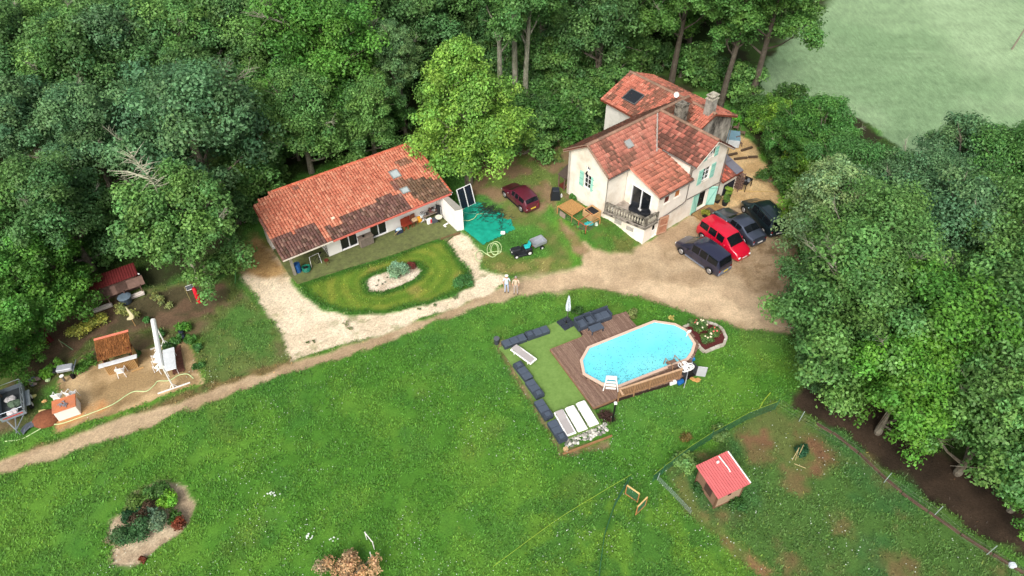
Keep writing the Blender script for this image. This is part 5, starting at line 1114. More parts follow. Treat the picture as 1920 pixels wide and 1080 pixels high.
# bar hut with thatch
a = Zl(265, 740); b = Zl(600, 645); t = thing('bar_hut', 'small bamboo-clad bar hut with thatched roof and white counter', 'hut', (a + b) / 2, dirang(a, b)); L = (b - a).length
BAM = mat('bamboo', (176,140,92), rough=.8, var=.25, scale=4, stretch=(1, 1, .2)); TH = mat('thatch', (150,98,54), rough=.95, var=.45, scale=9, bump=.03, stretch=(2, .6, 2), col2=(96,62,38), c2=.58)
n = 20
for i in range(n): MB().cyl((0, 0, 0), (0, 0, .98), .05, .05, 5).build('bamboo_cane', BAM, t, loc=(-L / 2 + L * (i + .5) / n, 0, 0))
MB().box((0, .05, .49), (L - .05, .04, .94)).build('panel', mat('hut_panel', (110,80,54)), t)
for s_ in (-1, 1): MB().box((s_ * (L / 2 - .03), .55, .49), (.05, 1.05, .96)).build('side_panel', BAM, t)
MB().rbox((-.0, -.02, 1.02), (L + .5, .36, .05), .02).build('counter', mat('counter_white', (206,208,208), rough=.4), t)
for s_ in (-1, 1):
    for y in (.25, 1.15): MB().cyl((s_ * (L / 2 - .08), y, 0), (s_ * (L / 2 - .08), y, 1.75), .04, .04, 6).build('roof_post', BROWN, t)
rf = MB().slab([(-L / 2 - .12, .1, 1.5), (L / 2 + .08, .1, 1.5), (L / 2 + .08, 1.4, 2.05), (-L / 2 - .12, 1.4, 2.05)], .12).build('thatched_roof', TH, t)
fr = MB(); rk = random.Random(2)
for i in range(420):
    x = rk.uniform(-L / 2 - .14, L / 2 + .1); y = rk.uniform(.02, 1.35); z = 1.5 + (y - .1) * .423; fr.tube([(x, y + .12, z + .08), (x + rk.uniform(-.04, .04), y - .12, z - .03 + rk.uniform(0, .07))], .013, 3, cap=False)
fr.build('reed', TH, rf, kind='stuff')
MB().box((0, 1.45, 2.08), (L + .25, .16, .05)).build('ridge_board', mat('salmon_board', (226,128,104)), t)
p = Zl(590, 680); t = thing('wooden_batten', 'short wooden batten lying beside the bar hut', 'batten', p, dirang(Zl(540, 695), Zl(635, 660))); MB().box((0, 0, .04), (.75, .09, .06)).build('batten', BAM, t)
# masonry barbecue table: white with terracotta top
a = Zm(550, 845); b = Zm(755, 775); t = thing('white_block_table', 'white masonry block with a terracotta top and tools lying on it', 'table', (a + b) / 2 + Vector((-.25, .42, 0)) * 1.0, dirang(a, b)); L = (b - a).length
MB().rbox((0, .1, .42), (L, .98, .84), .03).build('base', mat('block_white', (228,222,214), rough=.8, var=.05), t); MB().rbox((0, .1, .87), (L + .08, 1.06, .07), .02).build('table_top', mat('terracotta_top', (196,120,82), rough=.7, var=.15, scale=3, col2=(158,104,84), c2=.6), t)
t2 = t
for i in range(7):
    o = thing('hand_tool', 'small metal tool in the heap on the terracotta top', 'tool', tuple(Vector((t.location.x, t.location.y, .93)) + Vector((rk.uniform(-.25, .3), rk.uniform(-.15, .25), 0))), rk.random() * 3, 'small tools heaped on the terracotta top'); MB().box((0, 0, .02), (.28, .05, .03)).box((.12, 0, .03), (.06, .14, .04)).build('tool_body', mat('tool_grey', (170,170,176), rough=.35, metal=.5), o)
resin_chair(Zm(560, 640, .2), R(100), 'white plastic chair mostly hidden behind the terracotta table, left one'); resin_chair(Zm(680, 620, .2), R(80), 'white plastic chair mostly hidden behind the terracotta table, right one')
# gas barbecue
a = Zm(560, 430); b = Zm(720, 400); t = thing('barbecue', 'grey and black wheeled barbecue with an open lid beside the green plants', 'barbecue', (a + b) / 2, dirang(a, b))
MB().rbox((0, .05, .75), (.95, .5, .22), .04).build('firebox', mat('bbq_grey', (190,194,200), rough=.35, metal=.4), t); MB().rbox((.62, .05, .8), (.06, .62, .55), .02, ry=R(30)).build('lid', mat('bbq_lid', (120,130,140), rough=.4, metal=.3), t)
MB().rbox((-.6, .05, .68), (.28, .42, .12), .03).build('side_shelf', BLACKP if 'black_trim' in MATS else DARK, t)
for x in (-.4, .4):
    for y in (-.15, .25): MB().tube([(x, y, 0), (x, y, .66)], .02, 5).build('leg', DARK, t)
o = MB().rbox((-.15, -.5, .35), (.12, .12, .5), .03).build('bottle_holder', PIPE, t); MB().cyl((-.15, -.5, .6), (-.15, -.5, .63), .14, .14, 10).build('tray', WHITEP, t); MB().cyl((.3, -.25, 0), (.3, -.25, .32), .13, .13, 10).build('gas_bottle', DARK, t)
# trailer
a = Zm(110, 880); b = Zm(275, 800); c = Zm(230, 530); t = thing('car_trailer', 'galvanised two-axle car trailer with a mesh cage, loaded with sacks', 'trailer', (Zm(165, 720).x, Zm(165, 720).y, 0), dirang(b, c) - R(2)); W = 1.35; L = 2.5
GV = mat('galvanised', (158,168,176), rough=.4, metal=.45, var=.12, scale=4)
MB().box((0, 0, .55), (L, W, .05)).build('floor', mat('trailer_floor', (70,76,78)), t)
for s_ in (-1, 1):
    MB().box((0, s_ * W / 2, .73), (L, .03, .34)).build('side_panel', GV, t); MB().rbox((0, s_ * (W / 2 + .16), .62), (1.35, .26, .06), .03).build('mudguard', GV, t)
    for x in (-.34, .34):
        o = MB().tube([(0, s_ * -.08, 0), (0, s_ * .08, 0)], .28, 14).build('wheel', RUB if 'tyre_rubber' in MATS else DARK, t, loc=(x, s_ * (W / 2 + .16), .28)); MB().tube([(0, s_ * .075, 0), (0, s_ * .09, 0)], .15, 10).build('rim', WHITEP, o)
for s_ in (-1, 1): MB().box((s_ * L / 2, 0, .73), (.03, W, .34)).build('end_panel', GV, t)
cg = MB()
for s_ in (-1, 1):
    cg.tube([(-L / 2, s_ * W / 2, 1.25), (L / 2, s_ * W / 2, 1.25)], .02, 4)
    for k in range(5): cg.tube([(-L / 2 + L * k / 4, s_ * W / 2, .9), (-L / 2 + L * k / 4, s_ * W / 2, 1.25)], .018, 4)
    cg.tube([(s_ * L / 2, -W / 2, 1.25), (s_ * L / 2, W / 2, 1.25)], .02, 4)
for k in range(1, 14): cg.tube([(-L / 2 + L * k / 14, -W / 2, .9), (-L / 2 + L * k / 14, -W / 2, 1.25)], .006, 3); cg.tube([(-L / 2 + L * k / 14, W / 2, .9), (-L / 2 + L * k / 14, W / 2, 1.25)], .006, 3)
cg.build('mesh_cage', GV, t)
MB().box((-L / 2 - .02, 0, .78), (.02, W * .8, .07)).build('red_stripe', mat('red_stripe', (196,60,52)), t)
dbm = MB(); dbm.tube([(-L / 2, -.45, .5), (-L / 2 - 1.0, 0, .5)], .035, 5); dbm.tube([(-L / 2, .45, .5), (-L / 2 - 1.0, 0, .5)], .035, 5); dbm.tube([(-L / 2, 0, .5), (-L / 2 - 1.25, 0, .5)], .035, 5); dbm.build('drawbar', GV, t); MB().tube([(-L / 2 - 1.0, 0, 0), (-L / 2 - 1.0, 0, .6)], .03, 6).build('jockey_leg', GV, t)
for (x, y, c_, nm) in ((.3, .1, (196,192,190), 'pale sack lying in the trailer, upper end'), (-.2, -.1, (86,104,84), 'grey-green coil lying in the middle of the trailer'), (-.95, 0, (206,196,196), 'crumpled white sack lying at the hitch end of the trailer')):
    v = t.matrix_basis @ Vector((x, y, .62)) if False else Vector((t.location.x, t.location.y, .6)) + Matrix.Rotation(t.rotation_euler.z, 3, 'Z') @ Vector((x, y, 0)); o = thing('trailer_sack', nm, 'sack', v, .4); MB().ball((0, 0, .14), (.36, .3, .18), 9, 5, jit=.25, rnd=rk).build('sack_body', mat('sack%d' % c_[1], c_, var=.25, scale=9), o)
# soil heap with torn sheet
p = Zm(430, 815); t = thing('soil_heap', 'heap of red-brown soil beside the white block table', 'soil heap', p); mb = MB(); mb.ball((0, 0, -.02), (.85, .75, .42), 16, 8, jit=.06, rnd=rk); mb.build('soil', mat('red_soil', (122,74,50), rough=.95, var=.3, scale=6, bump=.03), t, smooth=True)
p = Zm(350, 870); t = thing('torn_sheeting', 'torn grey plastic sheeting crumpled along the soil heap', 'sheeting', p, .8)
mb = MB(); n = 9; vs = []; fs = []
for i in range(n):
    for j in range(4): vs.append((-.9 + i * .22, -.25 + j * .16 + .25 * math.sin(i * .6), .05 + rk.uniform(0, .16)))
for i in range(n - 1):
    for j in range(3): fs.append((i * 4 + j, i * 4 + 4 + j, i * 4 + 5 + j, i * 4 + 1 + j))
mb.add(vs, fs).build('sheet', mat('grey_plastic', (92,98,108), rough=.45, var=.2), t)
for (x, y, r_, c_, lb) in ((398, 750, .28, (206,190,130), 'pale yellow flat stone above the soil heap'), (310, 610, .2, (200,196,124), 'pale yellow stone beside the trailer wheel'), (415, 655, .17, (214,170,110), 'small tan block in the grass left of the terracotta table'), (440, 462, .18, (190,214,160), 'pale green stone in the green strip')):
    t = thing('garden_stone', lb, 'stone', Zm(x, y), rk.random()); MB().ball((0, 0, .06), (r_, r_ * .7, .12), 8, 4, jit=.2, rnd=rk).build('stone', mat('st%d' % c_[0], c_, var=.15), t)
p = Zm(310, 480); t = thing('rubble_pile', 'small heap of grey and pinkish rubble on the bare soil', 'rubble', p)
for i in range(7): MB().ball((0, 0, .1), (.16, .13, .12), 6, 4, jit=.3, rnd=rk).build('rubble_piece', mat('rub%d' % (i % 2), [(150,132,122), (110,114,122)][i % 2], var=.2), t, loc=(rk.uniform(-.25, .35), rk.uniform(-.3, .35), 0))
# hose along the slab
def hose(name, label, pts, r_, m_, z=.03):
    P = [Vector((*p[:2], float(height(p[0], p[1])) + z)) for p in pts]; path = []
    for i in range(len(P) - 1):
        p0 = P[max(0, i - 1)]; p1 = P[i]; p2 = P[i + 1]; p3 = P[min(len(P) - 1, i + 2)]
        for k in range(5):
            s_ = k / 5; path.append(.5 * ((2 * p1) + (p2 - p0) * s_ + (2 * p0 - 5 * p1 + 4 * p2 - p3) * s_ ** 2 + (-p0 + 3 * p1 - 3 * p2 + p3) * s_ ** 3))
    path.append(P[-1]); return tag(MB().tube(path, r_, 5).build(name, m_), label, 'hose')
HOSE = mat('hose_pale', (186,206,150), rough=.5, var=.06)
hose('long_hose', 'long pale green hose snaking along the sand slab to the awning foot', [at(*q, 0) for q in ((10,828),(40,824),(70,808),(90,797),(115,795),(150,783),(190,768),(215,757),(240,740),(255,734),(275,734),(290,722),(297,715),(318,714),(335,704),(352,702),(363,710))], .032, HOSE)
# tin roofed lean-to
a = Zn(235, 665); b = Zn(870, 430); t = thing('lean_to_shelter', 'low wooden animal shelter with a corrugated dark red roof at the wood edge', 'shelter', (a + b) / 2, dirang(a, b)); L = (b - a).length + .3
WD = mat('old_timber', (112,88,78), rough=.9, var=.3, scale=4); TIN = mat('red_tin', (112,44,44), rough=.6, var=.2, scale=3)
hs = 1.15
MB().box((0, .45, hs / 2), (L, .05, hs)).build('front_wall', WD, t); MB().box((0, 1.9, .4), (L, .05, .8)).build('rear_wall', WD, t)
for q in (-1, 1): MB().box((q * L / 2, 1.1, .5), (.05, 1.4, 1.0)).build('side_wall', WD, t)
for i in range(3):
    x = -L / 2 + L * (i + .5) / 3; o = MB().box((x, .40, .75), (1.05, .05, .5)).build('hatch', mat('hatch_wood', (128,104,92), var=.25), t); MB().box((x, .37, .95), (.9, .03, .08)).build('hatch_slot', DARK, o)
    MB().slab([(x - .95, .38, 1.08), (x + .95, .38, 1.08), (x + .95, -.35, .8), (x - .95, -.35, .8)], .04).build('porch_lid', WD, t)
    if i != 1: MB().rbox((x, -.42, .12), (1.3, .34, .2), .05).build('feed_trough', mat('trough_white', (206,196,186)), t)
for i in range(4): MB().box((-L / 2 + L * i / 3, -.35, .45), (.07, .07, .9)).build('post', WD, t)
nc = int(L / .16); vs = []; fs = []
for i in range(nc * 2 + 1):
    x = -L / 2 - .2 + (L + .4) * i / (nc * 2); dz_ = .035 if i % 2 else 0
    vs += [(x, .3, hs + .1 + dz_), (x, 2.3, hs - .15 + dz_), (x, .3, hs + .07 + dz_), (x, 2.3, hs - .18 + dz_)]
for i in range(nc * 2): k = i * 4; fs += [(k, k + 4, k + 5, k + 1), (k + 2, k + 3, k + 7, k + 6)]
MB().add(vs, fs).build('corrugated_roof', TIN, t)
p = Zn(815, 180, 1.2); t = thing('white_dish', 'small white dish lying on the red tin roof', 'dish', (p.x, p.y, 1.12)); MB().ball((0, 0, .05), (.22, .14, .05), 8, 4).build('dish_body', WHITEP, t)
p = Zn(675, 585); t = thing('round_water_butt', 'round dark blue-grey tub standing in front of the animal shelter', 'tub', p); MB().cyl((0, 0, 0), (0, 0, .55), .36, .46, 16).build('tub_body', mat('tub_grey', (72,84,96), rough=.5), t); MB().cyl((0, 0, .55), (0, 0, .62), .48, .3, 16).build('lid', mat('tub_lid', (96,112,124), rough=.5), t)
p = Zn(1730, 580); t = thing('red_punching_tube', 'upright tapering red inflatable tube near the wood edge', 'inflatable', p); MB().tube([(0, 0, 0), (0, 0, .05), (-.03, 0, .9), (-.03, 0, 1.35), (-.02, 0, 1.45)], [.2, .22, .16, .13, .05], 12).build('tube_body', mat('signal_red', (214,30,50), rough=.45), t, smooth=True)
p = Zn(1600, 585); t = thing('basketball_stand', 'thin pole with a small white-framed backboard beside the red tube', 'hoop stand', p, R(30)); MB().tube([(0, 0, 0), (0, 0, 1.5)], .03, 6).build('pole', mat('yellowish_pole', (138,130,84)), t); MB().box((.32, 0, 1.35), (.5, .03, .42)).build('backboard', mat('board_grey', (90,96,102)), t)
MB().tube([(.07, -.02, 1.14), (.57, -.02, 1.14), (.57, -.02, 1.56), (.07, -.02, 1.56), (.07, -.02, 1.14)], .02, 4).build('board_frame', WHITEP, t)
p = Zn(800, 930); t = thing('crescent_ornament', 'cream crescent-shaped scarecrow sail on a wooden stake', 'ornament', p, R(-10)); MB().tube([(0, 0, 0), (0, 0, 1.1)], .03, 5).build('stake', BAM, t)
cr_ = [(-.42,.55),(-.12,.62),(.18,.8),(.34,1.1),(.2,1.6),(.08,2.0),(.02,1.5),(.05,1.15),(-.05,.98),(-.36,.72)]
MB().add([(x, -.03, z) for x, z in cr_] + [(x, .03, z) for x, z in cr_], [tuple(range(9, -1, -1)), tuple(range(10, 20))] + [(i, (i + 1) % 10, (i + 1) % 10 + 10, i + 10) for i in range(10)]).build('sail', mat('cream_sail', (214,204,164)), t)
p = Zl(1090, 290); t = thing('dark_duffel', 'dark slate bag lying in the plants right of the awning', 'bag', p, R(-60)); MB().tube([(-.5, 0, .15), (-.42, 0, .17), (.42, 0, .17), (.5, 0, .15)], [.08, .17, .17, .08], 10).build('bag_body', mat('slate_bag', (56,62,78), rough=.6, var=.2), t); MB().box((-.2, 0, .3), (.08, .34, .06)).box((.2, 0, .3), (.08, .34, .06)).build('strap', DARK, t)
for (x, y, h_, lb) in ((340, 490, 1.0, 'leaning stake in the bare vegetable bed'), (1210 / 1, 520, 0, '')):
    if h_:
        p = at(118, 650, 0); t = thing('garden_stake', lb, 'stake', p); MB().tube([(0, 0, 0), (.25, -.2, h_)], .02, 5).build('stake', mat('stake_wood', (150,140,110)), t); MB().tube([(0, 0, .7), (.9, -.35, .05)], .012, 4).build('green_string', mat('green_string', (120,170,120)), t)
p = at(441, 532, 0); t = thing('green_stake', 'green metal stake where garden meets the gravel', 'stake', p); MB().tube([(0, 0, 0), (.35, .1, 1.3)], .02, 5).build('stake', mat('green_metal', (70,130,80)), t)
p = at(62, 650, 0); t = thing('tin_sheet', 'dark red corrugated sheet lying in the shade at the left', 'sheet', p, R(50))
vs = []; fs = []
for i in range(21): x = -1.2 + i * .12; vs += [(x, -.7, .12 + (.03 if i % 2 else 0)), (x, .7, .2 + (.03 if i % 2 else 0))]
for i in range(20): fs.append((2 * i, 2 * i + 2, 2 * i + 3, 2 * i + 1))
MB().add(vs, fs).build('sheet', TIN, t)
# ================================================================== MIDDLE GROUND THINGS
def Z6(x, y, z=0.0): return at(820 + x / 4.153, 300 + y / 4.153, z)
def Z7(x, y, z=None): return at(1030 + x / 8.31, 330 + y / 8.31, z)
def Z4(x, y, z=0.0): return at(1300 + x / 4.91, 200 + y / 4.91, z)
rk = random.Random(77)
# tarpaulin
tpx = [(200,385),(355,310),(440,310),(665,515),(355,665),(205,545)]; cen = Z6(420, 480); P = [Z6(*q) - cen for q in tpx]; poly = [(p.x, p.y) for p in P]
t = thing('green_tarpaulin', 'large teal green tarpaulin spread on the grass beside the white end wall', 'tarpaulin', cen)
nx = 46; xs = [min(p[0] for p in poly) + (max(p[0] for p in poly) - min(p[0] for p in poly)) * i / nx for i in range(nx + 1)]; ys = [min(p[1] for p in poly) + (max(p[1] for p in poly) - min(p[1] for p in poly)) * i / nx for i in range(nx + 1)]
XX, YY = np.meshgrid(xs, ys, indexing='ij'); S_ = sdist(XX, YY, poly); ZZ = .09 + .16 * np.abs(fbm(XX, YY, 1.2, 61, 4) - .5) * 2 * sst(0, .6, S_) + .05 * sst(.5, .7, fbm(XX * 2.2, YY, .6, 62))
vs = [(XX[i, j], YY[i, j], ZZ[i, j]) for i in range(nx + 1) for j in range(nx + 1)]; I = lambda i, j: i * (nx + 1) + j
fs = [(I(i, j), I(i + 1, j), I(i + 1, j + 1), I(i, j + 1)) for i in range(nx) for j in range(nx) if (S_[i, j] + S_[i + 1, j + 1] + S_[i + 1, j] + S_[i, j + 1]) / 4 > .0]
MB().add(vs, fs).build('sheet', mat('teal_tarp', (26,150,126), rough=.5, var=.12, scale=3, bump=.01, bscale=6), t, smooth=True)
bp_ = Z6(390, 420); t = thing('brushwood_pile', 'dark tangle of cut branches lying on the green tarpaulin', 'brushwood', (bp_.x, bp_.y, 0)); mb = MB()
for i in range(150):
    u = rk.gauss(0, .42); v = rk.gauss(0, .38); q = Z6(400 + u * 170, 420 + v * 90 + u * 35, 0) - bp_; a = rk.uniform(-.4, 1.2) + 2.4 * (rk.random() < .3); l = rk.uniform(.3, 1.0)
    mb.tube([(q.x, q.y, rk.uniform(.16, .3)), (q.x + l * .5 * math.cos(a), q.y + l * .5 * math.sin(a), rk.uniform(.2, .42)), (q.x + l * math.cos(a + .3), q.y + l * math.sin(a + .3), rk.uniform(.15, .3))], [.022, .014, .006], 3, cap=False)
mb.build('twigs', mat('twig_dark', (40,46,38), var=.3), t, kind='stuff')
t = thing('cut_branches', 'line of dark cut stems at the right half of the tarpaulin', 'branches', (bp_.x, bp_.y, 0)); mb = MB()
for i in range(40): q = Z6(500 + rk.uniform(-18, 18), 400 + rk.uniform(-30, 170), 0) - bp_; a = rk.uniform(0, 3.1); mb.tube([(q.x, q.y, .26), (q.x + .35 * math.cos(a), q.y + .35 * math.sin(a), .27)], .016, 3, cap=False)
mb.build('twigs', mat('twig_dark', (40,46,38)), t, kind='stuff')
t = thing('white_tub', 'small white tub at the lower right edge of the tarpaulin', 'tub', Z6(511, 580)); MB().rbox((0, 0, .2), (.38, .28, .16), .05).build('tub_body', WHITEP, t)
hose('teal_rope', 'pale rope lying straight across the tarpaulin', [Z6(205, 412, .2), Z6(300, 413, .3), Z6(395, 412, .3)], .02, mat('rope_teal', (110,180,160)), z=.24)
hose('tarp_hose', 'yellow-green hose curling over the left side of the tarpaulin', [Z6(205, 488), Z6(245, 490), Z6(290, 470), Z6(315, 440), Z6(362, 436)], .03, HOSE, z=.25)
pts = []
for (cx_, cy_, rx_, ry_, tu, ph) in ((335, 750, 38, 42, .8, 1.2), (430, 705, 42, 55, 2.2, 2.0), (455, 690, 45, 50, 2.2, .5), (450, 700, 30, 46, 1.6, 1.0)):
    k_ = int(tu * 12)
    for i in range(k_): a = ph + 2 * math.pi * tu * i / k_; pts.append(Z6(cx_ + rx_ * math.cos(a), cy_ + ry_ * math.sin(a)))
hose('coiled_hose', 'tangled coil of pale green hose on the grass below the tarpaulin', pts, .028, HOSE, z=.06)
# compost bin and small things by the gable
t = thing('compost_bin', 'black tapered compost bin left of the farmhouse gable', 'compost bin', Z7(95, 340)); z_ = t.location.z
MB().box((0, 0, .42), (.85, .85, .84), taper=.72).build('bin_body', mat('black_plastic2', (30,33,38), rough=.5, var=.15), t); MB().rbox((0, 0, .87), (.58, .58, .08), .03).build('lid', mat('black_plastic3', (42,46,54), rough=.45), t)
t = thing('white_bottle', 'white bottle on the ground beside the compost bin', 'bottle', Z7(186, 330)); MB().tube([(0, 0, 0), (0, 0, .24), (0, 0, .3), (0, 0, .38)], [.09, .09, .04, .035], 8).build('bottle_body', WHITEP, t)
t = thing('blue_bottle', 'blue and white canister at the foot of the gable wall', 'canister', Z7(490, 380)); MB().rbox((0, 0, .2), (.2, .16, .4), .04).build('canister_body', mat('blue_white', (126,150,196)), t)
# wood store left of the gable
t = thing('lean_wood_store', 'dark open wooden log frame against the left side of the gable', 'wood store', hp(-.35, 8.35, 1.0), HRZ)
for (x, y) in ((-.6, 0), (-.6, .7), (.4, 0), (.4, .7)): MB().box((x, y, .7), (.09, .09, 1.4)).build('post', WD, t)
MB().slab([(-.7, -.2, 1.35), (.5, -.2, 1.9), (.5, .8, 1.9), (-.7, .8, 1.35)], .05).build('roof_board', mat('dark_roof_board', (74,64,56), var=.2), t); MB().tube([(-.6, 0, .2), (.5, 0, 1.5)], .03, 4).build('brace', BAM, t); 
for i in range(14): MB().cyl((-.5 + (i % 7) * .15, .1, .1 + (i // 7) * .16), (-.5 + (i % 7) * .15, .7, .1 + (i // 7) * .16), .07, .07, 6).build('log', BARK if 'bark' in MATS else BROWN, t)
# rabbit / chicken run
A_ = Z7(120, 460, None); 
def z7(x, y, h): p = at(1030 + x / 8.31, 330 + y / 8.31, None); return at(1030 + x / 8.31, 330 + y / 8.31, float(height(p.x, p.y)) + h)
r = [z7(130, 458, .75), z7(460, 690, .75), z7(575, 765, .75), z7(795, 640, .75), z7(655, 560, .75), z7(345, 345, .75), z7(355, 597, .75), z7(550, 470, .75)]
cz = r[1]; run = thing('animal_run', 'long low mesh animal run with a reed mat over one half', 'animal run', (cz.x, cz.y, 0)); gz = float(height(cz.x, cz.y)); 
def rl_(p): return Vector((p.x - cz.x, p.y - cz.y, p.z))
TIM = mat('run_timber', (176,122,74), var=.2); TIM_R = mat('run_timber_red', (160,74,52), var=.2)
zt = gz + .75
for (i, j, m_) in ((0, 1, TIM), (1, 2, TIM_R), (2, 3, TIM), (0, 5, TIM), (5, 7, TIM), (6, 7, TIM), (1, 4, TIM_R), (7, 4, TIM), (4, 3, TIM)): a = rl_(r[i]); b = rl_(r[j]); MB().tube([(a.x, a.y, zt), (b.x, b.y, zt)], .035, 4).build('rail', m_, run)
for i in (0, 1, 2, 3, 5, 7, 6, 4): a = rl_(r[i]); g_ = float(height(r[i].x, r[i].y)); MB().box((a.x, a.y, (zt + g_) / 2), (.06, .06, zt - g_)).build('post', TIM_R if i in (1, 2) else TIM, run)
MB().slab([(*rl_(r[k])[:2], zt + .06) for k in (0, 6, 7, 5)], .03).build('reed_mat', mat('reed_mat', (166,126,76), rough=.9, var=.35, scale=8, stretch=(4, .6, 1)), run)
ms = MB()
def meshpane(p, q, z0_, z1_, n_):
    for i in range(n_ + 1): v = p.lerp(q, i / n_); ms.tube([(v.x, v.y, z0_), (v.x, v.y, z1_)], .006, 3, cap=False)
    for k in range(6): z = z0_ + (z1_ - z0_) * k / 5; ms.tube([(p.x, p.y, z), (q.x, q.y, z)], .006, 3, cap=False)
for i, j in ((0, 1), (1, 2), (2, 3), (0, 5)): meshpane(rl_(r[i]), rl_(r[j]), gz - .3, zt, 16)
for k in range(14):
    a = rl_(r[6]).lerp(rl_(r[2]), k / 13); b = rl_(r[7]).lerp(rl_(r[3]), k / 13); ms.tube([(a.x, a.y, zt), (b.x, b.y, zt)], .006, 3, cap=False)
ms.build('wire_mesh', mat('wire', (104,110,110), rough=.5, metal=.4), run, kind='stuff')
a = rl_(r[0]).lerp(rl_(r[1]), .12); b = rl_(r[0]).lerp(rl_(r[1]), .38); MB().box(((a.x + b.x) / 2, (a.y + b.y) / 2, gz + .25), ((b - a).length, .04, .5), rz=dirang(a, b)).build('nest_panel', mat('panel_pinkish', (150,132,122), var=.15), run)
t = thing('turquoise_sheet', 'crumpled turquoise sheet inside the animal run', 'sheet', (z7(620, 720, .3).x, z7(620, 720, .3).y, gz + .3)); MB().ball((0, 0, 0), (.42, .24, .1), 9, 5, jit=.35, rnd=rk).build('sheet_body', TEAL, t)
t = thing('white_feeder', 'round white feeder outside the end of the animal run', 'feeder', Z7(732, 765)); MB().tube([(0, 0, 0), (0, 0, .2), (0, 0, .3)], [.14, .12, .05], 10).build('feeder_body', mat('feeder_white', (206,222,206)), t)
# wooden planter box / cold frame against the wall
p = hp(-1.62, 4.3); g0 = float(height(p.x, p.y)); t = thing('wooden_crate', 'tall tan wooden crate with a dark liner against the farmhouse wall', 'crate', (p.x, p.y, g0 - .35), HRZ)
PLY = mat('plywood_tan', (196,156,108), var=.12, scale=4)
for s_ in (-1, 1): MB().box((s_ * .5, 0, .5), (.05, 1.05, 1.0)).build('side_board', PLY, t); MB().box((0, s_ * .52, .5), (.95, .05, 1.0)).build('end_board', PLY, t)
MB().box((0, 0, .85), (.94, .98, .06)).build('liner', mat('black_liner', (26,28,34), rough=.6), t)
# balcony furniture
BLK = mat('black_wicker', (34,36,42), rough=.6, var=.2, scale=20)
def bchair(x, y, rz, lb_):
    t = thing('balcony_armchair', lb_, 'armchair', hp(x, y, 1.8), HRZ + rz, 'black wicker chairs on the balcony'); MB().rbox((0, 0, .25), (.6, .6, .36), .04).build('seat', BLK, t); MB().rbox((0, .28, .6), (.6, .08, .45), .03).build('backrest', BLK, t)
    for s_ in (-1, 1): MB().rbox((s_ * .28, 0, .5), (.07, .55, .25), .02).build('armrest', BLK, t)
bchair(.6, 1.9, R(-70), 'black wicker chair in front of the left pane of the balcony door'); bchair(.75, .75, R(-120), 'black wicker chair at the right corner of the balcony'); bchair(.15, .9, R(160), 'black wicker stool-like chair near the balustrade corner')
t = thing('balcony_table', 'small black table among the wicker chairs on the balcony', 'table', hp(.35, 1.35, 1.8), HRZ); MB().rbox((0, 0, .42), (.6, .6, .05), .02).build('table_top', BLK, t); MB().cyl((0, 0, 0), (0, 0, .4), .05, .05, 6).build('leg', BLK, t)
for i, (x, y) in enumerate(((.12, .28), (-.62, 3.05))): t = thing('white_candle', 'white lantern on the balcony, %s' % ('near the front corner' if i == 0 else 'at the far left end'), 'lantern', hp(x, y, 1.8)); MB().tube([(0, 0, 0), (0, 0, .32), (0, 0, .4)], [.08, .08, .03], 8).build('lantern_body', WHITEP, t)
t = thing('wall_lamp', 'small dark lamp over the gable window', 'lamp', hp(-1.12, 5.74, 4.3), HRZ); MB().tube([(.1, 0, .1), (0, 0, .1), (-.05, 0, -.1)], [.03, .05, .09], 8).build('lamp_body', DARK, t)
# platform at the mint door
p = Z4(170, 955); t = thing('door_platform', 'low sandy wooden platform with a dark mat in front of the mint doors', 'platform', (hp(7.4, -1.0).x, hp(7.4, -1.0).y, 0), HRZ)
PW = mat('platform_wood', (150,118,78), var=.25, scale=5)
for i in range(12): MB().box((-1.3 + i * .235, 0, .12), (.21, 1.7, .06)).build('board', PW, t)
for y in (-.88, .88): MB().box((0, y, .08), (2.9, .07, .18)).build('frame_beam', mat('platform_dark', (92,72,52), var=.2), t)
MB().box((-.1, .1, .165), (1.1, .9, .03)).build('door_mat', mat('door_mat', (88,70,62), var=.15), t)
# potted plants
def pot_plant(p, h_, lb_, tint, n_=900, s=.5):
    t = thing('potted_plant', lb_, 'plant', p); MB().tube([(0, 0, 0), (0, 0, .38)], [.2, .27], 12).build('pot', mat('pot_black', (38,40,42), rough=.55), t)
    rs = np.random.RandomState(int(p.x * 100) % 999); c = [(rs.uniform(-.2, .2) * s * 2, rs.uniform(-.2, .2) * s * 2, .45 + rs.uniform(0, .5) * h_) for _ in range(7)]; o = piece('leaves', leaves_mesh('leaves', c, [.22 * s * 1.6] * 7, n_, .14, rs), t); o.color = (*lin(tint), 1)
    return t
POTS = [((103, 1020), .5, 'yellow-green plant in a black pot left of the door platform', (160,164,64)), ((285, 905), .8, 'green bushy plant in a black pot right of the mint doors', (88,122,56)), ((318, 830), .9, 'tall yellow-green fern beside the navy board', (122,154,60)), ((215, 880), .5, 'dull brownish plant between the mint doors and the green pot', (110,104,70))]
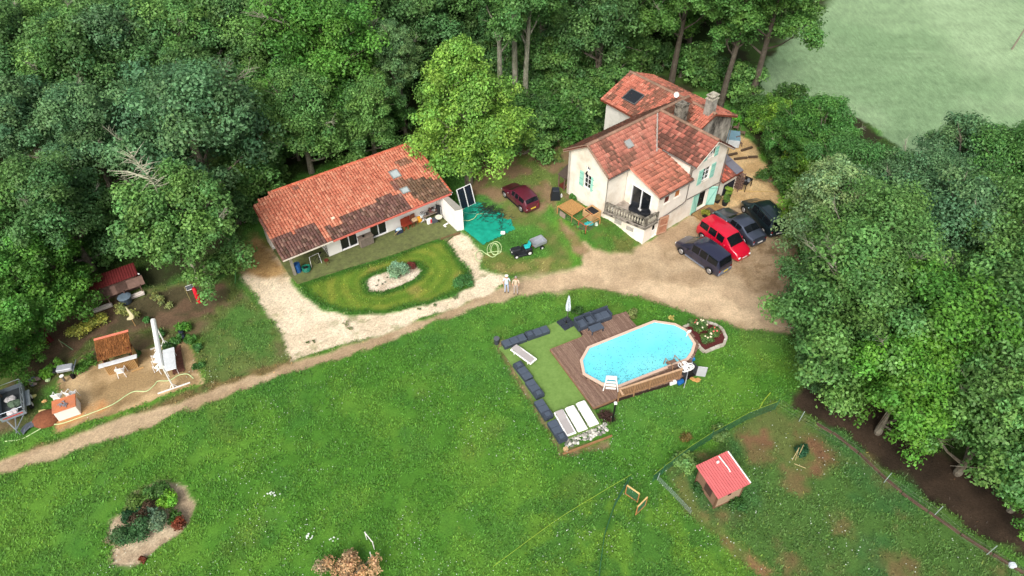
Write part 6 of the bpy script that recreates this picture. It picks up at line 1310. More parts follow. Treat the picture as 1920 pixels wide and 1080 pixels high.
# outdoor kitchen table
p = Z4(470, 745); t = thing('cluttered_table', 'black outdoor table loaded with silver and dark things by the annex', 'table', p, HRZ + R(10)); MB().rbox((0, 0, .75), (1.3, .7, .05), .02).build('table_top', DARK, t)
for x in (-.6, .6):
    for y in (-.3, .3): MB().box((x, y, .37), (.06, .06, .74)).build('leg', DARK, t)
for i in range(7): o = thing('kitchen_item', 'one of the silver and dark pots crowding the black outdoor table', 'pot', p + Vector((rk.uniform(-.4, .4), rk.uniform(-.25, .25), .78)), 0, 'pots crowding the black outdoor table'); MB().cyl((0, 0, 0), (0, 0, rk.uniform(.1, .25)), rk.uniform(.1, .16), rk.uniform(.1, .18), 10).build('pot_body', [mat('steel', (170,174,180), rough=.3, metal=.7), DARK][i % 2], o)
t = thing('slatted_rack', 'dark slatted wooden rack at the annex corner', 'rack', Z4(392, 755), HRZ + R(80))
for i in range(6): MB().box((0, 0, .25 + i * .28), (.9, .5, .03)).build('shelf', WD, t)
for x in (-.43, .43):
    for y in (-.23, .23): MB().box((x, y, .9), (.05, .05, 1.8)).build('upright', WD, t)
# courtyard back part: hot tub, chairs, sleepers
a = Z4(262, 245, .8); p = Z4(335, 262, .8); t = thing('hot_tub', 'square hot tub with a blue-grey cover behind the farmhouse corner', 'hot tub', (p.x, p.y, 0), HRZ + R(-52)); MB().rbox((0, 0, .4), (2.0, 1.7, .76), .06).build('tub_shell', mat('tub_white', (190,196,200)), t); MB().rbox((0, 0, .82), (2.0, 1.7, .08), .03).build('cover', mat('tub_cover', (112,144,158), rough=.5), t)
for i, (x, y, rz) in enumerate(((410, 365, .4), (445, 270, 1.2), (385, 220, -.4))):
    t = thing('wooden_garden_chair', 'brown slatted garden chair %s' % ['standing alone on the courtyard gravel', 'beside the hot tub, right one', 'beside the hot tub, furthest back'][i], 'chair', Z4(x, y), rz, 'brown slatted chairs round the hot tub')
    for k in range(4): MB().box((0, -.2 + k * .13, .42), (.5, .1, .03)).build('slat', WD, t)
    for k in range(3): MB().box((-.17 + k * .17, .28, .72), (.1, .03, .55)).build('back_slat', WD, t)
    for a_ in (-.23, .23):
        for b_ in (-.22, .25): MB().box((a_, b_, .21), (.05, .05, .42)).build('leg', WD, t)
for i, (q0, q1) in enumerate((((440, 410), (540, 378)), ((375, 488), (495, 474)), ((505, 470), (590, 466)), ((318, 452), (402, 434)), ((520, 210), (640, 240)))):
    a = Z4(*q0); b = Z4(*q1); t = thing('railway_sleeper', 'dark timber baulk in the courtyard gravel, %s' % ['nearest the brown chair', 'long one left of the pair', 'right end of the pair', 'thin one nearest the house wall', 'on the bank at the back'][i], 'timber baulk', (a + b) / 2, dirang(a, b)); MB().box((0, 0, .07), ((b - a).length, .2, .16)).build('baulk', mat('sleeper', (84,68,54), var=.25, scale=4), t)
a = Z4(415, 770); b = Z4(775, 790); hose('yellow_rope', 'yellowish rope stretched across the courtyard gravel', [a, a.lerp(b, .35) + Vector((0, -.1, 0)), a.lerp(b, .7) + Vector((0, .05, 0)), b], .025, mat('rope_yellow', (206,176,110)))
# pump station by the pool
def Zq(x, y, z=0.0): return at(1100 + x / 6, 640 + y / 6, z)
p = Zq(1150, 400); t = thing('pump_box', 'grey resin pump cupboard with both doors open beside the pool', 'cupboard', (p.x, p.y, 0), angR + R(10)); GP = mat('resin_grey', (178,180,184), rough=.5, var=.04)
MB().rbox((0, .35, .45), (.9, .06, .9), .02).build('back_panel', GP, t); 
for s_ in (-1, 1): MB().box((s_ * .45, .1, .45), (.05, .5, .9)).build('side_panel', mat('resin_dark', (60,62,66)), t); o = MB().rbox((s_ * .32, 0, .5), (.62, .05, .95), .02).build('door', GP, t, loc=(s_ * .45, -.15, 0), rot=(0, 0, s_ * R(-40)))
MB().ball((0, .1, .45), (.24, .24, .32), 10, 6).build('filter_tank', DARK, t); MB().box((0, .1, .04), (.9, .5, .06)).build('floor', DARK, t)
pts = []
for k in range(8):
    cx_, cy_ = (1095 + rk.uniform(-30, 70), 290 + rk.uniform(-30, 40)); rr_ = rk.uniform(.14, .26); c_ = Zq(cx_, cy_, .95)
    for i in range(9): a_ = 2 * math.pi * i / 8; pts.append(Vector((c_.x + rr_ * math.cos(a_), c_.y + rr_ * math.sin(a_), 0)))
pts = [Vector((v.x, v.y, 0)) for v in pts]; hose('pump_hose', 'bundle of thick white ribbed pool hose heaped over the pump cupboard', pts, .032, WHITEP, z=1.0)
for (x, y, c_, r_, lb_) in ((1050, 475, (32,96,160), .17, 'blue plastic drum on its side by the open pump cupboard'), (1175, 225, (40,130,190), .15, 'bright blue container at the pool rim corner'),): 
    t = thing('plastic_container', lb_, 'container', Zq(x, y), R(30)); MB().tube([(-.22, 0, .17), (-.2, 0, .17), (.2, 0, .17), (.22, 0, .17)], [r_ * .6, r_, r_, r_ * .6], 12).build('container_body', mat('cont%d' % c_[1], c_, rough=.4), t)
for (x, y, lb_) in ((965, 475, 'white plastic panel lying at the end of the railing'), (1150, 195, 'white box on the pool rim beside the blue container')): t = thing('white_sheet', lb_, 'panel', Zq(x, y, .1), R(20)); MB().rbox((0, 0, .12), (.5, .26, .2), .03).build('panel_body', WHITEP, t)
t = thing('rock_pair', 'flat ochre rocks on the grass below the pump cupboard', 'rocks', Zq(1205, 440))
for i in range(4): MB().ball((0, 0, .04), (.2, .14, .08), 7, 4, jit=.2, rnd=rk).build('rock', mat('ochre_rock', (186,140,84), var=.2), t, loc=(rk.uniform(-.3, .3), rk.uniform(-.2, .2), 0))
# chicken coop
def Zc(x, y, z=0.0): return at(1150 + x / 2.4935, 740 + y / 2.4935, z)
b0 = Zc(468, 530); b1 = Zc(585, 478); b2 = Zc(365, 420); d1 = (b1 - b0); d2 = (b2 - b0); rzc = math.atan2(d1.y, d1.x); W1 = d1.length; W2 = d2.length
t = thing('chicken_coop', 'small wooden coop with a pinkish red sheet roof and a white pipe on it', 'coop', b0, rzc); CW = mat('coop_wood', (132,102,82), rough=.85, var=.25, scale=4, stretch=(.5, .5, 3)); CW2 = mat('coop_panel', (164,138,114), rough=.85, var=.15, scale=4)
hc = 1.5; W2 = min(W2, 2.2)
for k in range(7): z = .12 + k * .2; MB().box((0, W2 / 2, z + .09), (.04, W2, .19)).build('plank', CW, t)
MB().box((W1 / 2, 0, .72), (W1, .04, 1.35)).build('front_panel', CW2, t); MB().box((W1 / 2, W2, .72), (W1, .04, 1.35)).build('rear_panel', CW, t); MB().box((W1, W2 / 2, .72), (.04, W2, 1.35)).build('side_panel', CW, t)
MB().box((-.03, W2 * .42, .85), (.03, .6, .75)).build('side_door', mat('coop_door', (78,60,50), var=.2), t)
MB().box((W1 * .48, -.03, .98), (.2, .02, .22)).build('window', DARK, t)
for (x, y) in ((0, 0), (W1, 0), (0, W2), (W1, W2)): MB().box((x, y, .75), (.09, .09, 1.5)).build('corner_post', mat('coop_post', (110,82,62)), t)
MB().box((W1 / 2, 0, .04), (W1 + .1, .1, .1)).build('sill', mat('coop_post', (110,82,62)), t)
vs = []; fs = []; nr_ = 28; x0_, x1_ = -.2, W1 + .18
for i in range(nr_ + 1):
    x = x0_ + (x1_ - x0_) * i / nr_; z = hc + .02 + .16 * (x / W1) + (.025 if i % 2 else 0); vs += [(x, -.22, z), (x, W2 + .2, z + .12), (x, -.22, z - .03), (x, W2 + .2, z + .09)]
for i in range(nr_): k = i * 4; fs += [(k, k + 4, k + 5, k + 1), (k + 2, k + 3, k + 7, k + 6), (k, k + 2, k + 6, k + 4), (k + 1, k + 5, k + 7, k + 3)]
MB().add(vs, fs).build('sheet_roof', mat('pink_red_sheet', (194,98,98), rough=.7, var=.14, scale=3, stretch=(3, .5, 1)), t)
MB().tube([(x1_ + .02, -.2, hc + .22), (x1_ + .02, W2 + .15, hc + .34)], .045, 6).build('white_gutter', WHITEP, t)
MB().tube([(W1 * .72, W2 + .1, hc + .36), (W1 * .75, W2 * .55, hc + .3), (W1 * .74, W2 * .45, hc + .26)], .04, 6).build('white_pipe', WHITEP, t); MB().rbox((W1 * .58, W2 * .9, hc + .3), (.16, .12, .1), .02).build('pipe_end', WHITEP, t)
# fences of the paddock
NET = mat('green_net', (52,104,74), rough=.7, var=.15); STK = mat('stake_grey', (150,166,160), rough=.6)
def netfence(label, pts, h_, m_, name='netting_fence', step=.22, posts=None, rows=5, r_=.006, top=None, pm=None):
    P = [at(*q, 0) for q in pts]; o = P[0]; t = thing(name, label, 'fence', (o.x, o.y, 0)); mb = MB(); P = [p - o for p in P]
    for i in range(len(P) - 1):
        a, b = P[i], P[i + 1]; L = (b - a).length; n = max(1, int(L / step))
        for k in range(n): v = a.lerp(b, k / n); w = a.lerp(b, min(1, (k + .7) / n)); mb.tube([(v.x, v.y, 0), (w.x, w.y, h_)], r_, 3, cap=False)
        for k in range(rows): z = h_ * (k + .5) / rows; mb.tube([(a.x, a.y, z), (b.x, b.y, z)], r_, 3, cap=False)
    mb.build('netting', m_, t, kind='stuff')
    if top: mb = MB(); mb.tube([(p.x, p.y, h_ + .02) for p in P], .010, 4); mb.build('top_line', top, t)
    for k, q in enumerate(posts or pts): p = at(*q, 0) - o; MB().tube([(p.x, p.y, 0), (p.x + .05, p.y, h_ + .25)], .022, 5).build('stake', pm or STK, t)
    return t
YEL = mat('yellow_line', (150,178,60), rough=.6)
netfence('green netting fence between the lawn and the bare paddock, with a yellow top line', [(1452,768),(1400,788),(1330,826),(1285,855),(1240,890),(1222,905)], .85, NET, top=YEL, step=.1, rows=8, r_=.009, posts=[(1452,768),(1330,826),(1240,890)], pm=NET)
netfence('thin wire fence along the lane side of the paddock', [(1455,760),(1500,788),(1600,848),(1658,903),(1752,968),(1800,1010),(1900,1072),(1990,1130)], .8, mat('thin_wire', (106,112,98), rough=.6), name='wire_fence', step=.5, rows=3, r_=.005, posts=[(1498,790),(1657,905),(1751,967),(1850,1040)])
netfence('green netting running down from the two wooden panels', [(1176,908),(1150,955),(1132,1010),(1120,1100)], .8, NET, step=.12, rows=7, r_=.008, posts=[(1176,912)], pm=NET)
netfence('low grey netting along the near side of the paddock', [(1232,900),(1262,930),(1295,965)], .5, mat('grey_net', (128,142,136)), step=.1, rows=6, r_=.006, posts=[(1232,900)])
hose('yellow_tape', 'yellow tape stretched over the lawn towards the bottom edge', [at(*q, 0) for q in ((1182,898),(1120,935),(1040,985),(925,1070))], .012, YEL, z=.5)
hose('yellow_hose_end', 'short yellow hose end near the fence corner', [at(*q, 0) for q in ((1424,766),(1432,752),(1444,738))], .03, YEL, z=.1)
# red soil line along the paddock edge
t = thing('timber_edging', 'irregular dark timber edging along the lane side of the paddock', 'edging', at(1560, 812, 0)); o0 = at(1560, 812, 0)
E_ = [(1530,795),(1560,812),(1610,850),(1650,888),(1690,925),(1740,960),(1800,1002),(1860,1040),(1920,1075)]
for i in range(len(E_) - 1): a = at(*E_[i], 0); b = at(*E_[i + 1], 0); c_ = (a + b) / 2 - o0; MB().box((0, 0, .04), ((b - a).length * .96, .14, .14), rz=0).build('log', mat('edging_log', (92,72,60), var=.3, scale=3), t, loc=(c_.x, c_.y, 0), rot=(0, 0, dirang(a, b) + rk.uniform(-.05, .05)))
# wooden frames with mesh by the coop
for (q0, q1, lb_) in (((1176,910),(1199,926),'mesh gate panel with a wooden top bar, left one of two'), ((1196,950),(1214,932),'mesh gate panel with a wooden top bar, right one of two')):
    h_ = .95; a = at(q0[0] + 0, q0[1] + 14, 0); b = at(q1[0] + 0, q1[1] + 14, 0); a = at(*q0, h_); b = at(*q1, h_); t = thing('mesh_panel', lb_, 'gate', (a.x, a.y, 0), dirang(a, b), 'mesh gate panels by the netting'); L = (b - a).length
    MB().box((L / 2, 0, h_), (L, .06, .07)).build('top_bar', mat('fresh_pine', (222,186,124)), t); MB().box((L / 2, 0, .05), (L, .05, .05)).build('bottom_bar', TIM, t); MB().box((0, 0, h_ / 2), (.05, .05, h_)).box((L, 0, h_ / 2), (.05, .05, h_)).build('side_bars', TIM, t, kind='stuff')
    mb = MB()
    for k in range(14): mb.tube([(L * k / 13, 0, .05), (L * k / 13, 0, h_)], .006, 3, cap=False); mb.tube([(0, 0, .05 + (h_ - .1) * k / 13), (L, 0, .05 + (h_ - .1) * k / 13)], .006, 3, cap=False)
    mb.build('wire_mesh', NET, t, kind='stuff')
t = thing('white_tub_bottom', 'white square tub on the grass in the bottom right corner', 'tub', Zc(1862, 800)); t.name = 'feed_tub'; MB().rbox((0, 0, .1), (.36, .3, .2), .06).build('tub_body', mat('tub_pale', (206,214,222)), t)
t = thing('plant_guard', 'leaning sticks guarding a young dark green plant in the paddock', 'plant guard', Zc(880, 320)); 
for (a, b) in (((-.5, .2, 0), (-.25, .5, .9)), ((-.1, .4, 0), (0, .6, 1.0)), ((-.5, -.1, .1), (.1, -.4, .1)), ((-.5, -.05, .4), (-.15, .6, .45))): MB().tube([a, b], .022, 5).build('stick', mat('pale_stick', (176,160,116)), t)
# blue pot and tyre near the thicket
t = thing('blue_table', 'small dark blue table half under the thicket', 'table', at(1553, 690, 0)); MB().rbox((0, 0, .5), (.6, .45, .06), .02).build('table_top', mat('navy2', (34,60,130), rough=.5), t); MB().tube([(-.2, 0, 0), (-.2, 0, .5)], .02, 4).build('leg', DARK, t); MB().tube([(.2, 0, 0), (.2, 0, .5)], .02, 4).build('leg', DARK, t)
t = thing('old_tyre', 'old tyre lying on the ground at the start of the lane', 'tyre', at(1545, 713, 0)); MB().tube([(.24 * math.cos(k * .524), .24 * math.sin(k * .524), .1) for k in range(13)], .09, 6).build('tyre_ring', mat('old_rubber', (96,98,100), rough=.8), t)
# field pole
t = thing('field_pole', 'thin leaning wooden pole in the pale field at the top right', 'pole', at(1897, 93, 0)); MB().tube([(0, 0, 0), (.9, .5, 5.2)], [.12, .07], 6).build('pole', mat('pole_grey', (126,118,104)), t)
# white marks by the dead bush: leaning white sticks
for i, (q, h_) in enumerate((((688, 1012), .9), ((702, 1030), .9), ((697, 1048), .8))): t = thing('white_stick', 'bent white stick standing in the grass above the dead bush, %s' % ['left one', 'right one', 'lowest one'][i], 'stick', at(*q, 0)); MB().tube([(0, 0, 0), (.02, 0, h_)], .03, 5).build('stick', WHITEP, t)
hose('white_link', 'white bar joining the two upper white sticks', [at(688, 1012, 0), at(702, 1030, 0)], .025, WHITEP, z=.9)
# white daisies as little flecks
mb = MB(); n_ = 0
while n_ < 900:
    a = rk.uniform(150, 1900); b = rk.uniform(650, 1080)
    p = at(a, b, 0); w_ = float(fbm(np.array(p.x), np.array(p.y), 3.0, 90, 3))
    if w_ < .5 or any(sdist(np.array([p.x]), np.array([p.y]), q)[0] > -.1 for q in NOGRASS[:2]) or sdist(np.array([p.x]), np.array([p.y]), REG[[r_[0] for r_ in REG].index('dirt_track')][1])[0] > -.5 or sdist(np.array([p.x]), np.array([p.y]), LANE)[0] > -1: continue
    s_ = rk.uniform(.015, .035); z = .12; mb.add([(p.x - s_, p.y, z), (p.x, p.y - s_, z), (p.x + s_, p.y, z + .01), (p.x, p.y + s_, z)], [(0, 1, 2, 3)]); n_ += 1
for (cx_, cy_, k_) in ((512, 928, 16), (580, 1008, 12), (622, 1012, 6)):
    for i in range(k_): p = at(cx_ + rk.gauss(0, 6), cy_ + rk.gauss(0, 2.5), 0); s_ = .05; mb.add([(p.x - s_, p.y, .13), (p.x, p.y - s_, .13), (p.x + s_, p.y, .14), (p.x, p.y + s_, .13)], [(0, 1, 2, 3)])
tag(mb.build('clover_flowers', mat('clover_white', (206,216,204))), 'tiny white clover flowers scattered over the lawn', 'flowers', kind='stuff')
# ------------------------------------------------------------------ people
SKIN = mat('skin', (196,146,120), rough=.6); 
def person(p, rz, label, shirt, trousers, hatc=None, arms=0):
    t = thing('person', label, 'person', p, rz)
    V_ = [(0,0,.95),(0,.01,1.12),(0,.01,1.3),(0,0,1.44),(0,-.01,1.53),(0,-.01,1.62),(0,-.02,1.70),
          (.10,0,.88),(.11,-.01,.5),(.12,.02,.09),(.13,-.13,.04),(-.10,0,.88),(-.11,-.01,.5),(-.12,.02,.09),(-.13,-.13,.04),
          (.19,0,1.40),(.26,-.02 - arms,1.14),(.24 - arms * .6,-.16 - arms,.98 + arms),(.22 - arms,-.2 - arms,.93 + arms),(-.19,0,1.40),(-.26,-.02 - arms,1.14),(-.24 + arms * .6,-.16 - arms,.98 + arms),(-.22 + arms,-.2 - arms,.93 + arms)]
    E_ = [(0,1),(1,2),(2,3),(3,4),(4,5),(5,6),(0,7),(7,8),(8,9),(9,10),(0,11),(11,12),(12,13),(13,14),(3,15),(15,16),(16,17),(17,18),(3,19),(19,20),(20,21),(21,22)]
    rad = [.15,.13,.15,.11,.055,.095,.085,.095,.065,.045,.04,.095,.065,.045,.04,.065,.05,.036,.035,.065,.05,.036,.035]
    me = bpy.data.meshes.new('body'); me.from_pydata(V_, E_, []); o = bpy.data.objects.new('body', me); COL.objects.link(o); o.parent = t
    md = o.modifiers.new('skin', 'SKIN'); 
    for i, v in enumerate(me.skin_vertices[0].data): v.radius = (rad[i], rad[i] * .85); v.use_root = (i == 0)
    sb = o.modifiers.new('sub', 'SUBSURF'); sb.levels = 1; sb.render_levels = 1
    dg = bpy.context.evaluated_depsgraph_get(); ev = o.evaluated_get(dg); m2 = bpy.data.meshes.new_from_object(ev); o.modifiers.clear(); o.data = m2
    # fingers join the body mesh
    b = MB()
    for s_, idx in ((1, 18), (-1, 22)):
        h_ = Vector(V_[idx])
        for k in range(4): a_ = h_ + Vector((s_ * (-.03 + k * .02), -.02, -.02)); b.tube([a_, a_ + Vector((0, -.02, -.045 - .006 * (k in (1, 2)))), a_ + Vector((0, -.005, -.075 - .01 * (k in (1, 2))))], [.009, .008, .006], 5)
        a_ = h_ + Vector((-s_ * .035, -.02, 0)); b.tube([a_, a_ + Vector((-s_ * .03, -.03, -.03))], [.011, .008], 5)
    # face
    b.ball((0, -.105, 1.62), (.014, .02, .022), 6, 4)
    for s_ in (-1, 1): b.ball((s_ * .085, -.01, 1.62), (.012, .02, .03), 6, 4)
    bm_me = b.mesh('extra', SKIN); import bmesh; bm = bmesh.new(); bm.from_mesh(m2); bm.from_mesh(bm_me); bm.to_mesh(m2); bm.free(); m2.materials.clear()
    for m_ in (SKIN, shirt, trousers, DARK): m2.materials.append(m_)
    for pl_ in m2.polygons:
        c = pl_.center; x = abs(c.x)
        if c.z > 1.47: k = 0
        elif x > .17 and c.z < 1.2: k = 0
        elif c.z > .95: k = 1
        elif c.z > .1: k = 2
        else: k = 3
        if c.z < .95 and x > .2 and c.y < -.1: k = 0
        pl_.material_index = k; pl_.use_smooth = True
    for s_ in (-1, 1): MB().ball((s_ * .035, -.098, 1.64), (.013, .01, .009), 6, 4).build('eye', DARK, t)
    MB().box((0, -.1, 1.575), (.045, .012, .01)).build('mouth', mat('lips', (150,80,76)), t)
    if hatc: MB().ball((0, .0, 1.715), (.1, .11, .07), 12, 6).tube([(0, 0, 1.705), (0, 0, 1.715)], [.135, .135], 14).build('hat', hatc, t)
    else: MB().ball((0, .015, 1.70), (.1, .11, .085), 12, 6).build('hair', mat('grey_hair', (150,140,130)), t)
    return t
LB = mat('pale_blue_shirt', (206,220,232), rough=.85, var=.05); LT_ = mat('pale_trousers', (176,190,214), rough=.85, var=.05); BG_ = mat('beige_shirt', (206,184,160), rough=.85, var=.06); BT_ = mat('beige_trousers', (176,164,160), rough=.85, var=.06)
def face_cam(p): return math.atan2(-p.y, -p.x) + math.pi / 2
p = at(950, 548, 0); person(p, face_cam(p), 'person in white cap and pale blue shirt, left one on the track', LB, LT_, WHITEP)
p = at(967, 551, 0); person(p, face_cam(p), 'person in beige shirt with hands in front, right one on the track', BG_, BT_, None, .12)
scatter_grass(260000)
# ================================================================== TREES AND SHRUBS
def leaf_mat():
    m = bpy.data.materials.new('foliage'); m.use_nodes = True; nt = m.node_tree; N = nt.nodes; L = nt.links
    b = N['Principled BSDF']; b.inputs['Roughness'].default_value = .55; b.inputs['Specular IOR Level'].default_value = .35
    a = N.new('ShaderNodeAttribute'); a.attribute_name = 'col'; oi = N.new('ShaderNodeObjectInfo')
    mx = N.new('ShaderNodeMix'); mx.data_type = 'RGBA'; mx.blend_type = 'MULTIPLY'; mx.inputs['Factor'].default_value = 1
    L.new(a.outputs['Color'], mx.inputs['A']); L.new(oi.outputs['Color'], mx.inputs['B'])
    L.new(mx.outputs['Result'], b.inputs['Base Color'])
    tr = N.new('ShaderNodeBsdfTranslucent'); L.new(mx.outputs['Result'], tr.inputs['Color'])
    ms = N.new('ShaderNodeMixShader'); ms.inputs[0].default_value = .3
    L.new(b.outputs[0], ms.inputs[1]); L.new(tr.outputs[0], ms.inputs[2]); L.new(ms.outputs[0], N['Material Output'].inputs['Surface'])
    return m
LEAF = leaf_mat()
BARK = mat('bark', (104,94,80), rough=.95, var=.3, scale=3, bump=.02, col2=(140,136,122), c2=.55)
BARK_DARK = mat('dark_bark', (78,70,60), rough=.95, var=.3, scale=3, bump=.02, col2=(100,96,84), c2=.6)
BARK_PALE = mat('pale_bark', (152,148,134), rough=.95, var=.3, scale=3, bump=.02, col2=(104,110,84), c2=.5)
def leaves_mesh(name, centers, radii, n, size, rs, tone=.28, flat=.75, up=.5, core=.18, bright=None):
    """leaf clumps: n little leaf faces spread over the shells of the puffs"""
    centers = np.array(centers); radii = np.array(radii); k = len(centers)
    w = radii ** 2; pi = rs.choice(k, n, p=w / w.sum())
    d = rs.normal(size=(n, 3)); d[:, 2] += .35; d /= np.linalg.norm(d, axis=1)[:, None]
    q_ = rs.rand(n); rr = np.where(q_ < core, rs.uniform(.2, .8, n), np.where(q_ > .86, rs.uniform(1.05, 1.42, n), rs.uniform(.78, 1.14, n)))
    # lumpy shell
    lump = 1 + .22 * np.sin(d[:, 0] * 5 + pi) * np.sin(d[:, 1] * 5 + pi * 1.7) 
    P = centers[pi] + d * (radii[pi] * rr * lump)[:, None] * np.array([1, 1, flat])
    nrm = d * .8 + rs.normal(size=(n, 3)) * .45; nrm[:, 2] += up; nrm /= np.linalg.norm(nrm, axis=1)[:, None]
    t = np.cross(nrm, rs.normal(size=(n, 3))); t /= np.linalg.norm(t, axis=1)[:, None]; bt = np.cross(nrm, t)
    L = size * rs.uniform(.6, 1.35, n)[:, None]; W = L * rs.uniform(.45, .75, n)[:, None]; bend = nrm * L * -.18
    V = np.empty((n, 4, 3)); V[:, 0] = P - t * L / 2 + bend; V[:, 1] = P + bt * W / 2; V[:, 2] = P + t * L / 2 + bend; V[:, 3] = P - bt * W / 2
    pt = rs.uniform(1 - tone, 1 + tone, k)[pi]; hue = rs.uniform(-1, 1, k)[pi] * .12
    v = pt * rs.uniform(.72, 1.3, n)
    col = np.stack([v * (1 + hue + rs.uniform(-.08, .08, n)), v, v * (1 - hue)], 1)
    if bright is not None:
        s_ = rs.rand(n) < bright; col[s_] *= np.array([1.45, 1.35, 1.5])
    me = bpy.data.meshes.new(name); me.vertices.add(4 * n); me.vertices.foreach_set('co', V.astype(np.float32).ravel())
    me.loops.add(4 * n); me.loops.foreach_set('vertex_index', np.arange(4 * n, dtype=np.int32)); me.polygons.add(n)
    me.polygons.foreach_set('loop_start', np.arange(0, 4 * n, 4, dtype=np.int32)); me.update(calc_edges=True)
    ca = me.color_attributes.new('col', 'FLOAT_COLOR', 'POINT'); ca.data.foreach_set('color', np.repeat(np.concatenate([col, np.ones((n, 1))], 1), 4, 0).astype(np.float32).ravel())
    me.materials.append(LEAF); return me
def make_proto(seed, Rr, H, shape, n, leaf, twigs=6, lobes=11, bright=.03):
    """trunk + limbs mesh, crown mesh, bare branch mesh for one kind of tree"""
    rs = np.random.RandomState(seed); rd = random.Random(seed); cen = []; rad = []
    base = H * {'oak': .28, 'tall': .42, 'conic': .12, 'bush': .05}[shape]; ch = H - base; lobe_pts = []
    for i in range(lobes):
        if shape == 'conic':
            f = (i + .5) / lobes; z = base + ch * (.06 + .86 * f); rmax = Rr * (math.sin(math.pi * min(1, .28 + .72 * f) ** 1.1)) * 1.05 + .35
            a = i * 2.4 + rd.random() * .5; q = rmax * rd.uniform(.35, .75) * (1 if f < .9 else .2); lr = Rr * rd.uniform(.34, .46) * (1 - .35 * f)
            for dz in (0,):
                lobe_pts.append((q * math.cos(a), q * math.sin(a), z, lr))
        else:
            f = i / lobes; a = i * 2.4 + rd.random() * .7
            zf = rd.uniform(.12, .95) if shape != 'tall' else (i + .5) / lobes
            env = math.sqrt(max(.05, 1 - ((zf - .42) / .62) ** 2)); q = Rr * env * rd.uniform(.4, .78); lr = Rr * rd.uniform(.28, .46)
            lobe_pts.append((q * math.cos(a), q * math.sin(a), base + ch * zf * .9, lr))
    if shape == 'conic':
        lobe_pts += [(0, 0, base + ch * .5, Rr * .55), (0, 0, base + ch * .75, Rr * .42), (0, 0, base + ch * .93, Rr * .2)]
    else: lobe_pts += [(0, 0, base + ch * .72, Rr * .5), (0, 0, base + ch * .4, Rr * .5)]
    for (x, y, z, lr) in lobe_pts:
        for k in range(12):
            d = Vector((rd.gauss(0, 1), rd.gauss(0, 1), rd.gauss(.5, .9))).normalized() * lr * rd.uniform(.55, 1.05)
            cen.append((x + d.x, y + d.y, z + d.z * .8)); rad.append(lr * rd.uniform(.26, .5))
    crown = leaves_mesh('crown', cen, rad, n, leaf, rs, bright=bright)
    t = MB(); tr = (.018 if shape != 'tall' else .011) * H + .07
    lean = (rd.uniform(-.4, .4), rd.uniform(-.4, .4))
    path = [Vector((0, 0, -.6)), Vector((lean[0] * .2, lean[1] * .2, H * .2)), Vector((lean[0], lean[1], H * .5)), Vector((lean[0] * .5, lean[1] * .5, H * .88))]
    t.tube(path, [tr * 1.35, tr, tr * .7, tr * .15], 8)
    for (x, y, z, lr) in lobe_pts:
        zz = min(z * .72, H * .8); p0 = Vector((lean[0] * zz / H, lean[1] * zz / H, zz)); p2 = Vector((x, y, z)); pm = (p0 + p2) / 2 + Vector((0, 0, -.3))
        t.tube([p0, pm, p2], [tr * .42, tr * .28, tr * .1], 5)
        for q in range(3):
            e = p2 + Vector((rd.gauss(0, 1), rd.gauss(0, 1), rd.gauss(.5, .6))).normalized() * lr * .9
            t.tube([pm.lerp(p2, .6), e], [tr * .13, tr * .03], 4, cap=False)
    b = MB()
    for q in range(twigs):
        x, y, z, lr = rd.choice(lobe_pts); o = Vector((x, y, z)); d = Vector((x, y, rd.uniform(.2, 1) * Rr)).normalized()
        tip = o + d * lr * rd.uniform(1.05, 1.35); b.tube([o, o.lerp(tip, .55) + Vector((rd.gauss(0, .12), rd.gauss(0, .12), .1)), tip], [.045, .03, .01], 4, cap=False)
        for w in range(12):
            s_ = o.lerp(tip, rd.uniform(.45, .95)); e = s_ + (d + Vector((rd.gauss(0, .6), rd.gauss(0, .6), rd.gauss(0, .5)))).normalized() * lr * rd.uniform(.18, .45)
            b.tube([s_, e], [.02, .007], 3, cap=False)
    return dict(crown=crown, trunk=t.mesh('trunk', BARK), bare=b.mesh('bare_branches', BARK_PALE) if twigs else None, R=Rr, H=H)
PROTO = {}
def proto(k):
    if k not in PROTO:
        PROTO[k] = {'oak1': lambda: make_proto(1, 5.2, 13, 'oak', 37700, 0.234, 5), 'oak2': lambda: make_proto(2, 4.6, 12, 'oak', 31900, 0.234, 4),
         'oak3': lambda: make_proto(3, 5.6, 13.5, 'oak', 37700, 0.25, 6, 13), 'oak4': lambda: make_proto(8, 4.2, 11, 'oak', 29000, 0.218, 2, 9),
         'tall1': lambda: make_proto(4, 3.8, 17, 'tall', 31900, 0.234, 7, 12), 'tall2': lambda: make_proto(5, 4.2, 18, 'tall', 31900, 0.234, 5, 11),
         'lime': lambda: make_proto(6, 5.0, 12.5, 'conic', 49300, 0.218, 0, 26, bright=.10),
         'acacia': lambda: make_proto(9, 3.2, 8.0, 'oak', 24650, 0.187, 0, 10, bright=.02), 'ash1': lambda: make_proto(12, 4.4, 12, 'oak', 37700, 0.203, 3, 14, bright=.10),
         'ash2': lambda: make_proto(13, 5.0, 13, 'oak', 43500, 0.203, 4, 16, bright=.06),
         'bush1': lambda: make_proto(7, 1.5, 2.2, 'bush', 5000, 0.15, 0, 7), 'bush2': lambda: make_proto(10, 1.8, 2.0, 'bush', 6000, 0.17, 0, 8)}[k]()
    return PROTO[k]
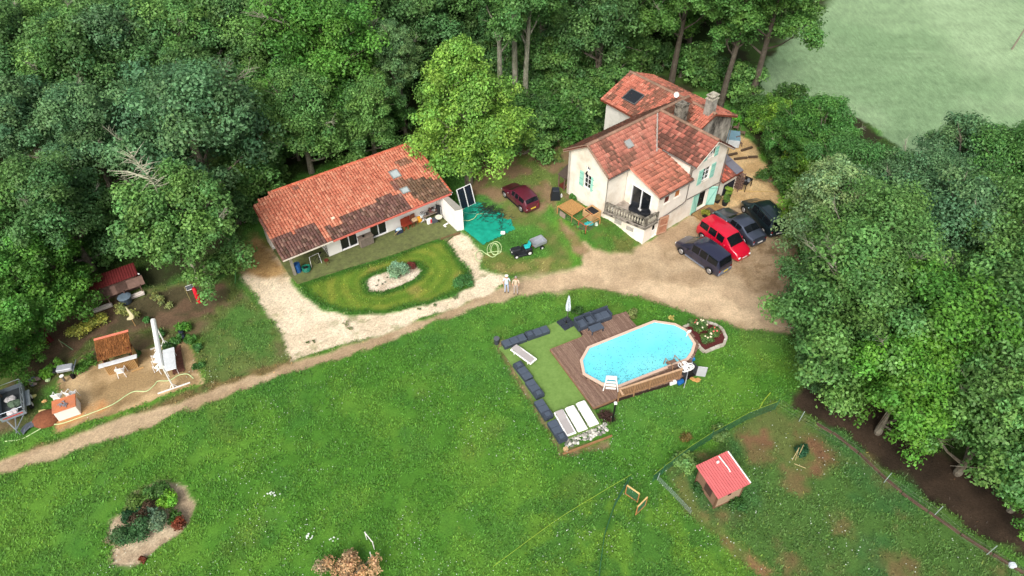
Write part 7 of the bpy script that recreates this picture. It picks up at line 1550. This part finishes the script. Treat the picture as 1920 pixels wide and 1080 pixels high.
# ---- label helper: every tree gets the words of its place
TREE_SPOTS = []
def tree(kind, p, scale=1.0, tint=(60,104,42), label='', group='trees of the wood', name='oak_tree', cat='tree', hz=1.0, bare=True, trunk=True, bark=None, sink=0.0):
    P = proto(kind); z = float(height(p[0], p[1])) - sink
    t = thing(name, label, cat, (p[0], p[1], z), random.uniform(0, 6.28), group)
    s = (scale, scale, scale * hz)
    c = piece('crown', P['crown'], t, scale=s); c.color = (*lin(tint), 1)
    if trunk:
        o = piece('trunk', P['trunk'], t, scale=s)
        if bark: o.data = P['trunk'].copy(); o.data.materials[0] = bark
    if bare and P['bare']: piece('bare_branches', P['bare'], t, scale=s)['kind'] = 'stuff'
    return t
CF = {'oak': .62, 'ash': .62, 'tal': .72, 'lim': .54, 'aca': .62}
def crown_for(kind, a, b, s, sink): return at(a, b, max(1.0, proto(kind)['H'] * s * CF[kind[:3]] - sink))
def crown_at(px_, py_, zc): return at(px_, py_, zc)
DK=(86,126,70); MD=(103,147,76); BL=(97,137,90); LT=(122,166,74); YG=(138,170,66); SG=(132,164,108)
def proj(p):
    dx, dy, dz = p[0], p[1], p[2] - CAM_H; f = dy * math.cos(PITCH) - dz * math.sin(PITCH); u = dy * math.sin(PITCH) + dz * math.cos(PITCH)
    return 960 + FPX * dx / f, 540 - FPX * u / f
LANDM = [(120, 40, 'top left corner'), (352, 262, 'broad blue-green oak'), (612, 95, 'very tall fresh green oak'), (875, 200, 'lime tree'), (655, 320, 'tiled building'), (965, 120, 'pale trunked ash trees'), (1240, 180, 'rear roof'), (1400, 120, 'leaning oak by the field'), (60, 540, 'pale green acacias'), (1060, 280, 'house garden clearing'), (40, 280, 'left edge of the photo'), (1550, 30, 'top of the pale field'), (780, 20, 'top edge above the lime tree'), (1100, 20, 'top edge above the house'), (1900, 300, 'thicket top at the right edge'), (1900, 560, 'middle of the right edge'), (1900, 900, 'lower right corner')]
ORD = ['', 'second nearest ', 'third nearest ', 'fourth nearest ', 'fifth nearest ', 'sixth nearest ', 'seventh nearest ', 'eighth nearest ', 'ninth nearest ', 'tenth nearest '] + ['%dth nearest ' % k for k in range(11, 40)]
def name_by_place(items, noun):
    g = {}
    for (o, tone, size, x, y) in items:
        L = min(LANDM, key=lambda q: (q[0] - x) ** 2 + (q[1] - y) ** 2); d = math.hypot(L[0] - x, L[1] - y); dx, dy = x - L[0], y - L[1]
        side = ('right of' if dx > 0 else 'left of') if abs(dx) > abs(dy) else ('above' if dy < 0 else 'below')
        g.setdefault((tone, size, side, L[2]), []).append((d, o))
    for (tone, size, side, nm), v in g.items():
        v.sort(key=lambda q: q[0])
        for i, (d, o) in enumerate(v): o['label'] = '%s%s %s %s%s the %s' % (size, tone, noun, '' if len(v) == 1 else (ORD[i] or 'nearest '), side, nm)
FILL = []; UNDER = []
# (kind, crown centre x, y in the photo, crown centre height, scale, tint, label)
TR = [
 ('oak3', 352, 262, 8, 1.12, BL, 'broad blue-green oak with bare grey twigs, left of the tiled building'),
 ('oak2', 350, 432, 6.5, .98, MD, 'oak reaching down over the garden, just left of the tiled building gable'),
 ('oak1', 165, 265, 8, .95, BL, 'greyish green oak standing left of the broad blue-green oak'),
 ('oak2', 52, 250, 8, 1.0, BL, 'oak at the left edge of the photo, a quarter of the way down'),
 ('oak1', 118, 405, 6.5, .9, DK, 'dark oak above the pale green acacias at the left'),
 ('oak4', 10, 420, 6.5, 1.0, MD, 'oak cut by the left edge above the pale acacia'),
 ('ash1', 560, 225, 7, 1.0, MD, 'green oak whose branches hang close behind the tiled roof'),
 ('oak3', 612, 95, 11, 1.1, (94,146,60), 'very tall fresh green oak rising behind the tiled building'),
 ('oak2', 480, 75, 9, 1.1, DK, 'dark oak left of the very tall fresh green oak'),
 ('oak1', 340, 95, 8, 1.0, MD, 'mid green oak directly above the broad blue-green oak'),
 ('oak4', 235, 110, 8, 1.2, BL, 'rounded oak near the top, between the mid green and corner trees'),
 ('oak2', 130, 130, 8, 1.1, MD, 'oak in the second row from the top left corner'),
 ('oak1', 22, 110, 8, 1.0, DK, 'dark oak at the top left corner'),
 ('tall1', 742, 110, 8, .7, (108,144,88), 'thin silvery tree left of the lime tree'),
 ('ash1', 690, 215, 5.5, .85, MD, 'tree between the tiled roof and the lime tree'),
 ('oak4', 800, 40, 9, 1.2, DK, 'dark tree above the lime tree'),
 ('oak2', 880, 20, 9, 1.0, DK, 'dark tree at the top edge behind the pale trunks'),
]
for (k, a, b, zc, s, tint, lb) in TR:
    sk = 2.0 if b > 150 else 1.0; p = crown_for(k, a, b, s, sk); tree(k, p, s, tint, lb, sink=sk)
for (a, b, zc, s, lb) in ((96,500,4.0,.95,'pale green acacia nearest the tin roofed lean-to'),(40,540,4.0,1.05,'pale green acacia second from the lean-to'),(8,640,3.2,.75,'small pale green acacia above the trailer at the left edge'),(55,600,3,.68,'pale green acacia bush between the garden beds and the left edge'),(135,468,4,.62,'pale green acacia half under the dark oak')):
    tree('acacia', crown_for('acacia', a, b, s, 1.2), s, (98,152,62), lb, 'pale green acacias', 'acacia_tree', sink=1.2)
tree('oak4', crown_at(-38, 700, 3.0), .55, (80,136,50), 'small leafy tree over the trailer at the left edge', 'trees of the wood')
tree('lime', crown_at(873, 228, 6.4), 1.06, (126,170,72), 'large yellow-green lime tree between the tiled building and the maroon car', None, 'lime_tree')
# pale-trunked trees and tall trees behind the house
for i, (bx_, by_, s, lb) in enumerate([(938,196,1.0,'leaning pale trunked ash, leftmost of the three behind the lime tree'),(966,186,1.05,'straight pale trunked ash in the middle behind the lime tree'),(984,192,1.0,'pale trunked ash nearest the house, behind the lime tree')]):
    p = at(bx_, by_, 1.0); t = tree(('tall1', 'tall2', 'tall1')[i], p, s, (92,136,70), lb, 'pale trunked ash trees', 'ash_tree', bark=BARK_PALE, hz=1.12)
for i, (bx_, by_, s, lb) in enumerate([(1258,158,1.15,'tall oak with a dark trunk behind the rear roof'),(1350,200,1.15,'tall oak right of the rear roof with forked trunk'),(1405,200,1.2,'tall leaning oak beside the pale field'),(1330,140,1.1,'tall oak in shade behind the rear roof'),(1185,120,1.1,'tall oak left of the rear roof')]):
    p = at(bx_, by_, 0); t = tree(('tall2', 'tall1', 'tall2', 'tall1', 'tall2')[i], p, s * .95, (90,134,62), lb, 'tall trees behind the house', bark=BARK_DARK, hz=.86)
HT = [
 ('ash1', 1540, 250, 4.5, .84, (84,136,62), 'rounded hedge tree beside the pale field, nearest the house'),
 ('ash1', 1490, 250, 3.5, .7, (76,124,54), 'small hedge tree above the yellow broom'),
 ('ash2', 1598, 338, 5, .84, (88,138,72), 'hedge tree between the yellow broom and the field corner'),
 ('ash1', 1560, 400, 5.5, 1.05, SG, 'silvery leaved tree overhanging the black people carrier'),
 ('ash2', 1712, 372, 6, .92, BL, 'grey-green tree touching the field in the hedge'),
 ('ash1', 1800, 310, 6.5, 1.0, BL, 'tree rising against the field right of centre in the hedge'),
 ('ash2', 1895, 330, 6.5, 1.0, (86,134,66), 'tree at the right edge with its top against the field'),
 ('ash2', 1640, 480, 6, 1.0, MD, 'green tree behind the silvery leaved tree'),
 ('ash1', 1770, 450, 7, 1.05, BL, 'blue-green tree in the middle of the right-hand thicket'),
 ('ash2', 1890, 470, 7, 1.0, MD, 'tree at the right edge, halfway down'),
 ('oak3', 1620, 600, 6, .9, MD, 'oak whose low branches reach the dirt yard'),
 ('oak1', 1740, 640, 6.5, .95, (86,138,52), 'oak with bright leaves overhanging the dark lane'),
 ('oak3', 1860, 610, 7, .95, MD, 'oak at the right edge above the dark lane'),
 ('ash2', 1560, 560, 4.5, .75, DK, 'low dark tree next to the dirt yard'),
 ('oak2', 1700, 730, 5.0, .85, (96,150,54), 'low bright green oak nearest the lane end'),
 ('oak2', 1870, 800, 5.5, .9, MD, 'oak hanging over the lower end of the lane'),
 ('oak4', 1885, 830, 4, .72, (82,128,58), 'low oak over the lower half of the dark lane'),
 ('oak4', 1950, 900, 5.0, .7, (88,140,52), 'oak cut by the right edge near the bottom'),
 ('oak4', 1560, 660, 3.6, .6, DK, 'small dark tree over the blue pot and the tyre'),
]
for (k, a, b, zc, s, tint, lb) in HT:
    if b < 420: s *= .92
    sk = 2.2 * s; p = crown_for(k, a, b, s, sk); tree(k, p, s, tint, lb, 'trees of the right-hand thicket', 'hedge_tree', sink=sk)
# fill of the wood behind, placed by a jittered lattice
rs_ = random.Random(21); cnt = 0
FW = px((-1200,-260),(-900,330),(-60,330),(60,330),(420,300),(560,230),(700,200),(780,130),(880,160),(1010,215),(1110,195),(1130,150),(1180,105),(1330,120),(1400,90),(1480,-40),(1560,-260))
WHERE = ('far back', 'left', 'centre', 'right')
for iy in range(40):
    for ix in range(60):
        x = -130 + ix * 6.2 + (iy % 2) * 3.1 + rs_.uniform(-1.6, 1.6); y = 40 + iy * 5.7 + rs_.uniform(-1.4, 1.4)
        if y > 97 or y < 40: continue
        if sdist(np.array([x]), np.array([y]), FW)[0] < 0: continue
        if abs(x) > 24 + y * .80 + 6: continue
        if any((o.location.x - x) ** 2 + (o.location.y - y) ** 2 < 16 for o in TREE_SPOTS): continue
        pj = proj((x, y, 7))
        if pj[1] < -130 or pj[0] < -190 or pj[0] > 2110: continue
        k = rs_.choice(['oak1', 'oak2', 'oak3', 'oak4', 'ash1', 'oak1']); tn = rs_.choice([DK, DK, MD, BL, (92,138,56)])
        tone = {DK: 'dark green', MD: 'mid green', BL: 'blue-green'}.get(tn, 'fresh green')
        scl = rs_.uniform(.98, 1.25)
        t = tree(k, (x, y), scl, tn, 'tree', 'trees deep in the wood', name='wood_tree', bare=rs_.random() < .5, sink=rs_.uniform(2, 4.2))
        cnt += 1; FILL.append((t, tone, 'large ' if scl > 1.12 else '', pj[0], pj[1]))
name_by_place(FILL, 'wood tree'); print('fill trees', cnt)
# dead pale snag in the broad oak
rd9 = random.Random(31); p = crown_for('oak2', 350, 432, .98, 2.0) + Vector((-1.1, .6, 0))
t = thing('dead_snag', 'bleached dead snag with bristling bare twigs standing in front of the broad blue-green oak', 'dead tree', (p.x, p.y, 0)); mb = MB()
main = [Vector((0, 0, 0)), Vector((.1, -.1, 7.0)), Vector((.2, -.6, 9.6)), Vector((-.6, -.4, 11.8))]; mb.tube(main, [.12, .08, .06, .02], 6)
for i in range(80):
    k = rd9.uniform(1.5, 2.95); a = main[int(k)].lerp(main[int(k) + 1], k % 1); d = Vector((rd9.gauss(0, 1), rd9.gauss(0, .7), rd9.gauss(.35, .5))).normalized() * rd9.uniform(.4, 1.3); mb.tube([a, a + d * .5 + Vector((0, 0, .05)), a + d], [.032, .02, .008], 4, cap=False)
for i in range(5): a = main[2]; e = a + Vector((-2.6 + i * .2, .2 * i, .7 - i * .35)); mb.tube([a, a.lerp(e, .5) + Vector((0, 0, .3)), e], [.06, .04, .012], 4, cap=False)
mb.build('snag_branches', mat('bleached', (172,170,148), rough=.95, var=.2, scale=3), t, kind='stuff')
# far side of the right-hand thicket
RT = []
for i in range(26):
    x = 44 + (i % 7) * 6 + rs_.uniform(-1.5, 1.5); y = 24 + (i // 7) * 6.5 + rs_.uniform(-1.5, 1.5)
    if x < 30 + (y - 20) * .35: continue
    pj = proj((x, y, 7))
    if pj[0] > 2060: continue
    RT.append((tree(rs_.choice(['oak1', 'oak2', 'ash2']), (x, y), rs_.uniform(.8, 1.0), MD, 'tree', 'trees beyond the right-hand thicket', 'hedge_tree'), 'mid green', '', pj[0], pj[1]))
name_by_place(RT, 'tree deep in the thicket')
# shrubs
def shrub(a, b, s, tint, label, name='shrub', cat='shrub', kind='bush1', group=None, hz=1.0):
    return tree(kind, at(a, b, None), s, tint, label, group, name, cat, hz=hz)
UG = [(1440,215),(1475,205),(1450,250),(1490,290),(1455,345),(1510,345),(1490,380),(1462,290),(1520,300),(1420,235),(1400,222),(1500,430),(1512,470),(1520,520),(1500,255)]
UGW = ['behind the rear roof corner','touching the field corner','above the courtyard wall','left of the yellow broom','below the yellow broom','under the yellow broom','beside the courtyard gravel','above the log pile','right of the yellow broom','beside the blue hot tub','at the foot of the leaning oak','above the black people carrier','beside the black people carrier','at the edge of the dirt yard','between field and yellow broom']
for i, (a, b) in enumerate(UG):
    shrub(a, b, 1.0 + (i % 3) * .25, [(100,146,58),(76,116,54),(124,168,62)][i % 3], 'green shrub ' + UGW[i], group='shrubs on the courtyard bank', kind='bush%d' % (1 + i % 2))
shrub(1484, 312, 1.0, (206,190,52), 'yellow flowering broom on the bank by the courtyard', 'broom_bush', hz=1.9)
shrub(1468, 322, .8, (116,164,50), 'bright lime green shrub below the yellow broom')
shrub(1370, 240, .8, (92,164,50), 'bright green shrub behind the blue hot tub')
UB = [(1015,262),(1060,262),(1085,250),(1105,235),(985,235),(950,235),(1030,235),(1120,215),(1000,290),(700,262),(560,300),(480,345),(450,420),(1085,215),(1150,180),(640,240),(760,250),(475,380)]
for (a0, b0, a1, b1, k_) in ((900, 190, 1130, 160, 9), (1000, 240, 1130, 200, 6), (760, 170, 900, 210, 4), (1150, 120, 1330, 150, 5), (1340, 160, 1400, 190, 3), (560, 260, 760, 190, 6), (60, 470, 240, 470, 6)):
    UB += [(a0 + (a1 - a0) * (i + .5) / k_ + rs_.uniform(-8, 8), b0 + (b1 - b0) * (i + .5) / k_ + rs_.uniform(-10, 10)) for i in range(k_)]
for i, (a, b) in enumerate(UB):
    UNDER.append((shrub(a, b, 1.25 + (i % 3) * .3, [DK, (72,116,50), MD][i % 3], 'undergrowth shrub %s' % ('behind the house garden' if a > 900 else 'behind the tiled building') , group='undergrowth shrubs ' + ('behind the house garden' if a > 900 else 'behind the tiled building'), name='undergrowth_shrub', kind='bush%d' % (1 + i % 2)), ['dark green', 'deep green', 'mid green'][i % 3], ['', 'big ', 'very big '][i % 3], a, b))
name_by_place(UNDER, 'undergrowth shrub')
# ================================================================== BED PLANTS
for q in POTS: pot_plant(at(1300 + q[0][0] / 4.91, 200 + q[0][1] / 4.91, 0), q[1], q[2], q[3])
def plant(p, r, h, tint, label, n=1200, leaf=.12, name='shrub', cat='shrub', group=None, k=9, seed=None, twigs=False, bright=.05):
    rs = np.random.RandomState(seed or (abs(int(p.x * 137 + p.y * 61)) % 9999)); t = thing(name, label, cat, (p.x, p.y, float(height(p.x, p.y))), 0, group)
    c = [(rs.uniform(-1, 1) * r * .6, rs.uniform(-1, 1) * r * .6, h * rs.uniform(.3, .75)) for _ in range(k)]
    o = piece('leaves', leaves_mesh('leaves', c, [max(r, h) * rs.uniform(.28, .45) for _ in c], n, leaf, rs, bright=bright), t); o.color = (*lin(tint), 1)
    m = MB()
    for q in c: m.tube([(0, 0, -.05), q], [.02, .008], 4, cap=False)
    m.build('stem', BARK, t, kind='stuff'); return t
def Zi(x, y): return at(160 + x / 3, 860 + y / 3, 0)
for (x, y, r, h, tint, lb_, n) in ((415, 195, .55, .8, (84,128,60), 'green shrub at the top of the oval gravel bed', 1500), (480, 240, .55, .6, (116,172,54), 'bright green shrub at the right of the oval gravel bed', 1400), (320, 250, .7, .7, (96,128,54), 'yellowish green shrub at the upper left of the oval gravel bed', 1800),
   (280, 330, .5, .6, (40,84,46), 'dark green shrub at the left of the oval gravel bed', 1200), (330, 320, .6, .7, (84,66,46), 'brownish shrub in the middle of the oval gravel bed', 1500), (400, 370, .75, .8, (104,132,100), 'large grey-green shrub in the lower middle of the oval gravel bed', 2400),
   (280, 440, .7, .9, (78,124,74), 'deep green shrub at the lower left of the oval gravel bed', 2200), (510, 340, .35, .4, (72,112,44), 'small green shrub beside the red-brown one in the oval bed', 500), (528, 375, .4, .45, (124,66,44), 'red-brown shrub at the right of the oval gravel bed', 900), (180, 450, .5, .25, (140,138,104), 'sparse grey plant at the left end of the oval gravel bed', 500), (325, 570, .18, .2, (120,64,44), 'tiny reddish shrub at the bottom of the oval gravel bed', 200)):
    plant(Zi(x, y), r * 1.2, h * 1.1, tint, lb_, int(n * 1.3))
# island in the mown lawn
def Zk(x, y): return at(540 + x / 4.1545, 420 + y / 4.1545, 0)
plant(Zk(868, 405), .95, 1.0, (138,176,140), 'round silvery green shrub in the white gravel island', 3600, .12, k=16); plant(Zk(965, 345), .35, .5, (120,62,56), 'small dark red shrub at the end of the white gravel island', 700)
for i, (x, y) in enumerate(((700, 445), (730, 470), (770, 420), (690, 480), (760, 455))): plant(Zk(x, y), .12, .12, (130,140,110), 'tiny grey tuft in the bare part of the gravel island', 60, .06, 'grass_tuft', 'plant', 'tiny tufts in the gravel island', 3)
for i, (x, y, s) in enumerate(((450, 790, .25), (480, 820, .2), (160, 925, .12), (205, 920, .12), (1020, 665, .12), (1300, 585, .2), (1150, 640, .2))): plant(Zk(x, y), s * 1.4, s, (112,128,80), 'small weed clump growing through the pale gravel drive', 120, .07, 'weed_clump', 'plant', 'weed clumps in the pale gravel drive', 3)
# rough grass at the right end of the mown lawn
plant(Zk(1370, 455), .9, .3, (84,140,74), 'patch of longer blue-green grass at the right end of the mown lawn', 2500, .1, 'long_grass', 'grass', k=16)
# roses
for (x, y, r, h, lb_) in ((1395, 270, .55, .7, 'rose bush with white blooms in the stone ring, left one'), (1430, 330, .5, .6, 'rose bush with white blooms at the tip of the stone ring'), (1470, 300, .4, .6, 'rose bush with pink blooms in the middle of the stone ring'), (1345, 240, .3, .5, 'small rose bush with red-orange blooms at the pool corner of the ring')):
    p = zp(x, y, 0); t = plant(p, r, h, (98,132,66), lb_, 1400, .10, 'rose_bush', 'rose bush')
    c_ = (224,214,180) if 'white' in lb_ else (222,110,104)
    for i in range(7): a = rk.random() * 6.28; MB().ball((0, 0, 0), (.07, .07, .05), 7, 4, jit=.2, rnd=rk).build('bloom', mat('bloom%d' % c_[1], c_, var=.1), t, loc=(r * .6 * math.cos(a), r * .6 * math.sin(a), h * rk.uniform(.8, 1.15)))
plant(zp(1205, 200 / 1, 0), .2, .3, (200,190,110), 'small pale yellow plant at the back rim of the pool', 200); plant(zp(960, 180, 0), .5, .6, (128,142,80), 'weedy plant behind the deck corner', 700); plant(zp(615, 165, 0), .5, .5, (62,100,44), 'dark green shrub behind the parasol base', 900)
# vegetable garden
rows = [((135,632),(205,600),16,(176,180,84),.4,'yellowish bean plant in the long row'), ((228,582),(262,600),6,(150,160,90),.35,'pale spindly plant near the crescent sail'), ((290,560),(322,578),5,(150,160,96),.3,'pale spindly plant below the dark oak'), ((150,700),(178,672),7,(98,146,58),.35,'leafy plant behind the bar hut')]
for (a, b, n, tint, s, lb_) in rows:
    for i in range(n): q = (a[0] + (b[0] - a[0]) * i / n + rk.uniform(-5, 5), a[1] + (b[1] - a[1]) * i / n + rk.uniform(-4, 4)); plant(at(*q, 0), s, s * 1.6, tint, lb_, 170, .12, 'vegetable_plant', 'plant', 'row: ' + lb_, 5)
for (x, y, r, h, tint, lb_) in ((105, 690, .6, .6, (110,164,62), 'clump of long bright leaves left of the barbecue'), (90, 705, .5, .5, (112,168,60), 'second clump of bright leaves nearest the trailer'), (335, 640, .4, .5, (86,136,62), 'green plant just right of the awning top'), (350, 618, .5, .7, (96,156,58), 'bright bushy plant behind the dark bag'), (358, 640, .4, .5, (84,136,60), 'green plant below the dark bag'), (372, 655, .4, .4, (80,128,62), 'low plant at the right corner of the sand slab'), (372, 690, .4, .3, (76,124,60), 'low plant lower on the right edge of the sand slab'), (300, 632, .4, .5, (72,116,56), 'dark green plant left of the awning top'), (318, 655, .5, .3, (66,104,52), 'low dark plant behind the bar hut roof'), (275, 604, .3, .35, (84,142,70), 'small green plant above the bar hut'), (255, 668, .4, .3, (70,110,56), 'low plant at the right corner of the bar hut')):
    plant(at(x, y, 0), r, h, tint, lb_, 700, .16)
plant(Zc(880, 275), .55, .5, (44,92,60), 'young dark green plant between leaning sticks in the paddock', 1500)
plant(Zc(320, 320), .9, .5, (112,150,80), 'tuft of tall pale grass behind the coop', 1800, .16, 'tall_grass', 'grass'); plant(Zc(500, 190), .8, .3, (110,142,76), 'tuft of tall pale grass along the netting', 900, .14, 'tall_grass', 'grass')
plant(Zc(390, 440), .5, .4, (54,96,44), 'dark weeds at the left foot of the coop', 700, .12, 'weeds', 'weeds'); plant(Zc(570, 505), .6, .3, (60,104,46), 'dark weeds at the right foot of the coop', 700, .12, 'weeds', 'weeds')
# dead brown bush
rs = np.random.RandomState(4); p = at(650, 1085, 0); t = thing('dead_bush', 'dead bush with curled tan leaves at the bottom edge', 'bush', (p.x, p.y, 0))
c = [(rs.uniform(-1.7, 1.7), rs.uniform(-1.2, 1.1), rs.uniform(.2, 1.0)) for _ in range(30)]; c = [q for q in c if (q[0] / 1.9) ** 2 + (q[1] / 1.3) ** 2 < 1]
o = piece('leaves', leaves_mesh('leaves', c, [rs.uniform(.25, .4) for _ in c], 4200, .13, rs, tone=.3, bright=.12), t); o.color = (*lin((196,164,124)), 1); m = MB()
for q in c:
    for k in range(3): m.tube([(q[0] * .1, q[1] * .1, 0), (q[0] * .6, q[1] * .6, q[2] * .8), (q[0] + rs.uniform(-.3, .3), q[1] + rs.uniform(-.3, .3), q[2] + .3)], [.025, .015, .005], 3, cap=False)
m.build('twigs', BARK, t, kind='stuff')
# orange-brown weeds on the lawn
plant(at(1286, 822, 0), .5, .2, (130,110,56), 'patch of brownish weeds on the lawn above the netting', 500, .1, 'weeds', 'weeds')
# ivy and brambles at the foot of the gable and behind the house garden
for (x, y, r, h, tint, lb_) in ((1065, 275, .9, 1.0, (90,128,60), 'weedy shrub left of the rear white wall'), (1110, 262, .7, .9, (96,134,60), 'weedy shrub at the foot of the rear white wall'), (1040, 300, .7, .6, (110,130,66), 'low weeds in the clearing behind the gable'), (1068, 350, .4, .6, (100,110,60), 'dry weeds at the left foot of the gable'), (1075, 372, .4, .4, (84,130,56), 'green weeds at the gable foot by the reed mat')):
    plant(at(x, y, 1.0), r, h, tint, lb_, 1300, .15)
for (x, y) in ((1062, 412), (1075, 420), (1085, 428), (1095, 436), (1070, 404)): plant(at(x, y, .9), .35, .35, (96,146,62), 'flowering plant along the near side of the animal run', 260, .1, 'border_plant', 'plant', 'border plants along the animal run', 4, bright=.2)
